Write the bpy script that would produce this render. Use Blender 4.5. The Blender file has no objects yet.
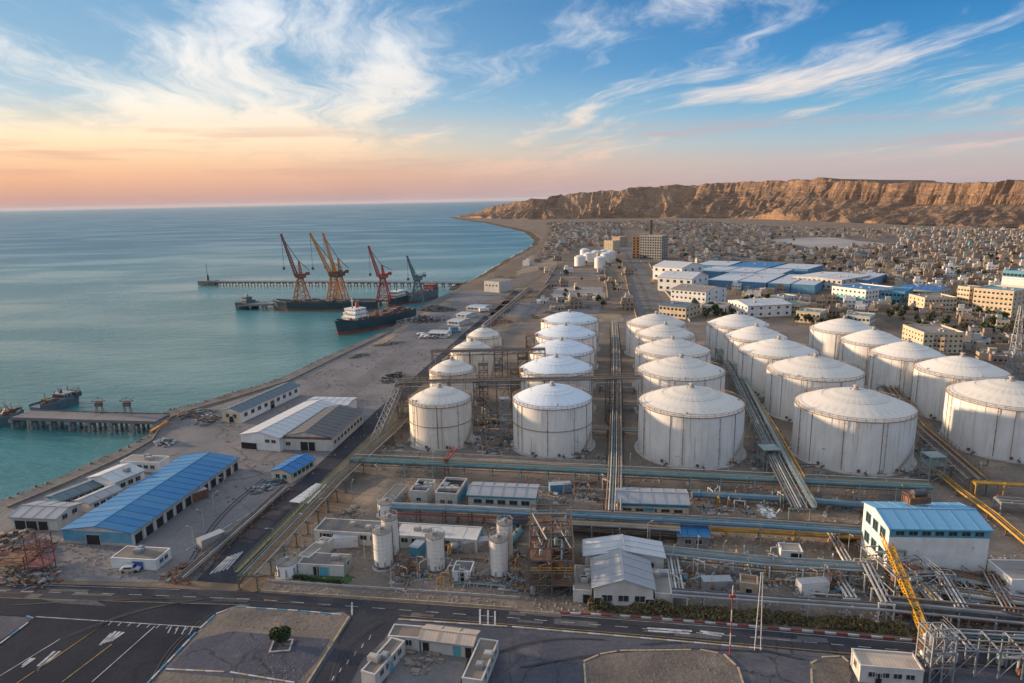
import bpy, math, random
import numpy as np
from mathutils import Vector, Matrix, noise as mnoise
random.seed(11)
SC = bpy.context.scene
COL = SC.collection
PI = math.pi
# ------------------------------------------------------------------ camera, world, sun, exposure
F_PX = 683.0; PITCH = math.radians(11.75); ROLL = math.radians(-1.15); CAM_H = 80.0
cam_data = bpy.data.cameras.new('camera'); cam = bpy.data.objects.new('camera', cam_data); COL.objects.link(cam)
cam_data.sensor_width = 36.0; cam_data.lens = 36.0 * F_PX / 1024.0
cam_data.clip_start = 0.5; cam_data.clip_end = 90000
ROT = Matrix.Rotation(PI/2 - PITCH, 3, 'X') @ Matrix.Rotation(ROLL, 3, 'Z')
cam.matrix_world = Matrix.Translation((0, 0, CAM_H)) @ ROT.to_4x4()
SC.camera = cam
SUN_AZ = math.radians(-72); SUN_EL = math.radians(8.5)     # azimuth clockwise from +Y
SUN_DIR = Vector((math.sin(SUN_AZ)*math.cos(SUN_EL), math.cos(SUN_AZ)*math.cos(SUN_EL), math.sin(SUN_EL)))
sun_d = bpy.data.lights.new('sun', 'SUN'); sun_d.energy = 5.0; sun_d.angle = math.radians(2.5); sun_d.color = (1.0, .71, .45)
sun_o = bpy.data.objects.new('sun', sun_d); COL.objects.link(sun_o)
sun_o.rotation_euler = SUN_DIR.to_track_quat('Z', 'Y').to_euler()
SC.view_settings.view_transform = 'Standard'; SC.view_settings.look = 'None'
SC.view_settings.exposure = 0.62; SC.view_settings.gamma = 1.0; SC.view_settings.use_curve_mapping = False
SC.cycles.max_bounces = 5; SC.cycles.diffuse_bounces = 2; SC.cycles.glossy_bounces = 2
SC.cycles.transmission_bounces = 2; SC.cycles.volume_bounces = 0; SC.cycles.use_denoising = True

def srgb(r, g, b):
    f = lambda c: (c/255/12.92) if c/255 <= .04045 else ((c/255+.055)/1.055)**2.4
    return (f(r), f(g), f(b), 1)

class NT:
    """small node-tree helper"""
    def __init__(s, tree): s.t = tree; s.n = tree.nodes; s.l = tree.links
    def new(s, typ, **kw):
        nd = s.n.new(typ)
        for k, v in kw.items(): setattr(nd, k, v)
        return nd
    def put(s, sock, v):
        if isinstance(v, bpy.types.NodeSocket): s.l.new(v, sock)
        else: sock.default_value = v
    def math(s, op, a, b=None, c=None, clamp=False):
        nd = s.new('ShaderNodeMath', operation=op, use_clamp=clamp)
        for i, v in enumerate((a, b, c)):
            if v is not None: s.put(nd.inputs[i], v)
        return nd.outputs[0]
    def mix(s, fac, a, b, mode='MIX'):
        nd = s.new('ShaderNodeMix', data_type='RGBA', blend_type=mode)
        s.put(nd.inputs[0], fac); s.put(nd.inputs[6], a); s.put(nd.inputs[7], b)
        return nd.outputs[2]
    def ramp(s, fac, stops, interp='LINEAR'):
        nd = s.new('ShaderNodeValToRGB'); cr = nd.color_ramp; cr.interpolation = interp
        while len(cr.elements) < len(stops): cr.elements.new(.5)
        for e, (p, c) in zip(cr.elements, stops):
            e.position = p; e.color = c if len(c) == 4 else (*c, 1)
        s.put(nd.inputs[0], fac); return nd.outputs[0]
    def noise(s, vec, scale, detail=4, rough=.55, dist=0.0):
        nd = s.new('ShaderNodeTexNoise'); s.put(nd.inputs['Vector'], vec)
        nd.inputs['Scale'].default_value = scale; nd.inputs['Detail'].default_value = detail
        nd.inputs['Roughness'].default_value = rough; nd.inputs['Distortion'].default_value = dist
        return nd.outputs[0]
    def mapping(s, vec, loc=(0,0,0), rot=(0,0,0), scale=(1,1,1)):
        nd = s.new('ShaderNodeMapping'); s.put(nd.inputs[0], vec)
        nd.inputs[1].default_value = loc; nd.inputs[2].default_value = rot; nd.inputs[3].default_value = scale
        return nd.outputs[0]
    def maprange(s, v, a, b, c=0., d=1., smooth=True):
        nd = s.new('ShaderNodeMapRange'); nd.interpolation_type = 'SMOOTHSTEP' if smooth else 'LINEAR'
        s.put(nd.inputs[0], v)
        for i, x in zip((1,2,3,4), (a,b,c,d)): s.put(nd.inputs[i], x)
        return nd.outputs[0]

def build_world():
    w = bpy.data.worlds.new('World'); SC.world = w; w.use_nodes = True
    T = NT(w.node_tree); T.n.clear()
    geo = T.new('ShaderNodeTexCoord').outputs['Generated']
    nrm = T.new('ShaderNodeVectorMath', operation='NORMALIZE'); T.put(nrm.inputs[0], geo); d = nrm.outputs[0]
    sep = T.new('ShaderNodeSeparateXYZ'); T.put(sep.inputs[0], d); x, y, z = sep.outputs
    zc = T.math('MAXIMUM', z, 0.0)
    # warm side: cosine between the view's heading and the sun's
    hx = T.math('MULTIPLY', x, math.sin(SUN_AZ)); hy = T.math('MULTIPLY', y, math.cos(SUN_AZ))
    hl = T.math('SQRT', T.math('MAXIMUM', T.math('SUBTRACT', 1.0, T.math('MULTIPLY', z, z)), 1e-4))
    ca = T.math('DIVIDE', T.math('ADD', hx, hy), hl)
    warm = T.maprange(ca, -.22, .92)
    west = T.ramp(zc, [(0, srgb(172,148,152)), (.012, srgb(198,152,142)), (.036, srgb(230,172,136)), (.066, srgb(242,206,164)), (.098, srgb(220,212,196)), (.132, srgb(172,196,210)),
                       (.18, srgb(140,178,206)), (.26, srgb(116,164,202)), (.5, srgb(196,208,226)), (1, srgb(222,226,234))])
    east = T.ramp(zc, [(0, srgb(170,162,174)), (.018, srgb(184,168,170)), (.044, srgb(186,180,180)), (.072, srgb(160,184,198)), (.112, srgb(114,170,204)),
                       (.17, srgb(62,138,194)), (.25, srgb(34,112,174)), (.5, srgb(140,174,214)), (1, srgb(222,226,234))])
    grad = T.mix(warm, east, west)
    sky = T.new('ShaderNodeTexSky', sky_type='NISHITA'); sky.sun_disc = False
    sky.sun_elevation = SUN_EL; sky.sun_rotation = SUN_AZ % (2*PI); sky.altitude = 80; sky.dust_density = 2.0
    skyc = T.mix(1.0, sky.outputs[0], (.10,.10,.10,1), 'MULTIPLY')
    base = T.mix(.08, grad, skyc)
    # cirrus on a flat layer overhead, combed along one wind direction
    den = T.math('ADD', zc, .07)
    comb = T.new('ShaderNodeCombineXYZ'); T.put(comb.inputs[0], T.math('DIVIDE', x, den)); T.put(comb.inputs[1], T.math('DIVIDE', y, den))
    uv = T.mapping(comb.outputs[0], rot=(0,0,math.radians(-14)))
    wn = T.new('ShaderNodeTexNoise'); T.put(wn.inputs['Vector'], uv); wn.inputs['Scale'].default_value = .45; wn.inputs['Detail'].default_value = 4
    wv = T.new('ShaderNodeVectorMath', operation='MULTIPLY_ADD'); T.put(wv.inputs[0], wn.outputs['Color']); wv.inputs[1].default_value = (1.7,1.7,0); T.put(wv.inputs[2], uv)
    uvw = wv.outputs[0]
    c1 = T.noise(T.mapping(uvw, loc=(1.3,.4,0), scale=(.85,.30,1)), 1.0, 10, .62)
    c2 = T.noise(T.mapping(uvw, loc=(3.1,1.7,0), scale=(2.2,.55,1)), 1.3, 9, .66)
    c3 = T.noise(T.mapping(uv, loc=(CLOUD_SEED,2.1,0), scale=(.42,.20,1)), 1.0, 3, .5)
    cover = T.math('ADD', T.math('MULTIPLY', c3, .85), T.math('MULTIPLY', warm, .17))
    cl = T.math('ADD', T.math('MULTIPLY', c1, .54), T.math('MULTIPLY', c2, .46))
    cl = T.math('ADD', cl, T.math('SUBTRACT', cover, .47))
    dens = T.maprange(cl, .47, .68)
    dens = T.math('MULTIPLY', dens, T.maprange(zc, .012, .07, .18, .84))
    ccol_w = T.ramp(zc, [(0, srgb(205,160,150)), (.05, srgb(244,192,150)), (.085, srgb(255,228,188)), (.13, srgb(250,240,224)), (.25, srgb(232,234,238)), (1, srgb(226,230,236))])
    ccol_e = T.ramp(zc, [(0, srgb(196,170,170)), (.06, srgb(216,190,182)), (.12, srgb(236,216,202)), (.2, srgb(246,240,236)), (1, srgb(226,230,236))])
    col = T.mix(dens, base, T.mix(warm, ccol_e, ccol_w))
    # darker bars of low cloud near the warm horizon
    lowb = T.noise(T.mapping(d, scale=(2.2,2.2,34)), 1.6, 5, .55)
    lb = T.math('MULTIPLY', T.maprange(lowb, .50, .66), T.maprange(zc, .028, .05))
    lb = T.math('MULTIPLY', lb, T.maprange(zc, .115, .08))
    col = T.mix(T.math('MULTIPLY', lb, .5), col, T.mix(warm, srgb(186,164,172), srgb(208,160,140)))
    bg = T.new('ShaderNodeBackground'); T.put(bg.inputs[0], col); bg.inputs[1].default_value = SKY_GAIN
    out = T.new('ShaderNodeOutputWorld'); T.l.new(bg.outputs[0], out.inputs[0])
CLOUD_SEED = 12.2; SKY_GAIN = .76
build_world()

# ------------------------------------------------------------------ helpers
def at(px, py, z=0.0):
    """the point at height z that stands where the photograph's pixel looks"""
    d = ROT @ Vector(((px-512)/F_PX, -(py-341.5)/F_PX, -1.0))
    t = (z - CAM_H)/d.z
    return Vector((d.x*t, d.y*t, z))

def project(p):
    q = ROT.transposed() @ (Vector(p) - Vector((0,0,CAM_H)))
    return 512 + F_PX*q.x/-q.z, 341.5 - F_PX*q.y/-q.z

class MB:
    def __init__(s): s.v = []; s.f = []; s.m = []; s.mi = 0
    def add(s, vs, fs):
        o = len(s.v); s.v.extend([tuple(p) for p in vs])
        for f in fs: s.f.append(tuple(i+o for i in f)); s.m.append(s.mi)
        return s
    def box(s, x0, x1, y0, y1, z0, z1):
        return s.add([(x0,y0,z0),(x1,y0,z0),(x1,y1,z0),(x0,y1,z0),(x0,y0,z1),(x1,y0,z1),(x1,y1,z1),(x0,y1,z1)],
                     [(3,2,1,0),(4,5,6,7),(0,1,5,4),(1,2,6,5),(2,3,7,6),(3,0,4,7)])
    def bar(s, a, b, w, h=None):
        h = h or w; a = Vector(a); b = Vector(b); d = b-a
        if d.length < 1e-6: return s
        d.normalize(); up = Vector((0,0,1)) if abs(d.z) < .95 else Vector((0,1,0))
        r = d.cross(up).normalized(); u = r.cross(d).normalized()
        r *= w/2; u *= h/2
        vs = [a-r-u, a+r-u, a+r+u, a-r+u, b-r-u, b+r-u, b+r+u, b-r+u]
        return s.add(vs, [(0,1,2,3),(7,6,5,4),(4,5,1,0),(5,6,2,1),(6,7,3,2),(7,4,0,3)])
    def tube(s, a, b, r, n=6, r2=None, cap=True):
        r2 = r if r2 is None else r2; a = Vector(a); b = Vector(b); d = b-a
        if d.length < 1e-6: return s
        d.normalize(); up = Vector((0,0,1)) if abs(d.z) < .95 else Vector((1,0,0))
        p = d.cross(up).normalized(); q = d.cross(p).normalized()
        vs = []
        for c, rr in ((a,r),(b,r2)):
            for k in range(n):
                t = 2*PI*k/n; vs.append(c + p*(rr*math.cos(t)) + q*(rr*math.sin(t)))
        fs = [(k, (k+1)%n, n+(k+1)%n, n+k) for k in range(n)]
        if cap: fs += [tuple(range(n-1,-1,-1)), tuple(range(n,2*n))]
        return s.add(vs, fs)
    def path(s, pts, r, n=6):
        for a, b in zip(pts[:-1], pts[1:]): s.tube(a, b, r, n)
        return s
    def ring(s, c, R, r, n=40, k=4):
        vs = []; fs = []
        for i in range(n):
            t = 2*PI*i/n
            for j in range(k):
                q = 2*PI*j/k + PI/4; rr = R + r*math.cos(q)
                vs.append((c[0]+rr*math.cos(t), c[1]+rr*math.sin(t), c[2]+r*math.sin(q)))
        for i in range(n):
            for j in range(k):
                fs.append((i*k+j, ((i+1)%n)*k+j, ((i+1)%n)*k+(j+1)%k, i*k+(j+1)%k))
        return s.add(vs, fs)
    def lathe(s, prof, n=32, c=(0,0,0), cap=True):
        vs = []; fs = []
        for r, z in prof:
            for k in range(n):
                t = 2*PI*k/n; vs.append((c[0]+r*math.cos(t), c[1]+r*math.sin(t), c[2]+z))
        for i in range(len(prof)-1):
            for k in range(n): fs.append((i*n+k, i*n+(k+1)%n, (i+1)*n+(k+1)%n, (i+1)*n+k))
        if cap:
            fs.append(tuple(range(n-1,-1,-1))); L = (len(prof)-1)*n; fs.append(tuple(range(L, L+n)))
        return s.add(vs, fs)
    def prism(s, poly, z0, z1):
        n = len(poly)
        vs = [(p[0],p[1],z0) for p in poly] + [(p[0],p[1],z1) for p in poly]
        fs = [tuple(range(n-1,-1,-1)), tuple(range(n,2*n))] + [(k,(k+1)%n,n+(k+1)%n,n+k) for k in range(n)]
        return s.add(vs, fs)
    def lattice(s, a, b, w0, w1, n=8, r=.12, side=None):
        """square lattice girder from a to b"""
        a = Vector(a); b = Vector(b); d = (b-a).normalized()
        up = Vector((0,0,1)) if abs(d.z) < .9 else Vector((1,0,0))
        p = d.cross(up).normalized(); q = d.cross(p).normalized()
        def corner(t, k):
            w = (w0 + (w1-w0)*t)/2; sx, sy = ((1,1),(1,-1),(-1,-1),(-1,1))[k]
            return a.lerp(b, t) + p*(w*sx) + q*(w*sy)
        for k in range(4): s.bar(corner(0,k), corner(1,k), r*2)
        for i in range(n):
            t0, t1 = i/n, (i+1)/n
            for k in range(4):
                j = (k+1)%4
                s.bar(corner(t0,k), corner(t1,j) if i%2 else corner(t1,j), r*1.3)
                s.bar(corner(t1,k), corner(t1,j), r*1.3)
        return s
    def mesh(s, name, mats, smooth=False):
        me = bpy.data.meshes.new(name); me.from_pydata(s.v, [], s.f)
        for m in (mats if isinstance(mats, (list,tuple)) else [mats]): me.materials.append(m)
        if any(s.m): me.polygons.foreach_set('material_index', s.m)
        if smooth:
            me.polygons.foreach_set('use_smooth', [True]*len(s.f))
            try: me.set_sharp_from_angle(angle=math.radians(35))
            except Exception: pass
        me.update(); return me
    def build(s, name, mats, parent=None, loc=(0,0,0), smooth=False, kind=None, rotz=0):
        return link(name, s.mesh(name, mats, smooth), parent, loc, rotz, kind)

def link(name, me, parent=None, loc=(0,0,0), rotz=0, kind=None, rot=None):
    o = bpy.data.objects.new(name, me); COL.objects.link(o)
    o.location = loc
    o.rotation_euler = rot if rot else (0,0,rotz)
    if parent: o.parent = parent
    if kind: o['kind'] = kind
    return o

def tag(o, label, cat, group=None, kind=None):
    o['label'] = label; o['category'] = cat
    if group: o['group'] = group
    if kind: o['kind'] = kind
    return o

def thing(name, label, cat, loc=(0,0,0), rotz=0, group=None):
    o = bpy.data.objects.new(name, None); COL.objects.link(o)
    o.location = loc; o.rotation_euler = (0,0,rotz); o.empty_display_size = .5
    return tag(o, label, cat, group)

def copy_tree(o, loc=None, rotz=None, label=None, group=None, parent=None, scale=None):
    c = o.copy(); COL.objects.link(c)
    if parent: c.parent = parent
    if loc is not None: c.location = loc
    if rotz is not None: c.rotation_euler = (0,0,rotz)
    if scale is not None: c.scale = (scale,)*3 if not isinstance(scale, tuple) else scale
    if label: c['label'] = label
    if group: c['group'] = group
    for ch in list(KIDS.get(o.name, [])) : 
        copy_tree(ch, parent=c)
    return c
KIDS = {}
def register(root):
    """remember a prototype's children for copy_tree"""
    allk = [o for o in COL.objects if o.parent is not None]
    for o in allk: 
        L = KIDS.setdefault(o.parent.name, [])
        if o not in L: L.append(o)
def register_tree(root, kids):
    KIDS[root.name] = kids

# ------------------------------------------------------------------ materials
MATS = {}
def mat(name, c1, c2=None, rough=.8, scale=.6, bump=0., bscale=None, metal=0., dirt=None, dscale=.15, dlo=.52, dhi=.72, stretch=(1,1,1), coord='Object', wave=None, spec=.3, fine=None, crack=None):
    """procedural surface: two tones by noise, optional dirt patches, optional ribbing along local x"""
    if name in MATS: return MATS[name]
    m = bpy.data.materials.new(name); m.use_nodes = True; T = NT(m.node_tree); T.n.clear()
    tc = T.new('ShaderNodeTexCoord').outputs[coord]
    if coord == 'Position': pass
    v = T.mapping(tc, scale=stretch)
    c1 = (*c1, 1) if len(c1) == 3 else c1
    c2 = c2 or tuple(x*.72 for x in c1[:3]); c2 = (*c2, 1) if len(c2) == 3 else c2
    n1 = T.noise(v, scale, 6, .62)
    col = T.mix(T.maprange(n1, .36, .66), c1, c2)
    if fine:
        n3 = T.noise(v, fine, 4, .7); col = T.mix(.55, col, T.mix(1., col, T.ramp(n3, [(.3,(.6,.6,.6)),(.7,(1.25,1.25,1.25))]), 'MULTIPLY'))
    if dirt:
        n2 = T.noise(T.mapping(tc, loc=(5,3,1), scale=stretch), dscale, 7, .68)
        col = T.mix(T.maprange(n2, dlo, dhi, 0, .85), col, (*dirt, 1))
    if crack:
        wn = T.new('ShaderNodeTexNoise'); T.put(wn.inputs['Vector'], tc); wn.inputs['Scale'].default_value = .25; wn.inputs['Detail'].default_value = 4
        wv = T.new('ShaderNodeVectorMath', operation='MULTIPLY_ADD'); T.put(wv.inputs[0], wn.outputs['Color']); wv.inputs[1].default_value = (5,5,0); T.put(wv.inputs[2], tc)
        vo = T.new('ShaderNodeTexVoronoi', feature='DISTANCE_TO_EDGE'); T.put(vo.inputs['Vector'], wv.outputs[0]); vo.inputs['Scale'].default_value = crack
        line = T.maprange(vo.outputs['Distance'], .004, .020, 1, 0)
        keep = T.maprange(T.noise(tc, .03, 3), .42, .60)
        col = T.mix(T.math('MULTIPLY', T.math('MULTIPLY', line, keep), .6), col, (.016,.016,.018,1))
        blot = T.noise(T.mapping(tc, loc=(31,7,0)), .11, 5, .6); col = T.mix(T.maprange(blot, .60, .74, 0, .4), col, (.02,.02,.023,1))
    p = T.new('ShaderNodeBsdfPrincipled'); T.put(p.inputs['Base Color'], col)
    p.inputs['Roughness'].default_value = rough; p.inputs['Metallic'].default_value = metal
    p.inputs['Specular IOR Level'].default_value = spec
    hgt = None
    if bump: hgt = T.math('MULTIPLY', T.noise(v, bscale or scale*6, 5, .6), bump)
    if wave:
        sx = T.new('ShaderNodeSeparateXYZ'); T.put(sx.inputs[0], tc)
        sw = T.math('MULTIPLY', T.math('SINE', T.math('MULTIPLY', sx.outputs[0], 2*PI/(wave*.55))), .006)
        hgt = T.math('ADD', hgt, sw) if hgt is not None else sw
    if hgt is not None:
        b = T.new('ShaderNodeBump'); b.inputs['Strength'].default_value = .8; b.inputs['Distance'].default_value = 1.0
        T.put(b.inputs['Height'], hgt); T.l.new(b.outputs[0], p.inputs['Normal'])
    o = T.new('ShaderNodeOutputMaterial'); T.l.new(p.outputs[0], o.inputs[0])
    MATS[name] = m; return m

M_land = mat('bare_land', (0.172,0.122,0.082), (0.118,0.088,0.067), .95, .012, .25, .5, dirt=(.33,.25,.18), dscale=.035, fine=.25)
M_surf = mat('surf_foam', (.55,.58,.58), (.30,.38,.40), .6, .05)
M_beach = mat('beach_sand', (0.138,0.101,0.068), (0.101,0.076,0.053), .95, .02, .1, .4, dirt=(.16,.12,.1), dscale=.02)
M_yard = mat('yard_ground', (0.180,0.145,0.118), (0.122,0.101,0.086), .9, .06, .15, 1.2, dirt=(.27,.21,.16), dscale=.05, fine=1.2)
M_dirt = mat('dirt', (0.287,0.212,0.146), (0.201,0.154,0.111), .95, .09, .25, 1.0, dirt=(.13,.10,.085), dscale=.12, fine=1.4)
M_conc = mat('concrete_paving', (0.175,0.162,0.163), (0.126,0.122,0.125), .85, .05, .1, 1.5, dirt=(.105,.10,.105), dscale=.045, fine=.8, crack=.06)
M_asph = mat('asphalt', (0.033,0.035,0.046), (0.046,0.047,0.057), .85, .08, .08, 3, dirt=(.11,.10,.098), dscale=.09, dlo=.56, dhi=.75, fine=1.5, crack=0.11, spec=.1)
M_asph2 = mat('worn_asphalt', (0.069,0.071,0.090), (0.088,0.089,0.106), .85, .05, .08, 3, dirt=(.16,.14,.13), dscale=.07, fine=1.2, crack=0.11, spec=.1)
M_lot = mat('dark_asphalt', (.019,.023,.033), (.028,.032,.042), .9, .09, .06, 3, dirt=(.045,.048,.056), dscale=.1, dlo=.60, dhi=.82, fine=1.5, crack=.11, spec=.08)
M_salt = mat('pale_flat', (0.315,0.285,0.270), (0.240,0.210,0.195), .9, .01)
M_white_line = mat('line_paint', (0.422,0.422,0.422), (0.204,0.204,0.211), .7, .5)
M_yellow_line = mat('yellow_line_paint', (0.350,0.231,0.056), (0.175,0.126,0.056), .7, .5)
M_plaster = mat('white_plaster', (0.521,0.496,0.454), (0.420,0.395,0.361), .85, .35, dirt=(.34,.29,.24), dscale=.3, dlo=.56, dhi=.8, stretch=(1,1,.35))
M_cream = mat('cream_plaster', (.58,.48,.34), (.47,.38,.27), .85, .35, dirt=(.3,.24,.18), dscale=.3, dlo=.56, dhi=.8)
M_tan = mat('tan_plaster', (.42,.32,.23), (.33,.25,.19), .88, .35, dirt=(.22,.17,.14), dscale=.3)
M_pink = mat('pink_plaster', (.50,.36,.30), (.40,.29,.25), .88, .35, dirt=(.26,.2,.17), dscale=.3)
M_grey = mat('grey_render', (.30,.29,.28), (.22,.215,.21), .88, .35, dirt=(.15,.14,.14), dscale=.3)
M_orange_lit_wall = mat('orange_facade', (.55,.29,.13), (.42,.22,.11), .85, .4)  # low sun's orange put into the wall colour; also on some far houses
M_teal_wall = mat('teal_painted_wall', (0.098,0.285,0.396), (0.075,0.228,0.330), .7, .4, dirt=(.3,.3,.28), dscale=.35)
M_bluewall = mat('blue_painted_wall', (.085,.235,.38), (.07,.19,.31), .7, .4, dirt=(.25,.28,.3), dscale=.3)
M_blue_roof = mat('blue_sheet_roof', (.022,.135,.31), (.03,.16,.335), .6, .12, wave=.9, dirt=(.06,.17,.29), dscale=.09, dlo=.55, dhi=.8)
M_blue_roof2 = mat('faded_blue_sheet_roof', (.032,.155,.32), (.05,.18,.33), .62, .12, wave=.9, dirt=(.09,.19,.28), dscale=.1)
M_plant_roof = mat('pale_blue_roof', (.13,.31,.48), (.17,.35,.50), .6, .12, wave=.9, dirt=(.25,.33,.38), dscale=.12)
M_deepblue = mat('deep_blue_roof', (0.022,0.120,0.315), (0.030,0.143,0.345), .6, .2, wave=.9, dirt=(.12,.22,.36), dscale=.12)
M_steelblue_roof = mat('slate_blue_roof', (0.111,0.153,0.178), (0.085,0.119,0.145), .65, .15, wave=.9, dirt=(.2,.2,.19), dscale=.1)
M_teal_roof = mat('teal_roof', (.11,.26,.30), (.16,.30,.33), .7, .2, dirt=(.3,.3,.28), dscale=.2)
M_dark_roof = mat('dark_sheet_roof', (.085,.09,.095), (.12,.12,.12), .75, .12, wave=.9, dirt=(.2,.17,.145), dscale=.1)
M_light_roof = mat('light_sheet_roof', (0.484,0.493,0.502), (0.400,0.409,0.419), .6, .15, wave=.9, dirt=(.33,.29,.26), dscale=.12, dlo=.55)
M_grey_roof = mat('grey_sheet_roof', (.30,.31,.33), (.24,.25,.265), .65, .15, wave=.9, dirt=(.2,.17,.15), dscale=.12, dlo=.55)
M_pink_roof = mat('dusty_tan_roof', (.46,.37,.29), (.36,.29,.235), .85, .2, wave=1.1, dirt=(.25,.2,.17), dscale=.2)
M_flat_dark = mat('tar_roof', (.10,.095,.092), (.14,.13,.125), .9, .2, .05, 2, dirt=(.24,.21,.19), dscale=.25, dlo=.5)
M_flat_light = mat('concrete_roof', (0.255,0.232,0.210), (0.195,0.176,0.161), .9, .2, .05, 2, dirt=(.17,.15,.14), dscale=.25, dlo=.5)
M_glass = mat('window_glass', (.02,.028,.035), (.035,.04,.045), .15, .5, spec=.5)
M_frame = mat('window_frame', (.45,.44,.42), (.35,.34,.33), .6, 1.)
M_teal_frame = mat('teal_trim', (.09,.32,.40), (.07,.26,.33), .6, 1.)
M_bluedoor = mat('blue_door', (.03,.10,.36), (.03,.08,.28), .5, 1.)
M_dark_door = mat('dark_opening', (.018,.018,.02), (.03,.03,.03), .9, 1.)
M_steel = mat('galvanised_steel', (.32,.33,.34), (.23,.235,.24), .55, .8, metal=.3, dirt=(.22,.14,.09), dscale=.5, dlo=.58)
M_darksteel = mat('dark_steel', (.075,.078,.082), (.11,.105,.10), .6, .8, metal=.2, dirt=(.15,.09,.06), dscale=.5)
M_rust = mat('rusty_steel', (.21,.105,.06), (.13,.075,.05), .85, .9, .05, 4, dirt=(.09,.07,.06), dscale=.5)
M_brown = mat('brown_steel', (.15,.115,.09), (.10,.08,.068), .8, .8)
M_olive = mat('olive_steel', (.14,.15,.09), (.11,.115,.075), .7, .8, dirt=(.2,.17,.1), dscale=.4)
M_palegreen = mat('pale_green_steel', (.26,.32,.30), (.20,.25,.24), .6, .8, dirt=(.2,.15,.11), dscale=.4)
M_tealpipe = mat('teal_pipe', (.07,.15,.165), (.11,.19,.20), .6, .3, dirt=(.17,.15,.12), dscale=.2, dlo=.55)
M_bluepipe = mat('blue_pipe', (0.083,0.158,0.217), (0.112,0.188,0.240), .55, .3, dirt=(.25,.24,.22), dscale=.2)
M_greypipe = mat('grey_pipe', (.27,.275,.285), (.20,.205,.21), .55, .3, dirt=(.2,.15,.11), dscale=.25)
M_yellowpipe = mat('yellow_pipe', (.50,.28,.04), (.38,.21,.04), .6, .4, dirt=(.18,.12,.06), dscale=.25, dlo=.56)
M_redpipe = mat('red_pipe', (.35,.05,.035), (.24,.045,.035), .6, .4)
M_whitepipe = mat('white_pipe', (.56,.55,.52), (.42,.40,.37), .6, .3, dirt=(.3,.22,.16), dscale=.3)
M_brownpipe = mat('brown_pipe', (.27,.175,.10), (.20,.13,.08), .7, .4)
M_yellow = mat('yellow_paint', (0.682,0.363,0.022), (0.572,0.297,0.028), .5, .6, dirt=(.25,.14,.04), dscale=.5)
M_orange = mat('orange_paint', (0.625,0.250,0.056), (0.500,0.200,0.062), .6, .4)
M_red = mat('red_paint', (.42,.055,.04), (.33,.05,.04), .6, .4)
M_maroon = mat('maroon_paint', (.24,.085,.075), (.19,.075,.07), .6, .4)
M_bluegrey = mat('blue_grey_paint', (.11,.16,.19), (.09,.13,.155), .6, .4)
M_hull = mat('dark_hull_paint', (.025,.06,.075), (.035,.07,.08), .5, .15, dirt=(.1,.07,.05), dscale=.2, dlo=.6)
M_antifoul = mat('red_hull_paint', (.34,.075,.045), (.25,.06,.04), .6, .2)
M_deckred = mat('ship_deck_paint', (.20,.09,.065), (.14,.075,.06), .8, .3)
M_white = mat('white_paint', (0.670,0.660,0.642), (0.558,0.549,0.530), .5, .3, dirt=(.4,.3,.22), dscale=.3, dlo=.6)
M_kerb_w = mat('kerb_white', (0.468,0.459,0.442), (0.323,0.306,0.289), .8, .5)
M_kerb_b = mat('kerb_blue', (.05,.20,.32), (.10,.22,.30), .8, .5)
M_kerb_r = mat('kerb_red', (0.256,0.040,0.032), (0.160,0.048,0.040), .8, .5)
M_kerb_t = mat('kerb_tan', (.40,.31,.19), (.27,.21,.15), .85, .5)
M_cwall = mat('concrete_wall', (.40,.37,.34), (.30,.275,.25), .85, .3, dirt=(.2,.165,.14), dscale=.3)
M_leaf = mat('foliage', (.055,.075,.028), (.035,.052,.02), .8, .9)
M_leaf2 = mat('dusty_foliage', (.165,.125,.058), (.085,.078,.038), .85, .5, dirt=(.11,.075,.035), dscale=.4)
M_trunk = mat('bark', (.10,.075,.055), (.07,.05,.04), .9, 2.)
M_pile = mat('pile_concrete', (.26,.25,.24), (.17,.165,.16), .9, .5)
M_stone = mat('rubble_stone', (.24,.20,.17), (.15,.13,.115), .95, .7)
M_rubber = mat('tyre_rubber', (.02,.02,.02), (.03,.03,.03), .9, 2.)
def carpaint(name, c): return mat(name, c, tuple(x*.9 for x in c), .3, .5, spec=.5)
M_carw = carpaint('car_white', (.68,.68,.67)); M_card = carpaint('car_dark', (.05,.055,.06)); M_carr = carpaint('car_red', (.35,.04,.03)); M_cars = carpaint('car_silver', (.38,.39,.40)); M_cary = carpaint('car_yellow', (.6,.36,.03))

def tank_mat(name, c1, c2, streak):
    m = bpy.data.materials.new(name); m.use_nodes = True; T = NT(m.node_tree); T.n.clear()
    tc = T.new('ShaderNodeTexCoord').outputs['Object']
    n1 = T.noise(T.mapping(tc, scale=(.5,.5,.03)), 1.0, 6, .65)
    n2 = T.noise(T.mapping(tc, scale=(.22,.22,.12)), 1.0, 6, .6)
    n4 = T.noise(T.mapping(tc, loc=(9,2,4), scale=(1.6,1.6,.05)), 1.0, 4, .6)
    col = T.mix(T.maprange(n2, .35, .7), (*c1,1), (*c2,1))
    col = T.mix(T.maprange(n1, .48, .74, 0, .6), col, (*streak,1))
    col = T.mix(T.maprange(n4, .56, .72, 0, .55), col, (.28,.17,.10,1))
    p = T.new('ShaderNodeBsdfPrincipled'); T.put(p.inputs['Base Color'], col); p.inputs['Roughness'].default_value = .55
    p.inputs['Specular IOR Level'].default_value = .3
    b = T.new('ShaderNodeBump'); b.inputs['Strength'].default_value = .35; b.inputs['Distance'].default_value = .25
    T.put(b.inputs['Height'], T.noise(T.mapping(tc, scale=(.35,.35,.35)), 1.0, 3)); T.l.new(b.outputs[0], p.inputs['Normal'])
    o = T.new('ShaderNodeOutputMaterial'); T.l.new(p.outputs[0], o.inputs[0]); return m
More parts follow.
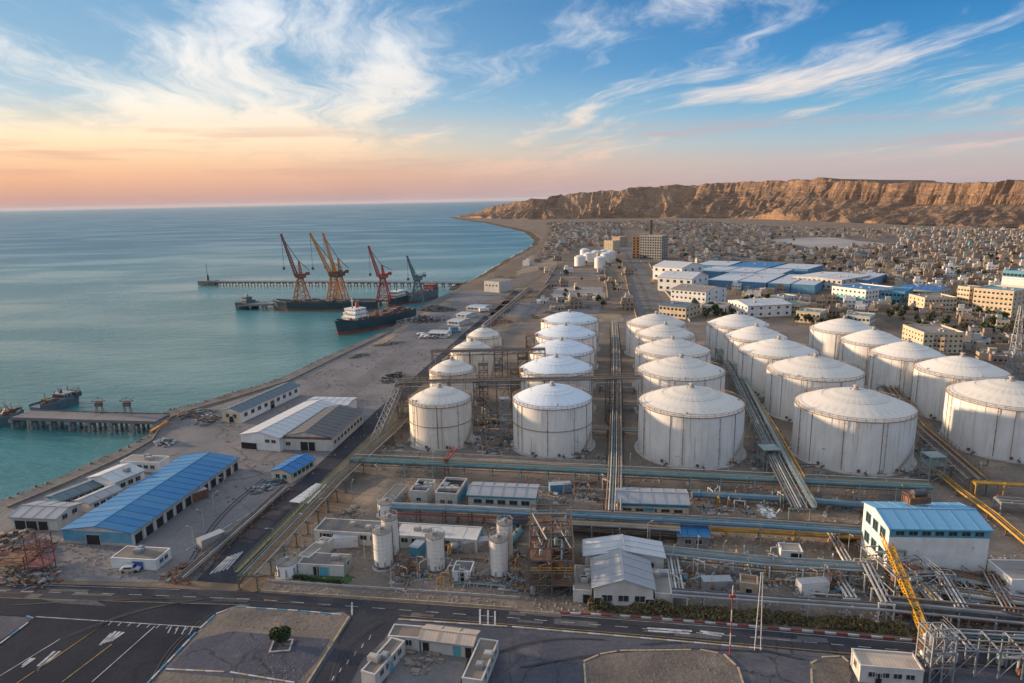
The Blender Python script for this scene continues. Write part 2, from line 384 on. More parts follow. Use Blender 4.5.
M_tank = tank_mat('tank_white_paint', (.71,.69,.66), (.61,.59,.555), (.52,.46,.40))
M_tank2 = tank_mat('tank_cream_paint', (.70,.645,.56), (.60,.545,.47), (.45,.38,.31))
M_troof_sky = mat('tank_roof_white', (.57,.62,.67), (.49,.54,.59), .6, .25, dirt=(.46,.42,.37), dscale=.3, dlo=.55)  # blue of the reflected sky put into the roof's base colour
M_troof_b = mat('tank_roof_dusty', (.58,.55,.50), (.48,.45,.41), .7, .25, dirt=(.38,.33,.27), dscale=.3, dlo=.52)
M_troof_c = mat('tank_roof_dusty_pale', (.63,.60,.55), (.53,.505,.47), .7, .25, dirt=(.40,.35,.29), dscale=.3, dlo=.54)
M_rim = mat('rusty_rim_steel', (.30,.20,.13), (.22,.16,.12), .8, .6, dirt=(.4,.33,.25), dscale=.5)

# ------------------------------------------------------------------ sea and land
SEA_Z = -3.0
def build_water():
    m = bpy.data.materials.new('sea_water'); m.use_nodes = True; T = NT(m.node_tree); T.n.clear()
    tc = T.new('ShaderNodeTexCoord').outputs['Object']
    sx = T.new('ShaderNodeSeparateXYZ'); T.put(sx.inputs[0], tc)
    far = T.maprange(sx.outputs[1], 250, 1800)
    wp = T.new('ShaderNodeTexNoise'); T.put(wp.inputs['Vector'], tc); wp.inputs['Scale'].default_value = .004
    wv = T.new('ShaderNodeVectorMath', operation='MULTIPLY_ADD'); T.put(wv.inputs[0], wp.outputs['Color']); wv.inputs[1].default_value = (160,160,0); T.put(wv.inputs[2], tc)
    big = T.noise(T.mapping(wv.outputs[0], scale=(.0030,.0085,1)), 1.0, 7, .6)
    slick = T.maprange(big, .40, .64)
    near = T.mix(slick, (.030,.150,.155,1), (.072,.220,.222,1))
    deep = T.mix(slick, (.026,.120,.180,1), (.056,.180,.235,1))
    col = T.mix(far, near, deep)
    p = T.new('ShaderNodeBsdfPrincipled'); T.put(p.inputs['Base Color'], col)
    p.inputs['IOR'].default_value = 1.33; p.inputs['Specular IOR Level'].default_value = .46
    T.put(p.inputs['Roughness'], T.math('ADD', T.maprange(slick, 0, 1, .28, .16, False), T.maprange(sx.outputs[1], 300, 1800, 0, .22)))
    w1 = T.noise(T.mapping(tc, rot=(0,0,.5), scale=(.07,.20,.1)), 1.0, 5, .6)
    w2 = T.noise(T.mapping(tc, rot=(0,0,.2), scale=(.4,.8,.4)), 1.0, 4, .6)
    h = T.math('ADD', T.math('MULTIPLY', w1, 1.9), T.math('MULTIPLY', w2, .5))
    b = T.new('ShaderNodeBump'); b.inputs['Distance'].default_value = 1.0
    T.put(b.inputs['Strength'], T.math('MULTIPLY', T.maprange(slick, 0, 1, .95, .62, False), T.maprange(sx.outputs[1], 250, 1500, 1.0, .38)))
    T.put(b.inputs['Height'], h); T.l.new(b.outputs[0], p.inputs['Normal'])
    o = T.new('ShaderNodeOutputMaterial'); T.l.new(p.outputs[0], o.inputs[0])
    mb = MB(); S = 42000
    mb.add([(-S,-600,0),(S,-600,0),(S,S,0),(-S,S,0)], [(0,1,2,3)])
    mb.build('sea', m, loc=(0,0,SEA_Z), kind='structure')
build_water()

COAST_PX = [(452,217.5),(470,220.5),(487,222.5),(510,227.5),(526,231),(536,236),(540,241),(537,247),(526,253),(512,261),(500,270),(484,279),(470,283),
            (462,289),(446,297),(428,306),(417,313),(404,322),(392,331),(372,341),(345,353),(320,364),(300,374),(286,381),(262,390),(236,397),(214,404),(196,410),(176,414),(163,419),
            (160,429),(152,440),(128,454),(100,466),(72,480),(40,494),(8,507),(-60,533),(-160,565)]
def build_land():
    pts = [at(*p, SEA_Z+.5) for p in COAST_PX]
    pts = [Vector((p.x, p.y, 0)) for p in pts]
    # roughen the far natural shore
    out = []
    for i, (a, b) in enumerate(zip(pts[:-1], pts[1:])):
        n = 8 if i < 13 else 2
        for k in range(n):
            q = a.lerp(b, k/n); amp = 5 if i < 13 else .5
            w = mnoise.noise_vector(q*.02)*amp*(min(1, q.length/900) if i < 13 else 1); out.append(q + Vector((w.x, w.y, 0)))
    out.append(pts[-1])
    far = out[0]; u = Vector((far.x, far.y, 0)).normalized()
    ring = [Vector((-300,-400,0)), Vector((9000,-400,0)), Vector((9000,9000,0)), far + u*6000 + Vector((4200,0,0)), far + u*420 + Vector((420,0,0)), far + u*40 + Vector((60,0,0))]
    allp = out + ring
    mb = MB(); n = len(allp)
    from mathutils.geometry import tessellate_polygon
    tris = tessellate_polygon([allp])
    mb.v = [tuple(p) for p in allp]; mb.f = [tuple(t) for t in tris]; mb.m = [0]*len(mb.f)
    # make all faces look up
    for i, f in enumerate(mb.f):
        a, b, c = (Vector(mb.v[j]) for j in f)
        if (b-a).cross(c-a).z < 0: mb.f[i] = (f[0], f[2], f[1])
    mb.build('ground', M_land, kind='structure')
    # shore: quay wall on the near harbour, sloping beach farther out
    be = MB(); q = MB()
    for i, (a, b) in enumerate(zip(out[:-1], out[1:])):
        d = (b-a); nrm = Vector((d.y, -d.x, 0)).normalized()
        s = 16 if i < 13*8 else .6
        if i < 13*8:
            be.add([a, b, b - nrm*(-s) + Vector((0,0,-4)), a - nrm*(-s) + Vector((0,0,-4))], [(0,1,2,3),(3,2,1,0)])
        else:
            q.add([a, b, b + nrm*s + Vector((0,0,-5)), a + nrm*s + Vector((0,0,-5))], [(0,1,2,3)])
    be.build('beach', M_beach, kind='structure'); q.build('quay_wall', M_stone, kind='structure')
    return out
COAST = build_land()
def surf():
    C = COAST[2:13*8]; mb = MB()
    for i in range(len(C)-1):
        if mnoise.noise(Vector((i*.21, 1, 2))) < -.05: continue
        d = (C[i+1]-C[i]).normalized(); n = Vector((d.y,-d.x,0)); w0 = 12.3+1.2*mnoise.noise(Vector((i*.4,0,0))); t = .8+2.2*abs(mnoise.noise(Vector((i*.7,3,0))))
        a, b = C[i]+n*w0, C[i+1]+n*w0; mb.add([a, b, b+n*t, a+n*t], [(0,1,2,3)])
    mb.build('surf', M_surf, None, (0,0,SEA_Z+.06), kind='stuff')
surf()

M_isle = mat('island_soil', (.155,.125,.105), (.105,.088,.077), .95, .12, .2, 1.0, dirt=(.21,.17,.135), dscale=.1, fine=1.6)
SOFT = [M_dirt, M_land, M_beach, M_yard, M_isle, M_salt]
def patch(name, px, m, z, world=None):
    pts = world if world else [at(*p) for p in px]
    from mathutils.geometry import tessellate_polygon
    pts = [Vector((p[0], p[1], z)) for p in pts]
    if m in SOFT:                                               # trodden edges, not cut ones
        out = []
        for a, b in zip(pts, pts[1:]+pts[:1]):
            n = max(1, min(60, int((b-a).length/max(1.2, a.length*.012))))
            for k in range(n):
                q = a.lerp(b, k/n); amp = max(.35, min(3.0, q.length*.0045)); w = mnoise.noise_vector(q*(.55 if q.length < 300 else .12)); w2 = mnoise.noise_vector(q*.11)
                out.append(q + Vector(((w.x+w2.x)*amp, (w.y+w2.y)*amp, 0)))
        pts = out
    tris = [list(t) for t in tessellate_polygon([pts])]
    for t in tris:
        a, b, c = (pts[j] for j in t)
        if (b-a).cross(c-a).z < 0: t[1], t[2] = t[2], t[1]
    mb = MB(); mb.add(pts, [tuple(t) for t in tris])
    return mb.build(name, m, kind='structure')

# paving laid in thin sheets, each above the one before
M_edge = mat('quay_edge_concrete', (.15,.14,.132), (.095,.09,.086), .9, .12, .1, 1.5, dirt=(.06,.056,.052), dscale=.15, fine=.9)
def quay_edge():
    C = COAST[13*8:]; inn = []
    for i, p in enumerate(C):
        d = (C[min(i+1,len(C)-1)]-C[max(i-1,0)]).normalized(); inn.append(p - Vector((d.y,-d.x,0))*8.5)
    for i in range(len(C)-1):
        mb = MB(); z = .06; a, b, c, d = C[i], C[i+1], inn[i+1], inn[i]
        mb.add([(a.x,a.y,z),(b.x,b.y,z),(c.x,c.y,z),(d.x,d.y,z)], [(0,1,2,3),(3,2,1,0)][:1]); mb.build('quay_edge', M_edge, kind='structure')
quay_edge()
patch('bay_shore', [(548,226),(560,238),(556,250),(530,268),(505,284),(480,300),(455,301),(470,287),(484,281),(500,271.5),(512,262.5),(526,254.5),(538,248),(543,240)], M_beach, .03)
patch('quay_apron', [(166,421),(216,406),(287,383),(321,366),(372,343),(393,333),(418,315),(447,299),(463,291),(480,290),(516,296),(470,330),(430,368),(395,405),(330,465),(296,505),(262,540),(225,578),(150,583),(-80,578),(-80,545),(40,497),(100,468),(153,443),(163,432)], M_conc, .05)
patch('tank_yard', [(392,440),(372,452),(352,470),(330,492),(430,500),(700,515),(860,535),(1060,560),(1200,560),(1200,440),(905,338),(800,322),(700,318),(540,312),(488,325),(440,375)], M_yard, .04)
patch('dirt_strip', [(380,452),(366,464),(520,473),(690,480),(690,473),(610,464),(520,458)], M_dirt, .08)
patch('dirt_yard', [(388,478),(352,500),(344,520),(440,500),(470,480)], M_dirt, .08)
patch('dirt_yard', [(690,498),(695,513),(800,520),(860,524),(860,510),(790,503)], M_dirt, .08)
patch('dirt_yard', [(662,533),(665,553),(760,560),(868,568),(866,536),(760,530)], M_dirt, .08)
patch('sandy_field', [(520,290),(560,266),(612,268),(632,312),(560,308),(540,320),(500,330)], M_land, .06)
patch('sandy_field', [(575,240),(562,262),(540,275),(500,287),(520,288),(552,270),(590,266),(605,262),(600,248)], M_beach, .09)
M_town = mat('town_ground', (0.128,0.098,0.076), (0.085,0.068,0.055), .95, .03, .2, .6, dirt=(.20,.155,.12), dscale=.03, fine=.3)
patch('town_ground', [(664,228),(770,232),(905,236),(1100,231),(1300,231),(1300,400),(1016,384),(930,345),(880,318),(790,318),(735,318),(702,300),(668,262)], M_town, .05)
patch('town_ground', [(556,224),(700,222.5),(768,228),(766,236),(664,234),(614,228),(560,231)], M_town, .05)
patch('concrete_pad', [(556,286),(604,287),(600,297),(550,299)], M_salt, .10)
patch('concrete_pad', [(546,306),(600,307),(599,313),(536,313)], M_conc, .10)
patch('service_yard', [(286,520),(262,590),(512,610),(600,617),(600,545),(566,520),(470,512),(330,512)], M_yard, .07)
patch('loading_yard', [(600,545),(600,617),(1024,648),(1100,650),(1100,560),(990,545),(860,560),(760,552),(664,548)], M_yard, .075)
ROAD_TOP = [(-120,577),(0,583),(110,586),(256,592.5),(512,611),(768,630),(900,641),(1024,652),(1120,661)]
ROAD_BOT = [(-120,597),(0,599.5),(110,602),(256,607),(512,625.5),(768,648),(900,660),(1024,671),(1120,680)]
patch('front_yard', [(-140,597),(0,599),(256,607),(512,625),(768,648),(1024,671),(1180,688),(1180,760),(-160,760)], M_asph2, .05)
patch('verge', [(262,590),(512,609),(590,614),(590,617),(512,612),(256,593.5)], M_dirt, .09)
patch('main_road', ROAD_TOP + ROAD_BOT[::-1], M_asph, .12)
patch('side_road', [(352,613),(398,617),(383,640),(362,660),(346,690),(330,730),(280,730),(308,690),(333,650)], M_asph, .10)
patch('junction', [(-120,597),(0,598),(232,605.5),(214,614),(201,628),(120,622),(36,617.5),(-60,612)], M_lot, .14)
patch('parking_lot', [(36,617.2),(200,627.6),(143,690),(110,760),(-300,760),(-60,680)], M_lot, .16)
patch('concrete_apron', [(40,599.6),(96,601.2),(107,607),(58,604)], M_asph2, .18)
patch('harbour_road', [(196,581),(240,584),(277,532),(300,505),(331,472),(394,412),(432,375),(470,338),(520,292),(514,291),(462,335),(421,371),(376,411),(308,474),(262,512)], M_asph, .09)
patch('service_strip', [(340,470),(354,470),(302,522),(272,575),(252,578),(300,520)], M_conc, .095)
patch('boulevard', [(616,240),(627,240),(640,258),(655,288),(672,322),(640,322),(632,288),(624,258)], M_edge, .12)
patch('boulevard_median', [(624,252),(627,252),(645,288),(656,320),(652,320),(641,288)], M_town, .15)
patch('pale_flat', [(770,240),(800,238),(830,237),(858,241),(888,243.5),(905,247),(884,249),(850,248),(815,248.5),(796,245)], M_salt, .1)
patch('walled_field', [(205,626),(217,613),(235,606.5),(346,614),(352,618),(330,650),(300,690),(280,740),(95,740),(150,684)], M_yard, .15)
patch('field_paving', [(196,640),(232,632),(330,640),(318,660),(296,684),(165,672)], M_asph2, .18)
patch('traffic_island', [(586,700),(584,662),(600,655),(620,651.5),(700,650.5),(724,655),(738,668),(746,700)], M_isle, .15)
patch('traffic_island', [(812,700),(811,664),(822,658),(842,657),(850,664),(852,700)], M_isle, .15)
patch('courtyard', [(397,652),(470,652),(455,700),(380,700)], M_conc, .15)
patch('wharf_strip', [(372,344),(419,315),(448,299),(452,301),(424,317),(377,347)], M_dirt, .07)
for k, pl in enumerate([[(548,270),(600,270),(603,280),(540,282)],[(505,300),(545,300),(530,318),(488,316)],[(556,314),(622,314),(626,322),(548,322)],[(470,306),(500,298),(520,300),(490,318)],[(530,256),(560,252),(555,266),(515,276)]]):
    patch('worn_ground', pl, [M_yard,M_conc,M_dirt,M_isle,M_dirt][k], .115)
for k, pl in enumerate([[(552,228),(600,226),(612,240),(560,244)],[(540,250),(560,246),(545,262),(522,270)],[(566,236),(590,234),(584,246),(562,250)],[(500,284),(530,272),(540,276),(508,290)]]):
    patch('worn_ground', pl, [M_isle,M_yard,M_town,M_isle][k], .118)
# road paint
def strip(name, a, b, w, m, z=.2):
    a = at(*a); b = at(*b); d = (b-a).normalized(); n = Vector((-d.y, d.x, 0))*w/2
    return patch(name, None, m, z, [a-n, b-n, b+n, a+n])
def lerp_edge(edge, x):
    for (x0,y0),(x1,y1) in zip(edge[:-1], edge[1:]):
        if x0 <= x <= x1: return y0 + (y1-y0)*(x-x0)/(x1-x0)
def road_pt(x, t): return (x, lerp_edge(ROAD_TOP, x)*(1-t) + lerp_edge(ROAD_BOT, x)*t)
x = -60
while x < 1080:
    strip('lane_dash', road_pt(x, .52), road_pt(x+13, .52), .16, M_white_line, .17); x += 27
for a, b in ((0,250),(400,640),(640,1000)): strip('edge_line', road_pt(a, .93), road_pt(b, .93), .14, M_yellow_line, .17)
for a, b in ((0,180),(520,760),(760,1060)): strip('edge_line', road_pt(a, .08), road_pt(b, .08), .12, M_white_line, .17)
strip('stop_line', (36,617.5), (200,628), .22, M_white_line)
for a, b, m in (((108,622.3),(36,672),M_yellow_line),((108,622.3),(-30,716),M_yellow_line),((60,640),(-10,683),M_white_line),((155,627),(92,683),M_white_line),((112,645),(62,683),M_yellow_line)): strip('lane_line', a, b, .2, m)
for k in range(9): 
    p = (112+k*9.6, 622.6+k*.62); strip('bay_line', p, (p[0]-3.6, p[1]+3.4), .2, M_white_line)
for k in range(4): strip('bay_line', (172+k*7, 626.3+k*.5), (168+k*7, 634+k*.5), .25, M_white_line)
for k, (a, b) in enumerate((((116,632),(104,644)),((120,632.5),(108,643)),((124,633),(111,642)),((112,634),(100,646)),((60,652),(36,672)),((55,652),(38,667)),((35,659),(22,668)),((32,659),(23,666)))): strip('painted_word', a, b, .55, M_white_line)
for k in range(5): strip('arrow_marking', (210+k*4.2, 575-k*1.2), (229+k*3.4, 557-k*1.2), .45, M_white_line)
for k in range(4): strip('bay_line', (186+k*17, 551-k*9.7), (199+k*17, 543-k*9.7), .3, M_white_line)
for k in range(6): strip('lane_dash', (371-k*7.4, 636+k*8.2), (369-k*7.4, 640.5+k*8.2), .18, M_white_line)
for k in range(14): 
    t = k/14; a = at(252,560).lerp(at(425,372), t); b = at(252,560).lerp(at(425,372), t+.03)
for (a, b) in (((647,629),(692,632)),((648,631.5),(690,634.5)),((700,632),(724,635)),((703,634),(722,637))): strip('painted_word', a, b, .5, M_white_line)
for (a, b) in (((352,603),(352,616)),((480,610),(480,625)),((495,612),(495,626)),((488,611),(488,625))): strip('crossing_line', a, b, .35, M_white_line)

# ------------------------------------------------------------------ the cliffs
def build_hills():
    m = bpy.data.materials.new('cliff_rock'); m.use_nodes = True; T = NT(m.node_tree); T.n.clear()
    tc = T.new('ShaderNodeTexCoord').outputs['Object']
    sp = T.new('ShaderNodeSeparateXYZ'); T.put(sp.inputs[0], tc)
    gn = T.new('ShaderNodeNewGeometry'); sn = T.new('ShaderNodeSeparateXYZ'); T.put(sn.inputs[0], gn.outputs['Normal'])
    n1 = T.noise(tc, .006, 6, .6); n2 = T.noise(T.mapping(tc, scale=(.02,.02,.16)), 1.0, 6, .6); n3 = T.noise(tc, .06, 6, .7)
    zz = T.math('ADD', sp.outputs[2], T.math('MULTIPLY', n1, 40))
    band = T.math('SINE', T.math('MULTIPLY', zz, .62))
    c = T.mix(T.maprange(n1, .38, .62), (.31,.20,.128,1), (.18,.118,.084,1))
    c = T.mix(T.maprange(n2, .48, .68, 0, .7), c, (.47,.285,.16,1))
    c = T.mix(T.math('MULTIPLY', T.maprange(band, .1, .95), .12), c, (.10,.074,.058,1))
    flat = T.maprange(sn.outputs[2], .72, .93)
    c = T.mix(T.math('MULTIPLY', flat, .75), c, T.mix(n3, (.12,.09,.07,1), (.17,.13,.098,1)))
    p = T.new('ShaderNodeBsdfPrincipled'); T.put(p.inputs['Base Color'], c); p.inputs['Roughness'].default_value = .95; p.inputs['Specular IOR Level'].default_value = .1
    b = T.new('ShaderNodeBump'); b.inputs['Strength'].default_value = 1.; b.inputs['Distance'].default_value = 9
    n5 = T.noise(T.mapping(tc, scale=(.09,.09,.03)), 1.0, 6, .7)
    T.put(b.inputs['Height'], T.math('ADD', T.math('ADD', n3, T.math('MULTIPLY', n2, .6)), n5)); T.l.new(b.outputs[0], p.inputs['Normal'])
    o = T.new('ShaderNodeOutputMaterial'); T.l.new(p.outputs[0], o.inputs[0])
    # base line (pixels on the ground) and crest height
    base = [(453,216.6,4),(466,217.5,22),(480,218,46),(500,219,74),(530,219.5,80),(570,219,92),(610,218.5,104),(650,218,113),(690,218,120),(730,218.5,126),(770,219.5,130),(820,221.5,120),(870,223.5,112),(920,225.5,110),(970,227,106),(1024,228.5,104),(1120,230,100),(1250,232,96),(1450,234,90)]
    sky = [(453,216),(466,211),(480,204),(500,200),(530,196.5),(560,194),(600,190.5),(640,187),(680,184),(720,182),(750,180.5),(772,180),(800,183),(850,185.5),(900,183.5),(950,184),(1000,183),(1024,182.5),(1120,182),(1250,182),(1450,182)]
    P = []
    for x, y, hgt in base:
        c = at(x, y); sy = float(np.interp(x, [q[0] for q in sky], [q[1] for q in sky]))
        d = ROT @ Vector(((x-512)/F_PX, -(sy-341.5)/F_PX, -1.0)); rng = math.hypot(c.x, c.y) + 60 + 100*min(1, hgt/90)
        P.append((c, max(3.0, CAM_H + d.z*rng/math.hypot(d.x, d.y))))
    # dense samples along the base
    S = []; STEP = 3.5
    for (a, ha), (b2, hb) in zip(P[:-1], P[1:]):
        L = (b2-a).length; n = max(2, int(L/STEP))
        for k in range(n): S.append((a.lerp(b2, k/n), ha + (hb-ha)*k/n))
    nu = len(S)
    BLUFF = next(i for i, (q, h_) in enumerate(S) if project(q)[0] > 845)*STEP
    D = [340*(k/77) for k in range(78)] + [340 + 340*((k+1)/14)**1.3 for k in range(14)]
    nv = len(D); N = mnoise.noise
    V = []; Fc = []
    ridge = lambda q: 1 - 2*abs(q)
    for i, (p0, hc) in enumerate(S):
        a = S[max(0,i-25)][0]; b2 = S[min(nu-1,i+25)][0]; d = (b2-a).normalized(); nrm = Vector((-d.y, d.x, 0))
        if nrm.y < 0: nrm = -nrm
        s = i*STEP; sc = min(1.0, hc/100)
        crest = hc*(1 + .04*N(Vector((s*.005, 2, 0))) + .07*N(Vector((s*.013, 7, 0))) + .045*N(Vector((s*.04, 3, 0))) + .02*N(Vector((s*.12, 5, 0))))
        bay = N(Vector((s*.0028, 0, 5.5)))*62*sc + N(Vector((s*.0075, 0, 1.5)))*34*sc
        for j, dist in enumerate(D):
            # spurs run out from one crest line: long gentle noses between short steep gullies
            ws = s + 30*N(Vector((s*.007, dist*.010, 2.2))) + 9*N(Vector((s*.03, dist*.03, 6.2)))
            g1 = ridge(N(Vector((ws*.0078, dist*.0016, 3.1)))*1.25); g2 = ridge(N(Vector((ws*.019, dist*.005, 9.7)))*1.2)
            g3 = ridge(N(Vector((ws*.047, dist*.016, 1.3)))); g4 = ridge(N(Vector((ws*.11, dist*.04, 4.4))))
            edge = 205*sc + 22 + bay - (16*g1 + 14*g2 + 9*g3 + 4*g4)*sc
            x = dist - edge
            run = max(26.0, 104 + 92*g1 + 46*g2 + 26*g3 + 11*g4)*max(.25, sc)
            u = -x/run
            z = crest*max(0.0, 1-u)**1.32 if u > 0 else crest
            bluff = max(0.0, min(1.0, .5 + 1.6*N(Vector((s*.0016, 3.3, 0))) + (.75 if s > BLUFF else -.1)))
            cw = 24 + 7*g3
            if u > 0 and bluff > 0:
                if x > -cw: zb = crest*(.46 + .54*max(0.0, 1 + x/cw)**.8) + .05*crest*math.sin(max(0, 1+x/cw)*PI*3)
                else: zb = crest*.46*max(0.0, 1 + (x+cw)/run)**1.15
                z = z*(1-bluff) + zb*bluff
            z = min(z, crest)
            z += (N(Vector((s*.06, dist*.06, 0)))*2.4 + N(Vector((s*.16, dist*.16, 3)))*1.4)*min(1, z/15)
            if x > 0: z = crest + N(Vector((s*.01, dist*.01, 4)))*2 - min(60, x)*.10 - x*.02
            if j == 0: z = -1.5
            if dist > 600: z *= max(0, (680-dist)/80)
            q = p0 + nrm*dist
            V.append((q.x, q.y, z))
    for i in range(nu-1):
        for j in range(nv-1):
            Fc.append((i*nv+j, (i+1)*nv+j, (i+1)*nv+j+1, i*nv+j+1))
    me = bpy.data.meshes.new('hills'); me.from_pydata(V, [], Fc); me.materials.append(m)
    me.update()
    o = link('hills', me, kind='structure')
    o['label'] = 'long eroded sandstone cliff ridge lit warm behind the town'
build_hills()
# ------------------------------------------------------------------ storage tanks
TANK_H = 16.0
def make_tank(name, label, group, l, r, y, wall_m, roof_m, rise, npan=28, band=False, dome=False, front=False, ribs=14, gap=0.0, H=TANK_H):
    pl, pr = at(l, y, H), at(r, y, H); c = (pl+pr)/2; R = (pr-pl).length/2
    for _ in range(12):                                          # fit the rim's outline to the photograph's
        pts = [project((c.x+(R+.2)*math.cos(q), c.y+(R+.2)*math.sin(q), H)) for q in [2*PI*k/90 for k in range(90)]]
        lo = min(pts); hi = max(pts); sc_ = c.length/F_PX
        c.x += ((l-lo[0])+(r-hi[0]))/2*sc_*.8; R += ((r-l)-(hi[0]-lo[0]))/2*sc_*.8
    t = thing(name, label, 'storage tank', (c.x, c.y, 0), random.uniform(0, .2), group)
    mb = MB(); mb.lathe([(R+1.1, 0), (R+1.1, .35), (R+.05, .55)], 64, cap=False)
    mb.build('foundation_ring', M_cwall, t)
    NS = 72; mb = MB()
    # shell in courses, each a touch proud of the one above
    nc = 7; prof = []
    for k in range(nc):
        rr = R - .012*k; prof += [(rr, .4+(H-.4)*k/nc), (rr, .4+(H-.4)*(k+1)/nc - .03), (rr-.03, .4+(H-.4)*(k+1)/nc)]
    mb.lathe(prof, NS, cap=False); mb.build('shell', wall_m, t, smooth=True)
    def zr(q): return H + rise*((1-q*q)**.5*1.0 if dome else (1 - q**1.45))
    if dome:
        def zr(q): return H + rise*(1-q**1.8)
    # roof deck and its radial panels
    mb = MB(); mb.lathe([(R*.999, H-.02)] + [(R*q, zr(q)-.10) for q in (.93,.8,.6,.4,.2,.05)], 56)
    roof = mb.build('roof', roof_m, t, smooth=True)
    a = 2*PI/npan; g = .012; mb = MB(); rows = [1.0,.82,.6,.36,.10]
    vs = []
    for q in rows:
        for s in (0,.5,1):
            ang = a*s; rad = R*q; off = g*(1-2*s)/max(q,.12)*.35
            vs.append(((rad-.02)*math.cos(ang+off*a), (rad-.02)*math.sin(ang+off*a), zr(q)+.02+(.012 if s == .5 else 0)))
    fs = []
    for i in range(len(rows)-1):
        for s in range(2):
            k = i*3+s; fs.append((k, k+1, k+4, k+3))
    n = len(vs); vs += [(p[0],p[1],p[2]-.14) for p in vs[:]]
    edge = [0,1,2,5,8,11,14,13,12,9,6,3]
    for i in range(len(edge)):
        p, q2 = edge[i], edge[(i+1)%len(edge)]; fs.append((p, p+n, q2+n, q2))
    mb.add(vs, fs); pm = mb.mesh('roof_panel', roof_m)
    for k in range(npan): link('roof_panel', pm, roof, (0,0,0), a*k)
    mb = MB(); mb.ring((0,0,zr(.55)+.06), R*.55, .05, 48); mb.build('roof_ring', roof_m, roof)
    # rim kerb, railing
    mb = MB(); mb.ring((0,0,H-.05), R+.04, .15, 72); mb.build('rim_angle', M_rim, t)
    mb = MB(); mb.ring((0,0,H+1.05), R+.05, .08, 60); mb.ring((0,0,H+.55), R+.05, .06, 60)
    npost = 44
    for k in range(npost):
        q = 2*PI*k/npost; x, y2 = (R+.05)*math.cos(q), (R+.05)*math.sin(q); mb.bar((x,y2,H-.1), (x,y2,H+1.1), .11)
    mb.build('railing', M_rim, t)
    # vent, hatch boxes
    mb = MB(); mb.lathe([(1.0,rise-.3),(1.0,rise+.25),(.55,rise+.35),(.55,rise+.9),(.85,rise+.95),(.7,rise+1.25),(.05,rise+1.4)], 14, (0,0,H)); mb.build('roof_vent', M_cwall, t)
    for k in range(3):
        q = random.uniform(0, 2*PI); rr = R*random.uniform(.86,.92); z = zr(rr/R)
        mb = MB(); mb.lathe([(.3,-.2),(.3,.35),(.38,.37),(.34,.45)], 10); mb.build('roof_hatch', M_cwall, t, (rr*math.cos(q), rr*math.sin(q), z))
    # vertical pipes and weld ribs on the shell
    rib = MB(); rib.box(-.04,.10,-.055,.055,.5,H-.15); rm = rib.mesh('weld_rib', M_rim if not front else M_rust)
    rib = MB(); rib.box(-.04,.035,-.08,.08,.5,H-.15); rm2 = rib.mesh('weld_rib', wall_m)
    for k in range(ribs):
        q = 2*PI*k/ribs + random.uniform(-.05,.05); link('weld_rib', rm if k % 3 == 0 else rm2, t, (R*math.cos(q), R*math.sin(q), 0), q)
    face = math.atan2(-c.y, -c.x) - t.rotation_euler.z
    for dq in (-.12, .55, -1.0):
        q = face+dq; mb = MB(); mb.tube((R+.22,0,.9), (R+.22,0,H+.2), .08, 6)
        for z in (3,6,9,12,15): mb.box(R-.05,R+.3,-.16,.16,z,z+.12)
        mb.build('downpipe', M_rust if dq < .3 else M_greypipe, t, rotz=q)
    for dq in (-.5, .15, .8):
        q = face+dq; mb = MB(); mb.tube((R-.1,0,1.3),(R+.35,0,1.3),.38,12); mb.tube((R+.35,0,1.3),(R+.45,0,1.3),.48,12); mb.build('manway', M_brown, t, rotz=q)
        mb = MB(); mb.tube((R-.1,.0,.9),(R+2.2,0,.9),.22,8); mb.box(R+1,R+1.35,-.2,.2,.6,1.3); mb.tube((R+1.25,0,1.6),(R+1.25,0,2.1),.08,6); mb.build('valve', M_brown, t, rotz=q+.1)
    if band:
        mb = MB(); mb.ring((0,0,H*.55), R+.1, .13, 72); mb.build('stiffener_ring', M_rim, t)
    # spiral stair climbing the shell
    st = MB(); q0 = face + .75; n = 40; sweep = 1.25
    for k in range(n):
        q = q0 + sweep*k/n; z = .8 + (H-.6)*k/n; cx, cy = math.cos(q), math.sin(q)
        st.bar(((R+.05)*cx,(R+.05)*cy,z), ((R+.95)*cx,(R+.95)*cy,z), .34, .06)
        if k % 2 == 0: st.bar(((R+.95)*cx,(R+.95)*cy,z), ((R+.95)*cx,(R+.95)*cy,z+1.0), .06)
    pr_ = [((R+.95)*math.cos(q0+sweep*k/n), (R+.95)*math.sin(q0+sweep*k/n), .8+(H-.6)*k/n+1.0) for k in range(n)]
    for p, q in zip(pr_[:-1], pr_[1:]): st.bar(p, q, .06)
    st.build('spiral_stair', M_rim, t)
    if gap:                                                     # raised gauge gantry at the roof edge
        mb = MB(); q = face+gap
        mb.box(R-1.4,R+.9,-1,1,H+.05,H+.2)
        for x in (R-1.3,R+.8):
            for yy in (-.9,.9): mb.bar((x,yy,H+.2),(x,yy,H+1.5),.09)
        mb.box(R-.6,R+.2,-.5,.5,H+.2,H+1.3); mb.build('gauge_platform', M_rust, t, rotz=q)
    return t, c, R
TANKS = {}
ROWS = ['front', 'second', 'third', 'fourth', 'rearmost']
for k, (l, r, y) in enumerate([(408,472,399),(428.5,476,370),(450,493.5,350),(466,502,336)]):
    TANKS['a', k] = make_tank('domed_tank', ['cream stained domed tank nearest the harbour road', 'small domed tank right behind the foremost domed tank', 'domed tank third from the front beside the harbour road', 'smallest most distant domed tank beside the harbour road'][k], 'domed tanks by the harbour road', l, r, y, M_tank2, M_troof_b, 4.2, 24, k == 0, True, ribs=8, H=14.6)
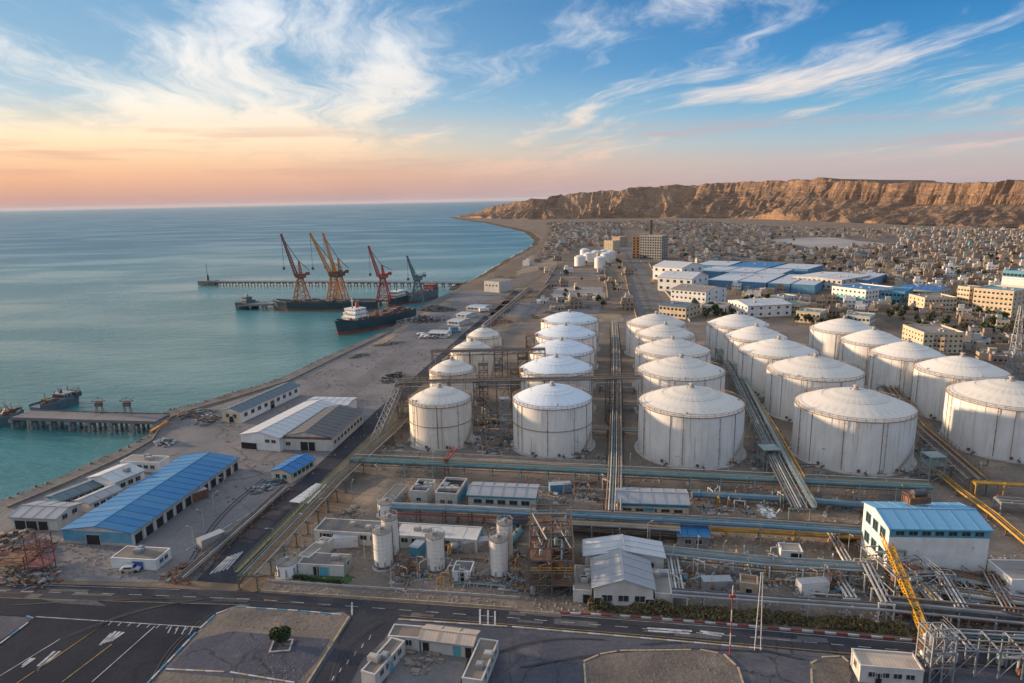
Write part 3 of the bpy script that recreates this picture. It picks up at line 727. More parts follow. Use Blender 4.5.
for k, (l, r, y) in enumerate([(512,593,398),(519,594,368),(529,594.5,350),(534.5,597,334),(540.5,599,320)]):
    TANKS['b', k] = make_tank('cone_roof_tank', ['white tank with pale bluish roof and mid ring, front of its row', 'white tank with pale bluish roof directly behind the ringed front tank', 'white pale-roofed tank in the middle of the left centre row', 'white pale-roofed tank second from the back in the left centre row', 'white pale-roofed tank at the far end of the left centre row'][k], 'white tanks of the left centre row', l, r, y, M_tank, M_troof_sky, 4.4, 26, k == 0, True, gap=-1.2 if k else 0, ribs=10)
for k, (l, r, y) in enumerate([(638,746,402),(637,726,370),(634.5,711.5,350),(635,696,334.5),(626,687,323)]):
    TANKS['c', k] = make_tank('cone_roof_tank', ['broad dusty-roofed tank with rusty vertical pipes, front of the middle row', 'dusty-roofed tank just behind the broad middle-row front tank', 'dusty-roofed tank in the centre of the middle row', 'dusty-roofed tank second from the back of the middle row', 'dusty-roofed tank at the far end of the middle row by the boulevard'][k], 'dusty roofed tanks of the middle row', l, r, y, M_tank, M_troof_b, 5.0, 32, front=(k == 0), ribs=14)
for k, (l, r, y) in enumerate([(794,919,405),(766,866,370),(738,820,351),(724,789,337),(706,771,324)]):
    TANKS['d', k] = make_tank('cone_roof_tank', ['largest tank, rust-streaked with dusty roof, behind the blue-roofed plant', 'big dusty-roofed tank behind the largest tank', 'middle tank of the diagonal row right of the boulevard', 'fourth tank back in the diagonal row right of the boulevard', 'farthest tank of the diagonal row, nearest the boulevard houses'][k], 'tanks of the right diagonal row', l, r, y, M_tank, M_troof_b if k < 2 else M_troof_c, 5.2, 34, front=(k == 0), ribs=16)
for k, (l, r, y) in enumerate([(945,1079,396),(913,1012,370),(869,948,354),(839,908,341),(809,880,329)]):
    TANKS['e', k] = make_tank('cone_roof_tank', ['tank cut off by the right edge of the photograph', 'broad tank behind the one at the right edge', 'middle tank of the rightmost row', 'fourth tank back in the rightmost row', 'farthest tank of the rightmost row beside the houses'][k], 'tanks of the rightmost row', l, r, y, M_tank, M_troof_b if k == 0 else M_troof_c, 5.2, 32, ribs=14)

# ------------------------------------------------------------------ buildings
def wall_open(mb_wall, *a): pass
WIN = {}
def win_mesh(w, h, fm):
    k = (round(w,2), round(h,2), fm.name)
    if k not in WIN:
        f = MB(); t = .10
        f.box(-w/2-t,w/2+t,-.09,.02,h/2,h/2+t); f.box(-w/2-t,w/2+t,-.16,.02,-h/2-t,-h/2); f.box(-w/2-t,-w/2,-.09,.02,-h/2,h/2); f.box(w/2,w/2+t,-.09,.02,-h/2,h/2)
        f.box(-.03,.03,-.07,.0,-h/2,h/2)
        p = MB(); p.box(-w/2,w/2,-.035,.02,-h/2,h/2)
        WIN[k] = (f.mesh('window', fm), p.mesh('pane', M_glass))
    return WIN[k]
def add_window(root, x, y, z, rot, w=1.3, h=1.1, fm=None):
    fme, pme = win_mesh(w, h, fm or M_frame)
    f = link('window', fme, root, (x,y,z), rot); link('pane', pme, f); return f
DOOR = {}
def add_door(root, x, y, rot, w, h, dm, name='door'):
    k = (w, h, dm.name)
    if k not in DOOR:
        d = MB(); d.box(-w/2,w/2,-.06,.02,.02,h); DOOR[k] = d.mesh('door', dm)
        f = MB(); f.box(-w/2-.14,-w/2,-.13,.02,.0,h+.14); f.box(w/2,w/2+.14,-.13,.02,0,h+.14); f.box(-w/2,w/2,-.13,.02,h,h+.14); DOOR[k, 1] = f.mesh('door_frame', M_frame)
    d = link(name, DOOR[k], root, (x,y,0), rot); link('frame', DOOR[k,1], d); return d

FOOTPRINTS = []
def building(name, label, fl, fr, br, h, roof='flat', wall=None, roofm=None, rise=1.5, front=(), right=(), left=(), cat='building', group=None, npan=None, trim=None, ac=0, parapet=.13, rect=None, vents=0, over=.4, gable_wall=None, base=None, roofm2=None):
    """fl, fr, br: eave corners in the photograph (front left, front right, back right) at height h"""
    wall = wall or M_plaster; roofm = roofm or M_flat_dark
    if rect: A, ux, W, D = rect
    else:
        A, B, C_ = at(*fl, h), at(*fr, h), at(*br, h)
        ux = (B-A); W = ux.length; ux.normalize(); uy = Vector((-ux.y, ux.x, 0)); D = max(2.0, (C_-B).dot(uy))
    rz = math.atan2(ux.y, ux.x)
    FOOTPRINTS.append((A.x, A.y, ux.x, ux.y, W, D))
    t = thing(name, label, cat, (A.x, A.y, 0), rz, group)
    mb = MB()
    if roof == 'gable_y':
        mb.add([(0,0,0),(W,0,0),(W,0,h),(W/2,0,h+rise-.1),(0,0,h),(0,D,0),(W,D,0),(W,D,h),(W/2,D,h+rise-.1),(0,D,h)], [(0,1,2,3,4),(9,8,7,6,5),(0,4,9,5),(1,6,7,2)])
    elif roof == 'gable_x':
        mb.add([(0,0,0),(0,0,h),(0,D/2,h+rise-.1),(0,D,h),(0,D,0),(W,0,0),(W,0,h),(W,D/2,h+rise-.1),(W,D,h),(W,D,0)], [(0,1,2,3,4),(9,8,7,6,5),(0,5,6,1),(4,3,8,9)])
    else: mb.box(0,W,0,D,0,h)
    mb.build('wall', wall, t)
    if base:
        mb = MB(); mb.box(-.04,W+.04,-.04,D+.04,0,.7); mb.build('plinth', base, t)
    if roof == 'flat':
        mb = MB(); mb.box(.15,W-.15,.15,D-.15,h,h+.08); rf = mb.build('roof', roofm, t)
        if parapet:
            th = .22
            for (x0,x1,y0,y1) in ((-.05,W+.05,-.05,th),(-.05,W+.05,D-th,D+.05),(-.05,th,th,D-th),(W-th,W+.05,th,D-th)):
                mb = MB(); mb.box(x0,x1,y0,y1,h,h+parapet); mb.build('parapet', wall, t)
        # roofing felt sheets
        if W*D > 60:
            ns = max(2, int(W/3.2)); sm = MB(); sm.box(.04,W and (W-.5)/ns-.04,.3,D-.3,.08,.13); me = sm.mesh('roof_sheet', roofm)
            me_b = sm.mesh('roof_sheet', roofm2) if roofm2 else me
            for k in range(ns):
                link('roof_sheet', me_b if roofm2 and k < ns*.45 else me, rf, (.25+k*(W-.5)/ns, 0, h+random.uniform(-.02,.03)))
    else:
        ridge_x = roof == 'gable_x'; L, S = (W, D) if ridge_x else (D, W)
        if ridge_x: rl, rr = (0,0,0), 0
        else: rl, rr = (W,0,0), PI/2
        cap = MB(); cap.box(-over,L+over,S/2-.22,S/2+.22,h+rise-.02,h+rise+.10)
        rf = link('roof', cap.mesh('roof', roofm), t, rl, rr)
        n = npan or max(3, int(round(L/3.0))); pw = (L+2*over)/n; sl = rise/(S/2)
        pm = MB(); y0 = -over; z0 = h - over*sl; w = pw-.07
        pm.add([(0,y0,z0),(w,y0,z0),(w,S/2,h+rise),(0,S/2,h+rise),(0,y0,z0-.14),(w,y0,z0-.14),(w,S/2,h+rise-.14),(0,S/2,h+rise-.14)], [(0,1,2,3),(7,6,5,4),(4,5,1,0),(5,6,2,1),(6,7,3,2),(7,4,0,3)])
        # raised lap at one edge
        pm.add([(0,y0,z0),(.12,y0,z0),(.12,S/2,h+rise),(0,S/2,h+rise),(0,y0,z0+.08),(.12,y0,z0+.08),(.12,S/2,h+rise+.08),(0,S/2,h+rise+.08)], [(4,5,6,7),(0,1,5,4),(1,2,6,5),(3,0,4,7)])
        ms = [pm.mesh('roof_panel', roofm)]
        alt = {M_blue_roof: M_blue_roof2}.get(roofm)
        if alt: ms.append(pm.mesh('roof_panel', alt))
        for k in range(n):
            for side in (0,1):
                me = ms[0] if len(ms) < 2 or random.random() < .75 else ms[1]
                if side == 0: link('roof_panel', me, rf, (-over+k*pw, 0, random.uniform(0,.02)))
                else: link('roof_panel', me, rf, (-over+(k+1)*pw, S, random.uniform(0,.02)), PI)
        # gutters
        for yy in (-over-.12, S+over+.02):
            mb = MB(); mb.box(-over,L+over,yy,yy+.12,h-.35,h-.12); mb.build('gutter', trim or M_steel, rf)
    def side(spec, origin, rot, length):
        for s in spec:
            kind = s[0]
            if kind == 'w':           # ('w', count, z, w, h, margin0, margin1)
                _, n, z, w, hh = s[:5]; m0 = s[5] if len(s) > 5 else 1.0; m1 = s[6] if len(s) > 6 else m0
                n = max(0, min(n, int((length-m0-m1)/(w*1.45))))
                for k in range(n):
                    q = m0 + (length-m0-m1)*((k+.5)/n)
                    p = Vector((q,0,0)); p.rotate(Matrix.Rotation(rot,3,'Z'))
                    add_window(t, origin[0]+p.x, origin[1]+p.y, z, rot, w, hh, trim if trim else None)
            elif kind == 'd':         # ('d', fraction, w, h, mat)
                _, fr_, w, hh, dm = s; p = Vector((length*fr_,0,0)); p.rotate(Matrix.Rotation(rot,3,'Z'))
                add_door(t, origin[0]+p.x, origin[1]+p.y, rot, w, hh, dm, 'door' if w < 2.6 else 'bay_door')
            elif kind == 'band':      # ('band', z0, z1, mat)
                _, z0, z1, dm = s; mb = MB(); mb.box(0.02,length-.02,-.03,.0,z0,z1); mb.build('painted_band', dm, t, origin, rotz=rot)
            elif kind == 'col':       # pilasters
                _, n, w, dm = s; mb = MB(); mb.box(-w/2,w/2,-.18,.0,0,h-.1); me = mb.mesh('pilaster', dm)
                for k in range(n+1):
                    p = Vector((w/2+.02+(length-w-.04)*k/n,0,0)); p.rotate(Matrix.Rotation(rot,3,'Z')); link('pilaster', me, t, (origin[0]+p.x, origin[1]+p.y, 0), rot)
    side(front, (0,0,0), 0, W); side(right, (W,0,0), PI/2, D); side(left, (0,D,0), -PI/2, D)
    for k in range(ac):
        mb = MB(); s = random.uniform(.6,1.1); mb.box(-s,s,-.6,.6,.1,1.0); mb.box(-s*.7,s*.7,-.45,.45,1.0,1.12)
        zz = h if roof == 'flat' else h+rise*.5
        mb.build('rooftop_unit', random.choice([M_steel, M_cwall]), t, (random.uniform(W*.15,W*.85), random.uniform(D*.25,D*.75), zz))
    for k in range(vents):
        mb = MB(); mb.lathe([(.25,0),(.25,.7),(.45,.75),(.4,1.1),(.1,1.25)], 8)
        f = (k+.5)/vents
        mb.build('ridge_vent', M_steel, t, (W/2, D*f, h+rise) if roof == 'gable_y' else (W*f, D/2, h+rise))
    return t
D_ = M_dark_door
M_roof_brown = mat('dusty_brown_roof', (.19,.155,.13), (.14,.115,.10), .9, .2, dirt=(.26,.22,.19), dscale=.25)
M_light_flat = mat('pale_roofing', (.50,.48,.46), (.38,.365,.35), .85, .2, dirt=(.22,.2,.18), dscale=.25, dlo=.52)
building('blue_warehouse', 'long blue-roofed warehouse with open bays on the quay', (62,529),(131,532.5),(243,457.5), 3.7, 'gable_y', M_plaster, M_blue_roof, 1.3,
         front=[('band',0.75,3.5,M_teal_wall),('d',.44,3.6,2.6,D_),('w',2,1.9,1.3,.9,1.2,18),('w',2,1.9,1.3,.9,17,1.5)], right=[('d',(k+.55)/12,2.7,2.5,D_) for k in range(12)]+[('band',2.95,3.6,M_bluewall),('col',12,.7,M_plaster)], cat='warehouse', base=M_cwall)
building('gate_office', 'small white flat-roofed office with blue door beside the main road', (110.7,558),(155.5,560.5),(170.5,548.5), 2.5, 'flat', M_white, M_roof_brown, front=[('w',2,1.4,1.2,.9,.8,10),('d',.6,2.6,2.0,M_bluedoor),('w',1,1.4,1.2,.9,15,1)], right=[('w',3,1.5,1.1,.9)], cat='office', ac=2)
building('grey_shed', 'grey-roofed white shed with dark openings at the left shore', (10,516),(56,518),(80.5,503), 3.5, 'gable_x', M_plaster, M_grey_roof, 1.0, front=[('d',.2,3,2.4,D_),('d',.45,3,2.4,D_),('d',.7,2.6,2.4,D_)], right=[('w',4,2.6,1.6,1.2)], cat='shed')
building('twin_gable_store', 'white store with pale blue roof strip near the jetty root', (88,477),(115,482),(145,470), 4.2, 'gable_y', M_white, M_light_roof, 1.3, front=[('w',3,2,1.4,1.2)], right=[('w',6,2.4,1.5,1.2)], cat='store', ac=1)
building('low_annex', 'low white annex with flat pale roof behind the pale store', (120,461.5),(158,463),(173,456.5), 3.2, 'flat', M_white, M_flat_light, front=[('w',5,1.8,1.3,1)], cat='annex', ac=2)
building('boat_shed', 'narrow low shed with deep blue roof along the shore', (46,496),(60,500),(91,481), 2.8, 'gable_y', M_teal_wall, M_steelblue_roof, .7, right=[('w',5,1.6,1.3,.9)], cat='shed')
building('shore_store', 'narrow white store between the blue shed and blue warehouse', (75,500),(89,503),(112,487), 3.2, 'gable_y', M_white, M_grey_roof, .7, right=[('w',5,1.8,1.3,1)], cat='store')
building('quayside_warehouse', 'slate-roofed warehouse with yellow end wall at the water edge', (221.5,410),(240,411.5),(289,384), 4.6, 'gable_y', M_white, M_steelblue_roof, 1.1, front=[('band',.1,4.4,M_yellow_wall if 'M_yellow_wall' in globals() else M_cream),('w',3,2.6,1.5,1.4),('d',.5,2,2.4,D_)], right=[('w',9,2.6,1.8,1.4),('d',.5,2.5,3,D_)], cat='warehouse')
building('white_warehouse', 'long white gabled warehouse beside the dark-roofed one', (240.5,434),(279,437.5),(322,403.5), 5.0, 'gable_y', M_white, M_light_roof, 1.5, front=[('d',.2,6,2.2,D_),('w',3,3.4,1.6,1,9,1)], right=[('w',7,2.6,1.6,1.2)], cat='warehouse')
building('white_annex', 'flat white annex behind the long white gabled warehouse', (304,404),(347,405),(352,397.5), 4.2, 'gable_x', M_white, M_light_roof, .5, front=[('w',6,2.4,1.6,1.2)], cat='annex')
building('dark_warehouse', 'dark-roofed warehouse with weathered brown gable', (281,436),(331.5,437.5),(366.5,410.5), 4.8, 'gable_y', M_plaster, M_dark_roof, 1.9, front=[('band',3.9,4.75,M_rust),('w',3,2.2,1.6,1.2,1,14),('d',.45,2.6,3,D_),('d',.6,2.2,3,D_),('w',3,2.2,1.5,1.2,17,1)], right=[('w',9,2.4,1.8,1.2)], cat='warehouse')
building('blue_roof_workshop', 'small workshop with vivid blue roof beside the harbour road', (271,470),(290.5,472.5),(311.5,457.5), 3.4, 'gable_y', M_cream, M_deepblue, .9, front=[('w',2,1.8,1.3,1.1)], right=[('w',6,1.9,1.3,1.1)], cat='workshop', trim=M_teal_frame)
for k, (fl, fr, br, lab) in enumerate([((289,502),(300,503.5),(322,484),'left long canopy of weathered white sheets over the harbour road'),((303,503),(312,504),(331,487),'right long canopy of weathered white sheets over the harbour road')]):
    A, B, C_ = at(*fl, 3), at(*fr, 3), at(*br, 3); ux = (B-A).normalized(); uy = Vector((-ux.y,ux.x,0)); W = (B-A).length; Dp = (C_-B).dot(uy)
    t = thing('road_canopy', lab, 'canopy', (A.x,A.y,0), math.atan2(ux.y,ux.x), 'canopies over the harbour road')
    n = 7; sm = MB(); sm.box(0,W,.05,Dp/n-.05,3,3.1); me = sm.mesh('roof_sheet', M_light_roof)
    pmh = MB(); pmh.bar((0,0,0),(0,0,3),.16); pme = pmh.mesh('post', M_steel)
    for q in range(n):
        link('roof_sheet', me, t, (0, q*Dp/n, random.uniform(-.05,.05)))
        for xx in (.2, W-.2): link('post', pme, t, (xx, q*Dp/n+.4, 0))

building('green_lawn_office', 'white office with dark flat roof behind a strip of lawn', (297.5,564),(343.5,566.5),(356.5,555), 2.6, 'flat', M_plaster, M_flat_dark, front=[('w',2,1.9,1.4,1.1,.8,12),('d',.4,1.3,2.2,D_),('d',.55,2.6,2.2,M_teal_frame),('w',2,1.9,1.4,1.1,12,.8)], right=[('w',2,2,1.3,1.1),('band',.2,3.3,M_palegreen)], cat='office', ac=1)
building('long_workshop', 'long low white workshop behind the silos, roof half dark half pale', (314,531),(477,541),(481,528), 3.0, 'flat', M_plaster, M_light_flat, roofm2=M_flat_dark, front=[('w',15,2.1,1.6,1.1),('d',.08,2.2,2.6,D_),('d',.5,2.2,2.6,D_),('d',.8,3,2.8,D_)], right=[('band',.2,3.6,M_teal_wall)], cat='workshop', ac=5, parapet=.3)
building('side_wing', 'narrow pale wing left of the lawn office', (298,556),(309,558),(318,536), 2.7, 'flat', M_plaster, M_flat_light, front=[('d',.5,1.2,2.1,D_)], cat='wing', ac=3)
building('pump_hut', 'tiny white pump hut standing between the two right silos', (452,571.5),(470.5,572.5),(475,562), 2.3, 'flat', M_white, M_flat_dark, front=[('w',2,1.8,1.1,1.1),('d',.5,1.2,2.1,D_)], cat='hut')
building('teal_store', 'low grey-roofed store with teal trim behind the pipe bridge', (468,494),(535,497),(538,484.5), 4.0, 'gable_x', M_plaster, M_grey_roof, .8, front=[('band',3.2,3.9,M_teal_wall),('w',7,2.1,2.0,1.1)], right=[('w',2,2,1.5,1.1)], cat='store', trim=M_teal_frame)
building('blue_front_store', 'grey-roofed store with bright blue front, middle of the pipe yard', (617,501.5),(689,504),(687,489.5), 4.2, 'gable_x', M_cream, M_grey_roof, .9, front=[('band',3.1,4.0,M_bluewall),('w',6,1.9,2.0,1.2),('d',.45,2.6,2.8,M_teal_frame)], right=[('w',2,2,1.5,1.1)], cat='store', trim=M_teal_frame)
building('blue_kiosk', 'small blue-roofed kiosk beside the yellow pipe run', (678.5,534.5),(709,535.5),(705,525.5), 3.2, 'gable_x', M_grey, M_blue_roof, .5, front=[('band',2.4,3.0,M_bluewall),('w',3,1.5,1.4,1.1)], cat='kiosk')
building('rear_hall', 'wide pale sheet-roofed hall behind the front gabled hall', (585,555),(664,557),(663,542), 5.0, 'gable_y', M_plaster, M_light_roof, 1.4, front=[('w',4,3,1.4,1.1)], right=[('w',2,2.5,1.4,1.1)], cat='hall')
building('gabled_hall', 'grey sheet-roofed gabled hall facing the hedge', (594,586.5),(653.5,588.5),(650,557.5), 4.8, 'gable_y', M_plaster, M_grey_roof, 1.8, front=[('w',4,2.4,2.0,1.3),('d',.08,1.6,2.4,D_),('d',.94,1.6,2.4,D_)], right=[('w',4,2.5,1.5,1.1)], cat='hall')
building('left_lean_to', 'low broken-roofed lean-to left of the gabled hall', (573,590),(592,591),(592,566), 2.8, 'flat', M_plaster, M_flat_light, front=[('d',.7,1.3,2,D_)], cat='lean-to', ac=4)
building('right_lean_to', 'low flat lean-to right of the gabled hall', (655,593.5),(672,594.5),(669,570), 3.0, 'flat', M_plaster, M_flat_light, front=[('w',1,1.8,1.8,1)], cat='lean-to', ac=2)
building('site_cabin', 'white site cabin alone on the sandy loading yard', (781,551),(803,552.5),(801,544.5), 2.4, 'flat', M_white, M_flat_light, front=[('d',.7,2.2,2.1,D_)], cat='cabin', parapet=.2)
building('tan_ruin', 'roofless tan ruin beside the front pipe rack', (740,586),(758,588.5),(756,579.5), 2.3, 'flat', M_tan, M_dirt, front=[('d',.5,1.2,2,D_)], cat='ruin', parapet=.9)
PLANT = building('blue_roof_plant', 'tall white plant with blue roof and teal window strip', (890,527.5),(991,529),(963,503), 12.5, 'gable_x', M_white, M_plant_roof, 1.4, front=[('band',10.4,12.3,M_teal_wall),('w',16,11.3,1.7,.9,.8),('w',3,1.6,1.2,1.2,4,12),('w',2,1.6,1.2,1.2,28,2)], left=[('w',5,10,2.2,2.2),('w',5,5.5,2.2,2.2)], cat='plant', trim=M_teal_frame)
building('white_store', 'white flat store with square windows right of the tall plant', (988,560),(1012,580),(1062,560), 5.5, 'flat', M_white, M_flat_light, left=[('w',4,3.2,1.6,1.4)], front=[('w',4,3.2,1.6,1.6),('d',.8,2,2.4,D_)], cat='store')
building('roadside_block', 'low white block with dusty roof in the lower right corner', (860.5,667),(924,672),(920,655), 2.9, 'flat', M_plaster, M_pink_roof, front=[('w',6,1.7,1.3,.9),('d',.3,1,2,D_)], left=[('w',2,2,1,1)], cat='block', parapet=.35)
# courtyard compound
building('west_wing', 'narrow west wing of the courtyard compound with long roof', (361,672),(375,676),(397,640), 2.6, 'flat', M_plaster, M_roof_brown, right=[('w',5,1.9,1.1,1.1),('d',.5,1.2,2.1,M_teal_frame)], front=[('w',1,1.9,1.1,1)], cat='wing', ac=2, parapet=.3)
building('north_wing', 'dark-roofed back wing of the courtyard compound', (388,637),(419,639.5),(424,627.5), 2.6, 'flat', M_plaster, M_roof_brown, front=[('w',3,1.8,1.1,1.1)], cat='wing', parapet=.3)
building('tan_roof_wing', 'courtyard wing with ribbed dusty tan roof', (420.5,637.5),(472.5,644),(477,631), 3.0, 'gable_x', M_plaster, M_pink_roof, .6, front=[('w',3,1.9,1.3,1.2,3,5),('d',.1,1.2,2.2,D_),('d',.7,1.4,2.2,M_teal_frame),('d',.92,1.2,2.2,D_)], cat='wing')
building('east_wing', 'long low east wing of the courtyard compound', (462,679),(482,682),(492,641), 2.5, 'flat', M_plaster, M_roof_brown, left=[('w',5,1.8,1.1,1.1)], right=[('w',4,1.8,1.1,1.1)], cat='wing', ac=2, parapet=.3)
# two burnt-out huts and the narrow hut beside them
building('ruined_hut', 'left soot-blackened roofless hut near the pipe bridge', (410,493),(427,494),(432,482), 3.6, 'flat', M_plaster, M_dark_door, front=[('w',2,1.9,1.2,1)], cat='ruin', parapet=.8, ac=6)
building('ruined_hut', 'right soot-blackened roofless hut with teal side wall', (435,495),(457,496.5),(461,480.5), 3.6, 'flat', M_plaster, M_dark_door, front=[('w',3,1.9,1.2,1)], right=[('band',.2,3.4,M_teal_wall)], cat='ruin', parapet=.8, ac=7)
building('narrow_hut', 'narrow dark hut left of the two burnt huts', (381,500),(394,501),(405,485), 3.6, 'flat', M_grey, M_flat_dark, front=[('d',.5,1.4,2.2,D_)], right=[('w',3,2,1,1)], cat='hut')

# ------------------------------------------------------------------ silos
M_silo = tank_mat('silo_paint', (.62,.58,.53), (.52,.49,.45), (.42,.36,.30))
def silo(label, cx, yb, wpx, ytop, m=None, group='cement silos behind the main road'):
    m = m or M_silo; c = at(cx, yb); r = wpx/2*(at(cx+1, yb)-c).length
    # height from the pixel of the top
    lo, hi = 3, 40
    for _ in range(30):
        mid = (lo+hi)/2
        if project((c.x, c.y, mid))[1] > ytop: lo = mid
        else: hi = mid
    H = lo; t = thing('silo', label, 'silo', (c.x,c.y,0), random.uniform(0,1), group)
    mb = MB()
    n = 8; prof = []; zb = min(1.3, H*.12)
    for k in range(n): prof += [(r, zb+(H-zb)*k/n), (r, zb+(H-zb)*(k+1)/n-.08), (r-.05, zb+(H-zb)*(k+1)/n)]
    mb.lathe(prof, 28); mb.build('shell', m, t, smooth=True)
    mb = MB(); mb.lathe([(r*1.03,H),(r*1.03,H+.12),(r*.3,H+.3),(.15,H+.32)], 28); mb.build('roof', M_flat_light, t)
    mb = MB(); mb.lathe([(r*1.25,0),(r*1.25,.35),(r*1.1,.4)], 20); mb.build('footing', M_cwall, t)
    lm = MB(); lm.bar((r*1.0,0,0),(r*1.0,0,2.2),.3); lme = lm.mesh('leg', M_steel)
    for k in range(8): link('leg', lme, t, rotz=2*PI*k/8)
    mb = MB(); mb.ring((0,0,H+1.1), r, .05, 28)
    for k in range(14): q = 2*PI*k/14; mb.bar((r*math.cos(q),r*math.sin(q),H),(r*math.cos(q),r*math.sin(q),H+1.1),.06)
    mb.build('railing', M_steel, t)
    mb = MB()
    for yy in (-.25,.25): mb.bar((r+.2,yy,0),(r+.2,yy,H+1),.07)
    for k in range(int(H/.5)): mb.bar((r+.2,-.25,.4+k*.5),(r+.2,.25,.4+k*.5),.05)
    mb.build('ladder', M_rust, t); 
    mb = MB(); mb.tube((-r-.2,0,.6),(-r-.2,0,H+.5),.09,6); mb.tube((-r-.2,0,H+.5),(0,0,H+.6),.09,6); mb.build('fill_pipe', M_greypipe, t)
    mb = MB(); mb.box(-.45,.45,-.45,.45,H+.3,H+1.1); mb.build('dust_filter', M_steel, t)
    return t
silo('left silo of the front pair, pale and dusty', 384, 567, 18.5, 531); silo('silo half hidden behind the left pale silo', 391.5, 557, 16, 518)
silo('single silo with a rusty machine on top', 436.5, 571, 17.5, 536); silo('front right silo beside the pipe structure', 499.5, 577, 18, 539); silo('silo half hidden behind the front right silo', 505.5, 561, 15.5, 523)
t = silo('short squat white vessel at the corner of the yard', 288, 574, 20, 565, M_white, None); t['category'] = 'vessel'; t.name = 'squat_vessel'
t = silo('white overhead water vessel beside the pipe bridge', 387, 515, 17, 502, M_white, None); t['category'] = 'water tower'; t.name = 'water_tower'
# ------------------------------------------------------------------ pipe racks
BEAMS = {}
def pipe_rack(name, label, path, pipes, z=4.0, spacing=7.0, width=None, post_m=None, group=None, posts=True, height_post=None, walkway=None, cat='pipe rack', is_world=False):
    """path: pixels seen at height z; pipes: (offset across, height above z, radius, material)"""
    post_m = post_m or M_steel
    W = [Vector(p) for p in path] if is_world else [at(p[0], p[1], z) for p in path]
    o = W[0].copy(); o.z = 0
    t = thing(name, label, cat, o, 0, group)
    W = [p-o for p in W]
    if width is None: width = max(abs(p[0]) for p in pipes)*2 + 1.0
    # mitred offsets
    dirs = [(b-a).normalized() for a, b in zip(W[:-1], W[1:])]
    def off(i, d):
        if i == 0: u = dirs[0]
        elif i == len(W)-1: u = dirs[-1]
        else: u = (dirs[i-1]+dirs[i]).normalized()
        return Vector((-u.y, u.x, 0))*d
    if posts and width > 3.3:
        pipes = list(pipes) + [(random.uniform(-width/2+.2,width/2-.2), random.choice([-1.5,-1.3,.9,1.1]) if z > 3 else .7, random.uniform(.07,.14), random.choice([M_greypipe,M_brownpipe,M_rust,M_whitepipe,M_darksteel,M_yellowpipe])) for _ in range(5)]
    for (dx, dz, r, m) in pipes:
        mb = MB(); pts = [p + off(i, dx) + Vector((0,0,dz)) for i, p in enumerate(W)]
        mb.path(pts, r, 8 if r > .2 else 6)
        for p in pts[1:-1]: mb.lathe([(r*.2,-r),(r*.8,-r*.6),(r,0),(r*.8,r*.6),(r*.2,r)], 8, p)
        # flanges
        for a, b in zip(pts[:-1], pts[1:]):
            L = (b-a).length; k = max(1, int(L/random.uniform(13,24)))
            for i in range(k):
                c = a.lerp(b, (i+random.random())/k); u = (b-a).normalized(); mb.tube(c-u*.12, c+u*.12, r*1.45, 8)
        mb.build('pipe', m, t)
    if posts:
        hz = z - .25
        key = (round(hz,2), round(width,2), post_m.name)
        if key not in BEAMS:
            p = MB(); p.bar((0,0,0),(0,0,hz),.26); p.box(-.35,.35,-.35,.35,0,.3)
            b = MB(); b.bar((0,-width/2-.2,hz),(0,width/2+.2,hz),.28,.3)
            if hz > 5: b.bar((0,-width/2,hz*.55),(0,width/2,hz*.55),.2); b.bar((0,-width/2,.4),(0,width/2,hz*.55),.12)
            BEAMS[key] = (p.mesh('post', post_m), b.mesh('crossbeam', post_m))
        pme, bme = BEAMS[key]
        for i, (a, b) in enumerate(zip(W[:-1], W[1:])):
            L = (b-a).length; n = max(1, int(L/spacing)); rz = math.atan2(dirs[i].y, dirs[i].x); nv = Vector((-dirs[i].y, dirs[i].x, 0))
            for k in range(n + (1 if i == len(W)-2 else 0)):
                c = a.lerp(b, k/n); c = Vector((c.x, c.y, c.z - z))
                for s in (-1,1): link('post', pme, t, c + nv*(s*width/2), rz)
                link('crossbeam', bme, t, c, rz)
    if walkway:
        mb = MB(); d, dz, ww, m = walkway
        for i, (a, b) in enumerate(zip(W[:-1], W[1:])):
            p, q = a+off(i,d)+Vector((0,0,dz)), b+off(i+1,d)+Vector((0,0,dz)); mb.bar(p, q, ww, .1)
            for s in (-1,1):
                nv = Vector((-dirs[i].y, dirs[i].x, 0))*(s*ww/2)
                for hh in (.55,1.1): mb.bar(p+nv+Vector((0,0,hh)), q+nv+Vector((0,0,hh)), .07)
                L = (q-p).length; n = max(1, int(L/2.5))
                for k in range(n+1): c = p.lerp(q, k/n)+nv; mb.bar(c, c+Vector((0,0,1.1)), .07)
        mb.build('walkway', m, t)
    return t
def bundle(n, r, mats, pitch=.75, dz=0.0, jitter=.1):
    return [((k-(n-1)/2)*pitch, dz+random.uniform(0,jitter), r*random.uniform(.75,1.2), mats[k % len(mats)]) for k in range(n)]

pipe_rack('pipe_rack', 'pipe bundle with olive railings along the right edge of the harbour road', [(247,575),(338,480),(395,428),(430,391)], bundle(6,.2,[M_greypipe,M_olive,M_brownpipe,M_olive],.62), 3.6, 6, 4.2, M_olive, walkway=(2.4,.5,.8,M_olive))
pipe_rack('pipe_rack', 'low dark pipe run along the left edge of the harbour road', [(181,578),(256,513),(286,486)], bundle(4,.22,[M_brown,M_greypipe,M_darksteel],.7), 1.4, 5, 3.2, M_rust)
pipe_rack('pipe_rack', 'brown pipe bundle on the far stretch of the harbour road past the domed tanks', [(446,362),(486,325),(530,288)], bundle(5,.25,[M_brownpipe,M_greypipe,M_brown],.9), 2.6, 10, 4.6, M_brown)
pipe_rack('pipe_rack', 'long teal pipe rack just in front of the tanks', [(352,459),(520,466.5),(720,476),(930,486)], [(-1.6,.1,.50,M_tealpipe),(-.4,.1,.32,M_tealpipe),(.5,.1,.28,M_greypipe),(1.3,.1,.40,M_tealpipe)], 4.0, 8, 4.2, M_palegreen)
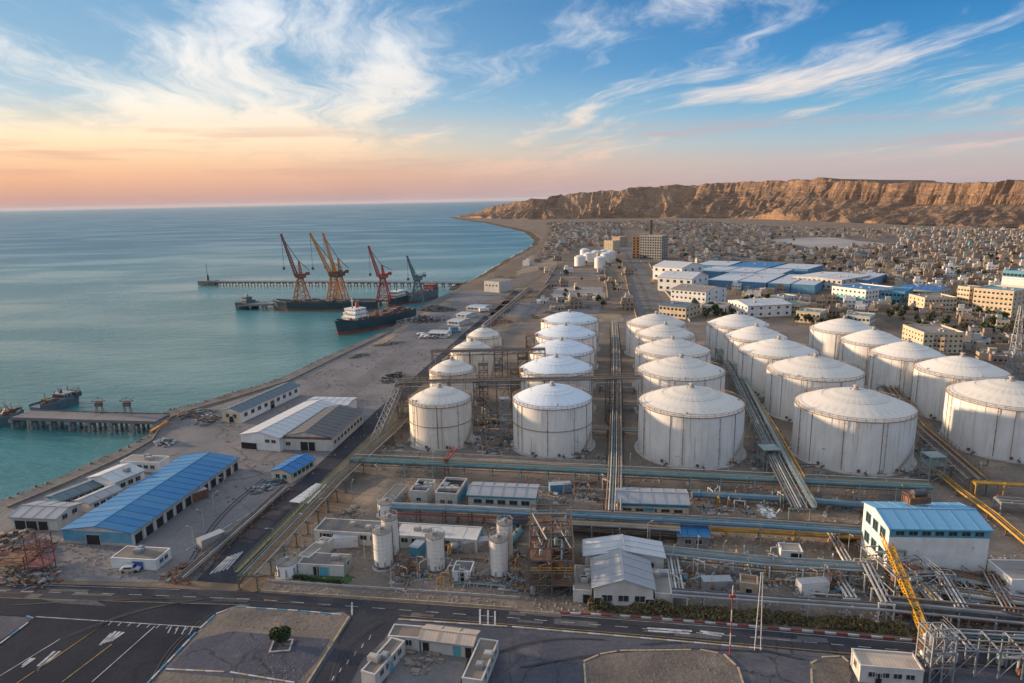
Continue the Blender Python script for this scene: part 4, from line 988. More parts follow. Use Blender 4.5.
pipe_rack('pipe_rack', 'pipe run of blue and grey pipes above red beams left of the process tower', [(392,506),(470,509),(536,513)], [(-1.2,.1,.42,M_bluepipe),(-.2,.1,.34,M_bluepipe),(.7,.1,.3,M_greypipe),(-.8,-1.6,.2,M_redpipe)], 4.6, 6, 3.4, M_rust)
pipe_rack('pipe_rack', 'yellow low pipe run under the blue pipes left of the process tower', [(458,515),(536,519)], [(-.4,0,.28,M_yellowpipe),(.5,0,.22,M_yellowpipe)], 1.6, 6, 1.8, M_rust)
pipe_rack('pipe_rack', 'long blue pipe rack crossing the yard to the blue-roofed plant', [(566,513),(660,517.5),(760,523),(876,531)], [(-1.5,.1,.55,M_bluepipe),(-.2,.1,.40,M_bluepipe),(.7,.1,.3,M_tealpipe),(1.5,.1,.28,M_greypipe)], 5.0, 8, 4.2, M_steel)
pipe_rack('pipe_rack', 'long yellow pipe run below the blue pipe rack', [(570,522),(660,526.5),(760,531.5),(868,538)], [(-.5,0,.34,M_yellowpipe),(.4,0,.26,M_yellowpipe),(1.1,0,.18,M_greypipe)], 2.2, 7, 2.4, M_yellowpipe)
pipe_rack('pipe_rack', 'grey pipe rack ending at the small blue kiosk', [(564,522),(620,524.5),(680,528.5)], bundle(4,.26,[M_greypipe],.8), 3.8, 6, 3.4, M_greypipe)
pipe_rack('pipe_rack', 'two dull purple-grey pipes low behind the rear hall', [(568,528),(622,531),(676,534)], bundle(3,.42,[M_brown,M_greypipe],1.1), 1.2, 7, 3.2, M_brown)
pipe_rack('large_pipe', 'thick pale blue pipeline behind the blue front store', [(692,494),(800,500),(872,506)], [(0,0,.95,M_bluepipe),(1.6,-.4,.4,M_greypipe)], 2.2, 9, 2.6, M_cwall, cat='pipeline')
pipe_rack('pipe_rack', 'vertical-looking pipe bundle running away between ringed tanks and middle row', [(613,516),(615,470),(616,400),(616,350),(614,322)], bundle(6,.22,[M_greypipe,M_brownpipe,M_darksteel,M_tealpipe],.72), 4.2, 8, 5.0, M_brown)
pipe_rack('pipe_rack', 'pipe bundle with pale walkway slanting away right of the middle row', [(800,508),(776,462),(750,408),(734,374),(716,344)], bundle(6,.22,[M_greypipe,M_darksteel,M_palegreen,M_greypipe],.7), 5.2, 8, 4.8, M_palegreen, walkway=(-3.2,.3,1.1,M_palegreen))
pipe_rack('pipe_rack', 'yellow brown pipes slanting away beside the pale walkway', [(804,480),(776,430),(746,384)], [(-.6,0,.30,M_yellowpipe),(.2,0,.26,M_brownpipe),(.9,0,.24,M_brownpipe)], 3.4, 8, 2.8, M_brown)
pipe_rack('pipe_rack', 'dark pipe bundle slanting between the two right tank rows', [(976,479),(918,428),(873,372),(836,346)], bundle(7,.22,[M_darksteel,M_brownpipe,M_greypipe,M_brown],.7), 4.6, 8, 5.4, M_brown, walkway=(-3.4,.3,1.0,M_brown))
pipe_rack('pipe_rack', 'yellow pipes running toward the right edge behind the plant', [(974,482),(1030,485),(1090,489)], [(-.6,0,.34,M_yellowpipe),(.3,0,.28,M_yellowpipe),(1,.1,.2,M_brownpipe)], 4.2, 6, 2.8, M_yellowpipe)
pipe_rack('pipe_rack', 'low yellow pipes slanting under the dark bundle beside the plant', [(936,470),(962,491),(994,514),(1034,548)], [(-.9,0,.26,M_yellowpipe),(0,0,.22,M_brownpipe),(.8,0,.26,M_yellowpipe)], 1.4, 7, 2.8, M_brown)
pipe_rack('pipe_rack', 'grey pipe rack crossing the yard right of the plant', [(998,500),(1060,505),(1140,512)], bundle(5,.3,[M_greypipe,M_bluepipe],.8), 3.0, 8, 4.2, M_steel)
for k, (a, b, lab) in enumerate([((620,404),(640,406),'near short pipe link between the two centre tank rows'),((592,428),(640,431),'lower short pipe link between the two centre tank rows'),((600,386),(634,388),'far short pipe link between the two centre tank rows'),((724,396),(770,398),'short pipe link right of the second middle-row tank'),((700,360),(742,362),'short pipe link right of the third middle-row tank'),((474,418),(514,421),'short pipe link between the domed and the ringed front tanks'),((916,404),(944,408),'short pipe link between the right tank rows')]):
    pipe_rack('pipe_link', lab, [a, b], bundle(4,.24,[M_tealpipe,M_greypipe,M_brownpipe],.7), 2.2, 5, 3.2, M_brown, group='pipe links between the tanks')
# elevated bridge between the domed tanks
BY = 237.0
def on_y(px, py, Y):
    d = ROT @ Vector(((px-512)/F_PX, -(py-341.5)/F_PX, -1.0)); s = Y/d.y
    return Vector((d.x*s, Y, CAM_H + d.z*s))
pA, pB = on_y(400,375,BY), on_y(640,383,BY); zb = (pA.z+pB.z)/2; pA.z = pB.z = zb
BY2 = 274.0
qA, qB = on_y(432,349,BY2), on_y(545,352,BY2); zb2 = (qA.z+qB.z)/2; qA.z = qB.z = zb2
pipe_rack('pipe_bridge', 'rear high pipe bridge behind the second domed tank', [qA, qB], bundle(5,.22,[M_brown,M_greypipe,M_darksteel],.7), zb2, 12, 4.0, M_brown, walkway=(-2.5,.2,1.0,M_brown), cat='pipe bridge', is_world=True)
pipe_rack('pipe_bridge', 'high pipe bridge carried on lattice legs behind the front tanks', [pA, pB], bundle(5,.24,[M_greypipe,M_brown,M_darksteel],.7), zb, 16, 4.2, M_brown, walkway=(-2.6,.2,1.0,M_brown), cat='pipe bridge', is_world=True)

def tower(name, label, c, w, h, levels, m, group=None, cat='steel tower', ladder=True, r=.13, deck=None, w1=None):
    t = thing(name, label, cat, (c.x,c.y,0), random.uniform(-.1,.1), group); w1 = w1 or w
    lm = MB()
    def P(k, z):
        sx, sy = ((1,1),(1,-1),(-1,-1),(-1,1))[k]; ww = (w+(w1-w)*z/h)/2; return Vector((sx*ww, sy*ww, z))
    for k in range(4):
        mb = MB(); mb.bar(P(k,0), P(k,h), r*2); mb.build('leg', m, t)
    for i in range(levels):
        z0, z1 = h*i/levels, h*(i+1)/levels; mb = MB()
        for k in range(4):
            j = (k+1) % 4; mb.bar(P(k,z1), P(j,z1), r*1.5); mb.bar(P(k,z0) if i%2 else P(j,z0), P(j,z1) if i%2 else P(k,z1), r)
        mb.build('bracing', m, t)
        if deck and (i+1) in deck:
            mb = MB(); ww = (w+(w1-w)*z1/h)/2+.3; mb.box(-ww,ww,-ww,ww,z1+.1,z1+.2)
            for s in (-1,1):
                for hh in (.6,1.1): mb.bar((-ww,s*ww,z1+hh),(ww,s*ww,z1+hh),.06); mb.bar((s*ww,-ww,z1+hh),(s*ww,ww,z1+hh),.06)
            mb.build('platform', m, t)
    if ladder:
        mb = MB()
        for yy in (-.22,.22): mb.bar((w/2+.1,yy,0),(w1/2+.1,yy,h),.06)
        for q in range(int(h/.6)): zz = q*.6; ww = (w+(w1-w)*zz/h)/2+.1; mb.bar((ww,-.22,zz),(ww,.22,zz),.04)
        mb.build('ladder', m, t)
    return t
tower('lattice_tower', 'lattice support tower left of the foremost domed tank', at(404,437) if False else Vector((pA.x+1,BY,0)), 5, zb-.4, 4, M_brown, deck=(2,4))
for k, (px, lab) in enumerate(((478,'lattice tower under the high bridge beside the foremost domed tank'),(516,'lattice tower under the high bridge left of the ringed front tank'),(611,'lattice tower under the high bridge between the centre rows'))):
    q = on_y(px, 379, BY); tower('lattice_tower', lab, Vector((q.x,BY,0)), 3.4, zb-.4, 5, M_brown, 'lattice towers under the high bridge', deck=(5,))
# sloping conveyor that climbs to the bridge
a = Vector((pA.x, BY, zb-.5)); b = at(374,444,1.0)
t = thing('inclined_gantry', 'sloping lattice gantry descending from the high bridge to the harbour road', 'gantry', (b.x,b.y,0)); o = Vector((b.x,b.y,0))
mb = MB(); mb.lattice(a-o, b-o, 2.4, 2.4, 12, .12); mb.build('girder', M_steel, t)
mb = MB(); 
for k in range(24): c = (a-o).lerp(b-o, k/24); mb.bar(c+Vector((-.9,0,-.9)), c+Vector((.9,0,-.9)), .5, .08)
mb.build('stair_tread', M_brown, t, kind='stuff')
for f in (.3,.6,.85):
    c = (a-o).lerp(b-o, f); mb = MB()
    for s in (-1,1): mb.bar(c+Vector((s*.3,s*1.2,-1)), Vector((c.x+s*1.6,c.y+s*1.6,0)), .24)
    mb.build('trestle_leg', M_steel, t)
tower('pipe_tower', 'pale pipe tower standing left of the ringed front tank', at(505,441), 2.6, 15, 6, M_steel, 'tall pipe towers', deck=(3,6))
tower('pipe_tower', 'brown pipe tower beside the second ringed-row tank', at(516,404), 3.6, 15, 5, M_brown, 'tall pipe towers', deck=(2,4,5))
tower('pipe_tower', 'brown pipe tower beside the third tank of the left centre row', at(523,385), 4.0, 15, 5, M_brown, 'tall pipe towers', deck=(2,4,5))
tower('pipe_tower', 'rusty pipe tower beside the fourth tank of the left centre row', at(531,364), 4.2, 14.5, 5, M_rust, 'tall pipe towers', deck=(3,5))
tower('pipe_tower', 'dark pipe tower right of the second domed tank', at(484,400), 3.4, 15, 5, M_darksteel, 'tall pipe towers', deck=(2,5))
tower('pipe_tower', 'dark pipe tower right of the third domed tank', at(499,377), 3.4, 14, 5, M_darksteel, 'tall pipe towers', deck=(2,5))
tower('pipe_portal', 'pale green stair portal at the end of the slanting walkway', at(768,468), 4.6, 6.4, 2, M_palegreen, deck=(2,))
tower('pipe_portal', 'pale green steel stair tower between the two big right tanks', at(931,480), 4.2, 7.5, 3, M_palegreen, deck=(2,3))
tower('stair_tower', 'dark stair tower against the front wall of the tall plant', at(949,577), 3.2, 11, 5, M_darksteel, deck=(1,2,3,4,5))
tower('radio_mast', 'tall grey lattice mast behind the tanks at the right edge', at(1011,384), 4.2, 33, 11, M_steel, w1=1.0)
t = thing('light_mast', 'thin red and white mast beside the main road', 'mast', at(729.5,656))
for k in range(6):
    mb = MB(); mb.tube((0,0,k*2.3),(0,0,k*2.3+2.28),.10,8); mb.build('mast_section', [M_redpipe,M_whitepipe][k%2], t)
mb = MB(); mb.bar((-.6,0,11.5),(.6,0,11.5),.12); mb.box(-.5,.5,-.25,.25,11.6,12.0); mb.build('lamp_bracket', M_redpipe, t)
t = thing('light_mast', 'pale two-legged mast beside the main road', 'mast', at(757.5,651))
for s_ in (-1,1):
    mb = MB(); mb.bar((s_*.55,0,0),(s_*.16,0,15.5),.13); mb.build('leg', M_whitepipe, t)
mb = MB()
for k in range(9): z = 1+k*1.6; f = .55-.39*z/15.5; mb.bar((-f,0,z),(f,0,z+.5*(k%2)),.07)
mb.build('bracing', M_steel, t)
# process structure in the middle of the yard
def process_structure(name, label, c, W, D, H, levels, rz, m, extras, rail=None):
    t = thing(name, label, 'process structure', (c.x,c.y,0), rz)
    nx = max(2, int(W/3.5)); ny = max(2, int(D/4.5))
    cm = MB(); cm.bar((0,0,0),(0,0,H),.24); cme = cm.mesh('column', m)
    for i in range(nx+1):
        for j in range(ny+1): link('column', cme, t, (W*i/nx, D*j/ny, 0))
    for l in range(1, levels+1):
        z = H*l/levels; mb = MB()
        for j in range(ny+1): mb.bar((0,D*j/ny,z-.1),(W,D*j/ny,z-.1),.2)
        for i in range(nx+1): mb.bar((W*i/nx,0,z-.1),(W*i/nx,D,z-.1),.2)
        for i in range(nx):
            a = (W*i/nx,0,z-H/levels); b = (W*(i+1)/nx,0,z)
            mb.bar(a, b, .1)
        mb.build('floor_beam', m, t)
        if l < levels:
            for i in range(nx):
                for j in range(ny):
                    if random.random() < .45:
                        mb = MB(); mb.box(W*i/nx+.1,W*(i+1)/nx-.1,D*j/ny+.1,D*(j+1)/ny-.1,z,z+.08); mb.build('grating', random.choice([M_darksteel,M_rust]), t)
        mb = MB()
        for hh in (.55,1.1):
            mb.bar((0,0,z+hh),(W,0,z+hh),.07); mb.bar((0,0,z+hh),(0,D,z+hh),.07); mb.bar((W,0,z+hh),(W,D,z+hh),.07)
        mb.build('handrail', random.choice([M_yellow, m]) if rail is None else rail, t)
    for k in range(extras):
        z = H*random.randint(0, levels-1)/levels+.1; x = random.uniform(.6,W-.6); y = random.uniform(.8,D-.8); kind = random.random()
        mt = random.choice([M_steel,M_greypipe,M_rust,M_rust,M_steel,M_bluepipe,M_palegreen,M_whitepipe,M_brown])
        mb = MB()
        if kind < .4: r = random.uniform(.35,.7); hh = random.uniform(1.2,2.6); mb.lathe([(r*.3,0),(r,.25),(r,hh-.25),(r*.3,hh)], 12, (x,y,z)); nm = 'vessel'
        elif kind < .65: r = random.uniform(.4,.6); L = random.uniform(1.5,2.6); mb.tube((x-L/2,y,z+.8),(x+L/2,y,z+.8),r,12); mb.box(x-L/3,x-L/3+.2,y-.3,y+.3,z,z+.6); mb.box(x+L/3-.2,x+L/3,y-.3,y+.3,z,z+.6); nm = 'exchanger'
        else:
            z2 = min(H+1, z+random.uniform(2,6)); mb.path([(x,y,z),(x,y,z2),(random.uniform(0,W),y,z2),(random.uniform(0,W),random.uniform(0,D),z2)], random.uniform(.1,.2)); nm = 'pipe'
        mb.build(nm, mt, t)
    return t
pc = at(530,597)
process_structure('process_structure', 'open steel process frame full of pipes left of the gabled hall', pc, 9, 20, 11, 4, -.05, M_brown, 60)
pc = at(893,607)
process_structure('process_structure', 'open pipe frame below the yellow boom beside the plant', pc, 9, 12, 6.5, 2, .05, M_steel, 34)
pc = at(945,684)
process_structure('process_structure', 'grey steel tower frame in the lower right corner', at(929,683), 3.8, 4, 8.5, 3, 0, M_steel, 9, M_steel)
process_structure('process_structure', 'row of white portal frames at the lower right edge', at(950,676), 26, 6, 5, 1, -.12, M_steel, 16, M_steel)

# front yard racks
pipe_rack('pipe_rack', 'grey rack with white legs across the middle of the loading yard', [(664,551),(768,562),(868,568)], bundle(5,.24,[M_greypipe,M_tealpipe,M_greypipe],.75), 3.6, 5.5, 3.8, M_whitepipe)
pipe_rack('pipe_rack', 'short grey rack along the left side of the loading yard', [(672,557),(679,596)], bundle(4,.26,[M_greypipe,M_whitepipe],.7), 2.6, 5, 3.2, M_whitepipe)
pipe_rack('pipe_rack', 'long low grey rack behind the hedge', [(672,592),(768,599),(884,607),(1030,621)], bundle(4,.24,[M_greypipe,M_darksteel],.75), 3.0, 6, 3.2, M_steel)
pipe_rack('pipe_rack', 'dark parallel rack behind the hedge rack at the right', [(884,600),(1030,614)], bundle(5,.24,[M_darksteel,M_greypipe,M_brown],.75), 3.8, 6, 4.0, M_darksteel)
pipe_rack('pipe_rack', 'slanting pipes from the plant corner down to the hedge rack', [(902,564),(940,606)], bundle(4,.26,[M_greypipe,M_whitepipe],.8), 3.4, 5, 3.4, M_steel)
pipe_rack('pipe_rack', 'short slanting rack under the tip of the yellow boom', [(866,562),(887,603)], bundle(3,.24,[M_greypipe],.8), 4.4, 5, 2.6, M_whitepipe)
pipe_rack('pipe_rack', 'grey rack in front of the tall plant', [(900,568),(965,578),(1030,590)], bundle(5,.26,[M_greypipe,M_palegreen],.8), 3.0, 6, 4.0, M_darksteel)
pipe_rack('pipe_rack', 'curved white pipes at the left of the loading yard sheds', [(836,573),(852,598)], bundle(3,.3,[M_whitepipe],.9), 1.2, 5, 2.8, M_whitepipe)
pipe_rack('pipe_rack', 'slanting pipe pair left of the plant near the yellow boom', [(826,524),(848,562)], bundle(3,.2,[M_whitepipe,M_greypipe],.8), 2.2, 6, 2.4, M_steel)

# yellow boom
def frame_between(name, label, a, b, w0, w1, n, m, r, cat, group=None):
    o = Vector((a.x,a.y,0)); t = thing(name, label, cat, o, 0, group)
    mb = MB(); mb.lattice(a-o, b-o, w0, w1, n, r); mb.build('boom', m, t); return t, o
bt = at(873,562); a = Vector((bt.x, bt.y, 10.5)); b = at(930,645,1.2)
t, o = frame_between('yellow_boom', 'yellow lattice crane boom lowered to the ground in front of the plant', b, a, 1.15, 1.35, 24, M_yellow, .10, 'crane boom')
for s in (-1,1):
    mb = MB(); mb.bar(a-o, Vector((bt.x-o.x+s*1.3, bt.y-o.y+1.0, 0)), .3); mb.bar(a-o, Vector((bt.x-o.x+s*1.3, bt.y-o.y-1.4, 0)), .3)
    for z in (2.5,5,7.5): 
        f = 1-z/10.5; mb.bar(Vector((bt.x-o.x+s*1.3*f, bt.y-o.y+1.0*f, z)), Vector((bt.x-o.x+s*1.3*f, bt.y-o.y-1.4*f, z)), .18)
    mb.build('leg', M_yellow, t)
mb = MB(); mb.lathe([(.9,-.15),(.9,.15)], 14); x = mb.build('sheave', M_rust, t, a-o+Vector((0,0,.6))); x.rotation_euler = (PI/2,0,0)
mb = MB(); mb.box(-1.6,1.6,-2.2,1.2,0,1.3); mb.box(-1.1,1.1,-2.0,-.4,1.3,2.6); mb.build('winch_house', M_rust, t, (0,0,0))
mb = MB()
for s in (-.4,.4): mb.bar(a-o+Vector((s,0,.8)), Vector((s,-1.2,2.6)), .07)
mb.build('hoist_rope', M_darksteel, t)
# machinery on the plant roof
pr_ = on_y(916,502,PLANT.location.y+9)
t = thing('roof_machine', 'rusty machine with orange frame standing on the blue plant roof', 'machine', (pr_.x, pr_.y, 13.7), .1)
mb = MB(); mb.box(-2.2,2.6,-1.2,1.2,.0,1.4); mb.build('housing', M_rust, t)
mb = MB(); mb.tube((-1,0,2.1),(2.0,0,2.1),.8,12); mb.build('drum', M_darksteel, t)
mb = MB()
for x in (-2.6,-1.2):
    for y in (-1,1): mb.bar((x,y,-.5),(x,y,2.2),.13)
    mb.bar((x,-1,2.2),(x,1,2.2),.13)
for y in (-1,1): mb.bar((-2.6,y,2.2),(-1.2,y,2.2),.13)
mb.build('frame', M_rust, t)
# red horned crane over the teal rack and green tank
t = thing('loading_crane', 'rust-red twin loading arm standing over the teal rack', 'loading arm', at(447,478))
mb = MB(); mb.bar((-.8,0,0),(-.2,0,5.5),.3); mb.bar((.8,0,0),(.2,0,5.5),.3); mb.bar((-.5,0,2.5),(.5,0,2.5),.2); mb.box(-.7,.7,-.5,.5,5.2,6.2); mb.build('column', M_rust, t)
for s in (-1,1):
    mb = MB(); mb.bar((s*.4,0,5.8),(s*.8+2.4,9,6.4),.32); mb.build('arm', M_redpipe, t)

# ------------------------------------------------------------------ tank-yard clutter: pumps, valve groups
def manifold_mesh(seed, mats):
    rnd = random.Random(seed); parts = []
    for k in range(3):
        mb = MB()
        for q in range(4):
            x = rnd.uniform(-2,2); y = rnd.uniform(-1.3,1.3); z = rnd.uniform(.4,1.6)
            mb.path([(x,y,0),(x,y,z),(x+rnd.uniform(-2,2),y,z),(x+rnd.uniform(-2,2),y+rnd.uniform(-1.5,1.5),z)], rnd.uniform(.09,.17))
            mb.lathe([(.25,0),(.25,.3),(.06,.32),(.06,.7),(.22,.72),(.22,.76)], 8, (x,y,z))
        parts.append(mb.mesh('pipe_run', mats[k]))
    b = MB(); b.box(-2.2,2.2,-1.6,1.6,0,.18); parts.append(b.mesh('base', M_cwall)); return parts
MANI = [manifold_mesh(s, m) for s, m in ((1,[M_greypipe,M_rust,M_steel]),(2,[M_palegreen,M_greypipe,M_brown]),(3,[M_brownpipe,M_steel,M_bluepipe]))]
def manifold(px, py, k, s, label, group):
    t = thing('valve_manifold', label, 'valve manifold', at(px,py), random.uniform(-.4,.4), group)
    for me in MANI[k % 3][:3]: link('pipe_run', me, t, kind='stuff')
    link('base', MANI[k % 3][3], t); t.scale = (s,s,s)
def pump(px, py, label, group, s=1.0, m=None):
    t = thing('pump_skid', label, 'pump', at(px,py), random.uniform(0,3), group); t.scale = (s,s,s)
    k = (m or M_bluepipe).name
    if k not in PUMPS:
        a = MB(); a.box(-1.4,1.4,-.5,.5,0,.25); b = MB(); b.tube((-1.1,0,.75),(.2,0,.75),.42,12); c = MB(); c.tube((.35,0,.75),(1.0,0,.75),.55,12); c.tube((.7,0,.75),(.7,0,1.7),.14,6)
        PUMPS[k] = (a.mesh('base', M_cwall), b.mesh('motor', m or M_bluepipe), c.mesh('casing', M_rust))
    for nme, me in zip(('base','motor','casing'), PUMPS[k]): link(nme, me, t)
PUMPS = {}
rnd = random.Random(5)
zones = [('right of the foremost domed tank', 478,512,425,455, 24),('left of the foremost domed tank', 384,406,440,452,4),('beside the ringed front tank', 566,602,450,462,7),('right of the middle row front tank', 748,770,446,470,6),
         ('in front of the largest tank', 800,916,474,484,6),('between the right tank rows', 922,944,440,474,5),('in the loading yard', 684,860,562,596,16),('behind the hedge at the right', 896,1020,578,620,60),
         ('in the pipe yard behind the kiosk', 700,856,500,518,12),('between the two grey-roofed stores', 548,610,490,506,8),('around the silos', 395,500,560,588,16),('between the silos and the process frame', 508,524,530,590,6),('beside the plant wall', 900,980,570,584,7),('among the domed tanks', 478,516,345,420,18)]
for (desc, x0, x1, y0, y1, n) in zones:
    for k in range(n):
        px, py = rnd.uniform(x0,x1), rnd.uniform(y0,y1)
        if rnd.random() < .65: manifold(px, py, rnd.randint(0,2), rnd.uniform(.6,1.0), 'small tangle of valves and pipes '+desc, 'valve groups '+desc)
        else:
            mm = rnd.choice([M_bluepipe,M_palegreen,M_rust])
            pump(px, py, {'blue_pipe':'blue','pale_green_steel':'pale green','rusty_steel':'rusty'}[mm.name]+' pump on a concrete base '+desc, 'pumps '+desc, rnd.uniform(.8,1.2), mm)

# yard lamps and stand pipes
LAMP = {}
def lamp(px, py, h, label, group, m=None):
    k = (h, (m or M_steel).name)
    if k not in LAMP:
        a = MB(); a.tube((0,0,0),(0,0,h),.11,6,.07); a.box(-.25,.25,-.25,.25,0,.3); b = MB(); b.bar((0,0,h),(1.3,0,h+.25),.09); b.box(1.0,1.7,-.14,.14,h+.16,h+.32); LAMP[k] = (a.mesh('pole', m or M_steel), b.mesh('lamp_head', M_steel))
    t = thing('street_lamp', label, 'lamp', at(px,py), random.uniform(0,6), group); link('pole', LAMP[k][0], t); link('lamp_head', LAMP[k][1], t)
for k, (x0,x1,y0,y1,n,d) in enumerate([(60,560,603,626,0,''),(600,1010,640,664,0,''),(262,470,430,560,8,'along the harbour road'),(360,900,455,485,11,'in front of the tanks'),(610,860,545,600,10,'in the loading yard'),(300,510,545,590,8,'around the silo yard'),(640,690,250,320,8,'along the boulevard'),(190,240,470,560,5,'beside the blue warehouse'),(390,500,320,400,6,'on the quay apron')]):
    for i in range(n):
        f = (i+.5)/n; px = x0+(x1-x0)*f; py = y0+(y1-y0)*(f if k not in (2,7,8) else 1-f)
        if k in (4,5,3): py = random.uniform(y0,y1)
        lamp(px, py, 7.5 if k in (0,1,6) else 6.0, 'slim grey lamp post '+d, 'lamp posts '+d)
STAND = {}
def standpipe(px, py, k, group):
    if k not in STAND:
        r = random.Random(k); q = MB(); h = r.uniform(2,4.2); w = r.uniform(1.2,3)
        q.path([(0,0,0),(0,0,h),(w,0,h),(w,0,0)], .11); q.tube((w*.5,0,h-.1),(w*.5,0,h+.7),.07); v = MB(); v.lathe([(.28,0),(.28,.4),(.1,.42),(.1,.9),(.3,.92),(.3,.98)],8,(0,0,h*.4)); STAND[k] = (q.mesh('pipe', [M_whitepipe,M_greypipe,M_brownpipe,M_palegreen,M_yellowpipe][k%5]), v.mesh('valve', M_rust), ['white','grey','brown','pale green','yellow'][k%5])
    a, b, c = STAND[k]; t = thing('pipe_hoop', c+' hoop of pipe '+group, 'pipe hoop', at(px,py), random.uniform(0,3.1), 'pipe hoops '+group); link('pipe', a, t); link('valve', b, t)
rr_ = random.Random(77)
for (x0,x1,y0,y1,n,d) in [(676,866,560,596,26,'in the loading yard'),(892,1022,574,620,62,'behind the hedge at the right'),(395,520,560,590,18,'around the silos'),(700,860,500,516,14,'in the pipe yard behind the kiosk'),(470,512,405,450,10,'right of the foremost domed tank'),(836,880,520,560,10,'left of the tall plant'),(548,612,484,504,8,'between the two grey-roofed stores')]:
    for i in range(n): standpipe(rr_.uniform(x0,x1), rr_.uniform(y0,y1), rr_.randint(0,9), d)
# horizontal vessels
def bullet(px, py, L, r, m, label, rz=0):
    t = thing('horizontal_vessel', label, 'vessel', at(px,py), rz)
    mb = MB(); mb.tube((-L/2,0,r+.8),(L/2,0,r+.8),r,16)
    for s in (-1,1): mb.tube((s*L/2,0,r+.8),(s*(L/2+r*.45),0,r+.8),r,16,r*.45)
    mb.build('shell', m, t, smooth=True)
    s_ = MB(); s_.box(-.25,.25,-r*.8,r*.8,0,r*.9+.5); me = s_.mesh('saddle', M_cwall)
    for s in (-.3,.3): link('saddle', me, t, (L*s,0,0))
    mb = MB(); mb.tube((0,0,2*r+.7),(0,0,2*r+1.3),.25,8); mb.build('nozzle', M_rust, t)
bullet(512,528,7,1.3,M_bluepipe,'blue horizontal vessel behind the front right silo',.1)
bullet(516,544,5,1.1,M_tealpipe,'small dark teal horizontal vessel beside the process frame',1.2)
bullet(566,566,5,1.0,M_whitepipe,'white horizontal vessel left of the rear hall',1.4)
bullet(462,549,6,.9,M_greypipe,'grey horizontal vessel among the silo pipes',.8)
bullet(826,583,4.5,.9,M_greypipe,'grey horizontal vessel in the loading yard',1.2)

# ------------------------------------------------------------------ bund and boundary walls
def low_wall(name, label, path, h, th, m, group=None, cat='wall', panel=None):
    W = [at(*p) for p in path]; o = W[0].copy(); t = thing(name, label, cat, o, 0, group)
    for a, b in zip(W[:-1], W[1:]):
        L = (b-a).length; n = max(1, int(round(L/(panel or 6)))); d = (b-a).normalized(); rz = math.atan2(d.y,d.x); w = L/n
        mb = MB(); mb.box(.02,w-.02,-th/2,th/2,0,h); mb.box(-.12,.12,-th/2-.06,th/2+.06,0,h+.12); me = mb.mesh('panel', m)
        for k in range(n): link('panel', me, t, a-o+d*(w*k), rz)
    return t
low_wall('bund_wall', 'low pale bund wall in front of the domed and ringed tanks', [(378,452),(520,459),(612,464)], .8, .3, M_cwall)
low_wall('bund_wall', 'low pale bund wall across the pipe yard between the two stores', [(540,489.5),(616,493)], .9, .3, M_cwall)
low_wall('bund_wall', 'low pale kerb wall behind the blue front store', [(690,492),(740,495)], .8, .3, M_kerb_t)
low_wall('yard_wall', 'low tan roadside wall in front of the silos', [(262,592),(400,601),(512,609)], .45, .25, M_kerb_t)
low_wall('yard_wall', 'inner low wall between silo yard and verge', [(268,582),(420,592),(520,599)], .55, .2, M_cwall)
low_wall('quay_parapet', 'low stained parapet along the near quay edge', [(8,508),(72,481),(128,455),(152,441),(159,430)], .6, .5, M_stone)
low_wall('quay_parapet', 'low stone parapet along the quay by the cargo ships', [(178,414),(236,397.5),(288,381.5),(345,353.5),(392,331.5)], .5, .5, M_stone)
low_wall('yard_wall', 'long grey wall along the far end of the tank yard', [(545,305),(604,307)], 2.2, .3, M_grey)
def kerb(label, path, cols, group=None, size=2.0, h=.25):
    W = [at(*p) for p in path]; o = W[0].copy(); t = thing('kerb', label, 'kerb', o, 0, group)
    mb = MB(); mb.box(.03,size-.03,-.16,.16,0,h); ms = [mb.mesh('kerb_stone', m) for m in cols]; i = 0
    for a, b in zip(W[:-1], W[1:]):
        d = (b-a).normalized(); L = (b-a).length; rz = math.atan2(d.y,d.x)
        for k in range(int(L/size)): link('kerb_stone', ms[i % len(ms)], t, a-o+d*(size*k), rz); i += 1
kerb('blue and white kerb around the field with the lone tree', [(143,689),(200,629),(216,614.5),(236,607.5),(300,611.5),(348,616)], [M_kerb_b,M_kerb_w], size=2.2)
kerb('blue and white kerb at the far left of the parking lot', [(-10,652),(34,619),(20,614.5)], [M_kerb_b,M_kerb_w], size=2.2)
kerb('faded kerb between the lone tree field and the side road', [(349,617),(330,648),(306,686)], [M_kerb_t], size=2)
kerb('red and white kerb along the hedge', [(560,613.5),(620,616.5),(768,628.5),(900,640),(1020,650)], [M_kerb_r,M_kerb_w], size=2.0, h=.35)
kerb('tan kerb along the near side of the main road', [(398,620),(512,627.5),(640,638.5),(768,650)], [M_kerb_t,M_kerb_w], size=2.4)
kerb('curved tan kerb of the large traffic island', [(586,690),(584,662),(600,655),(620,651.5),(700,650.5),(724,655),(738,668),(745,690)], [M_kerb_t], size=1.6)
kerb('curved tan kerb of the small traffic island', [(812,688),(811,664),(822,658),(842,657),(850,664)], [M_kerb_t], size=1.6)
kerb('stone line across the lone tree field', [(166,670),(230,673),(297,684)], [M_kerb_w,M_kerb_t], size=1.8)

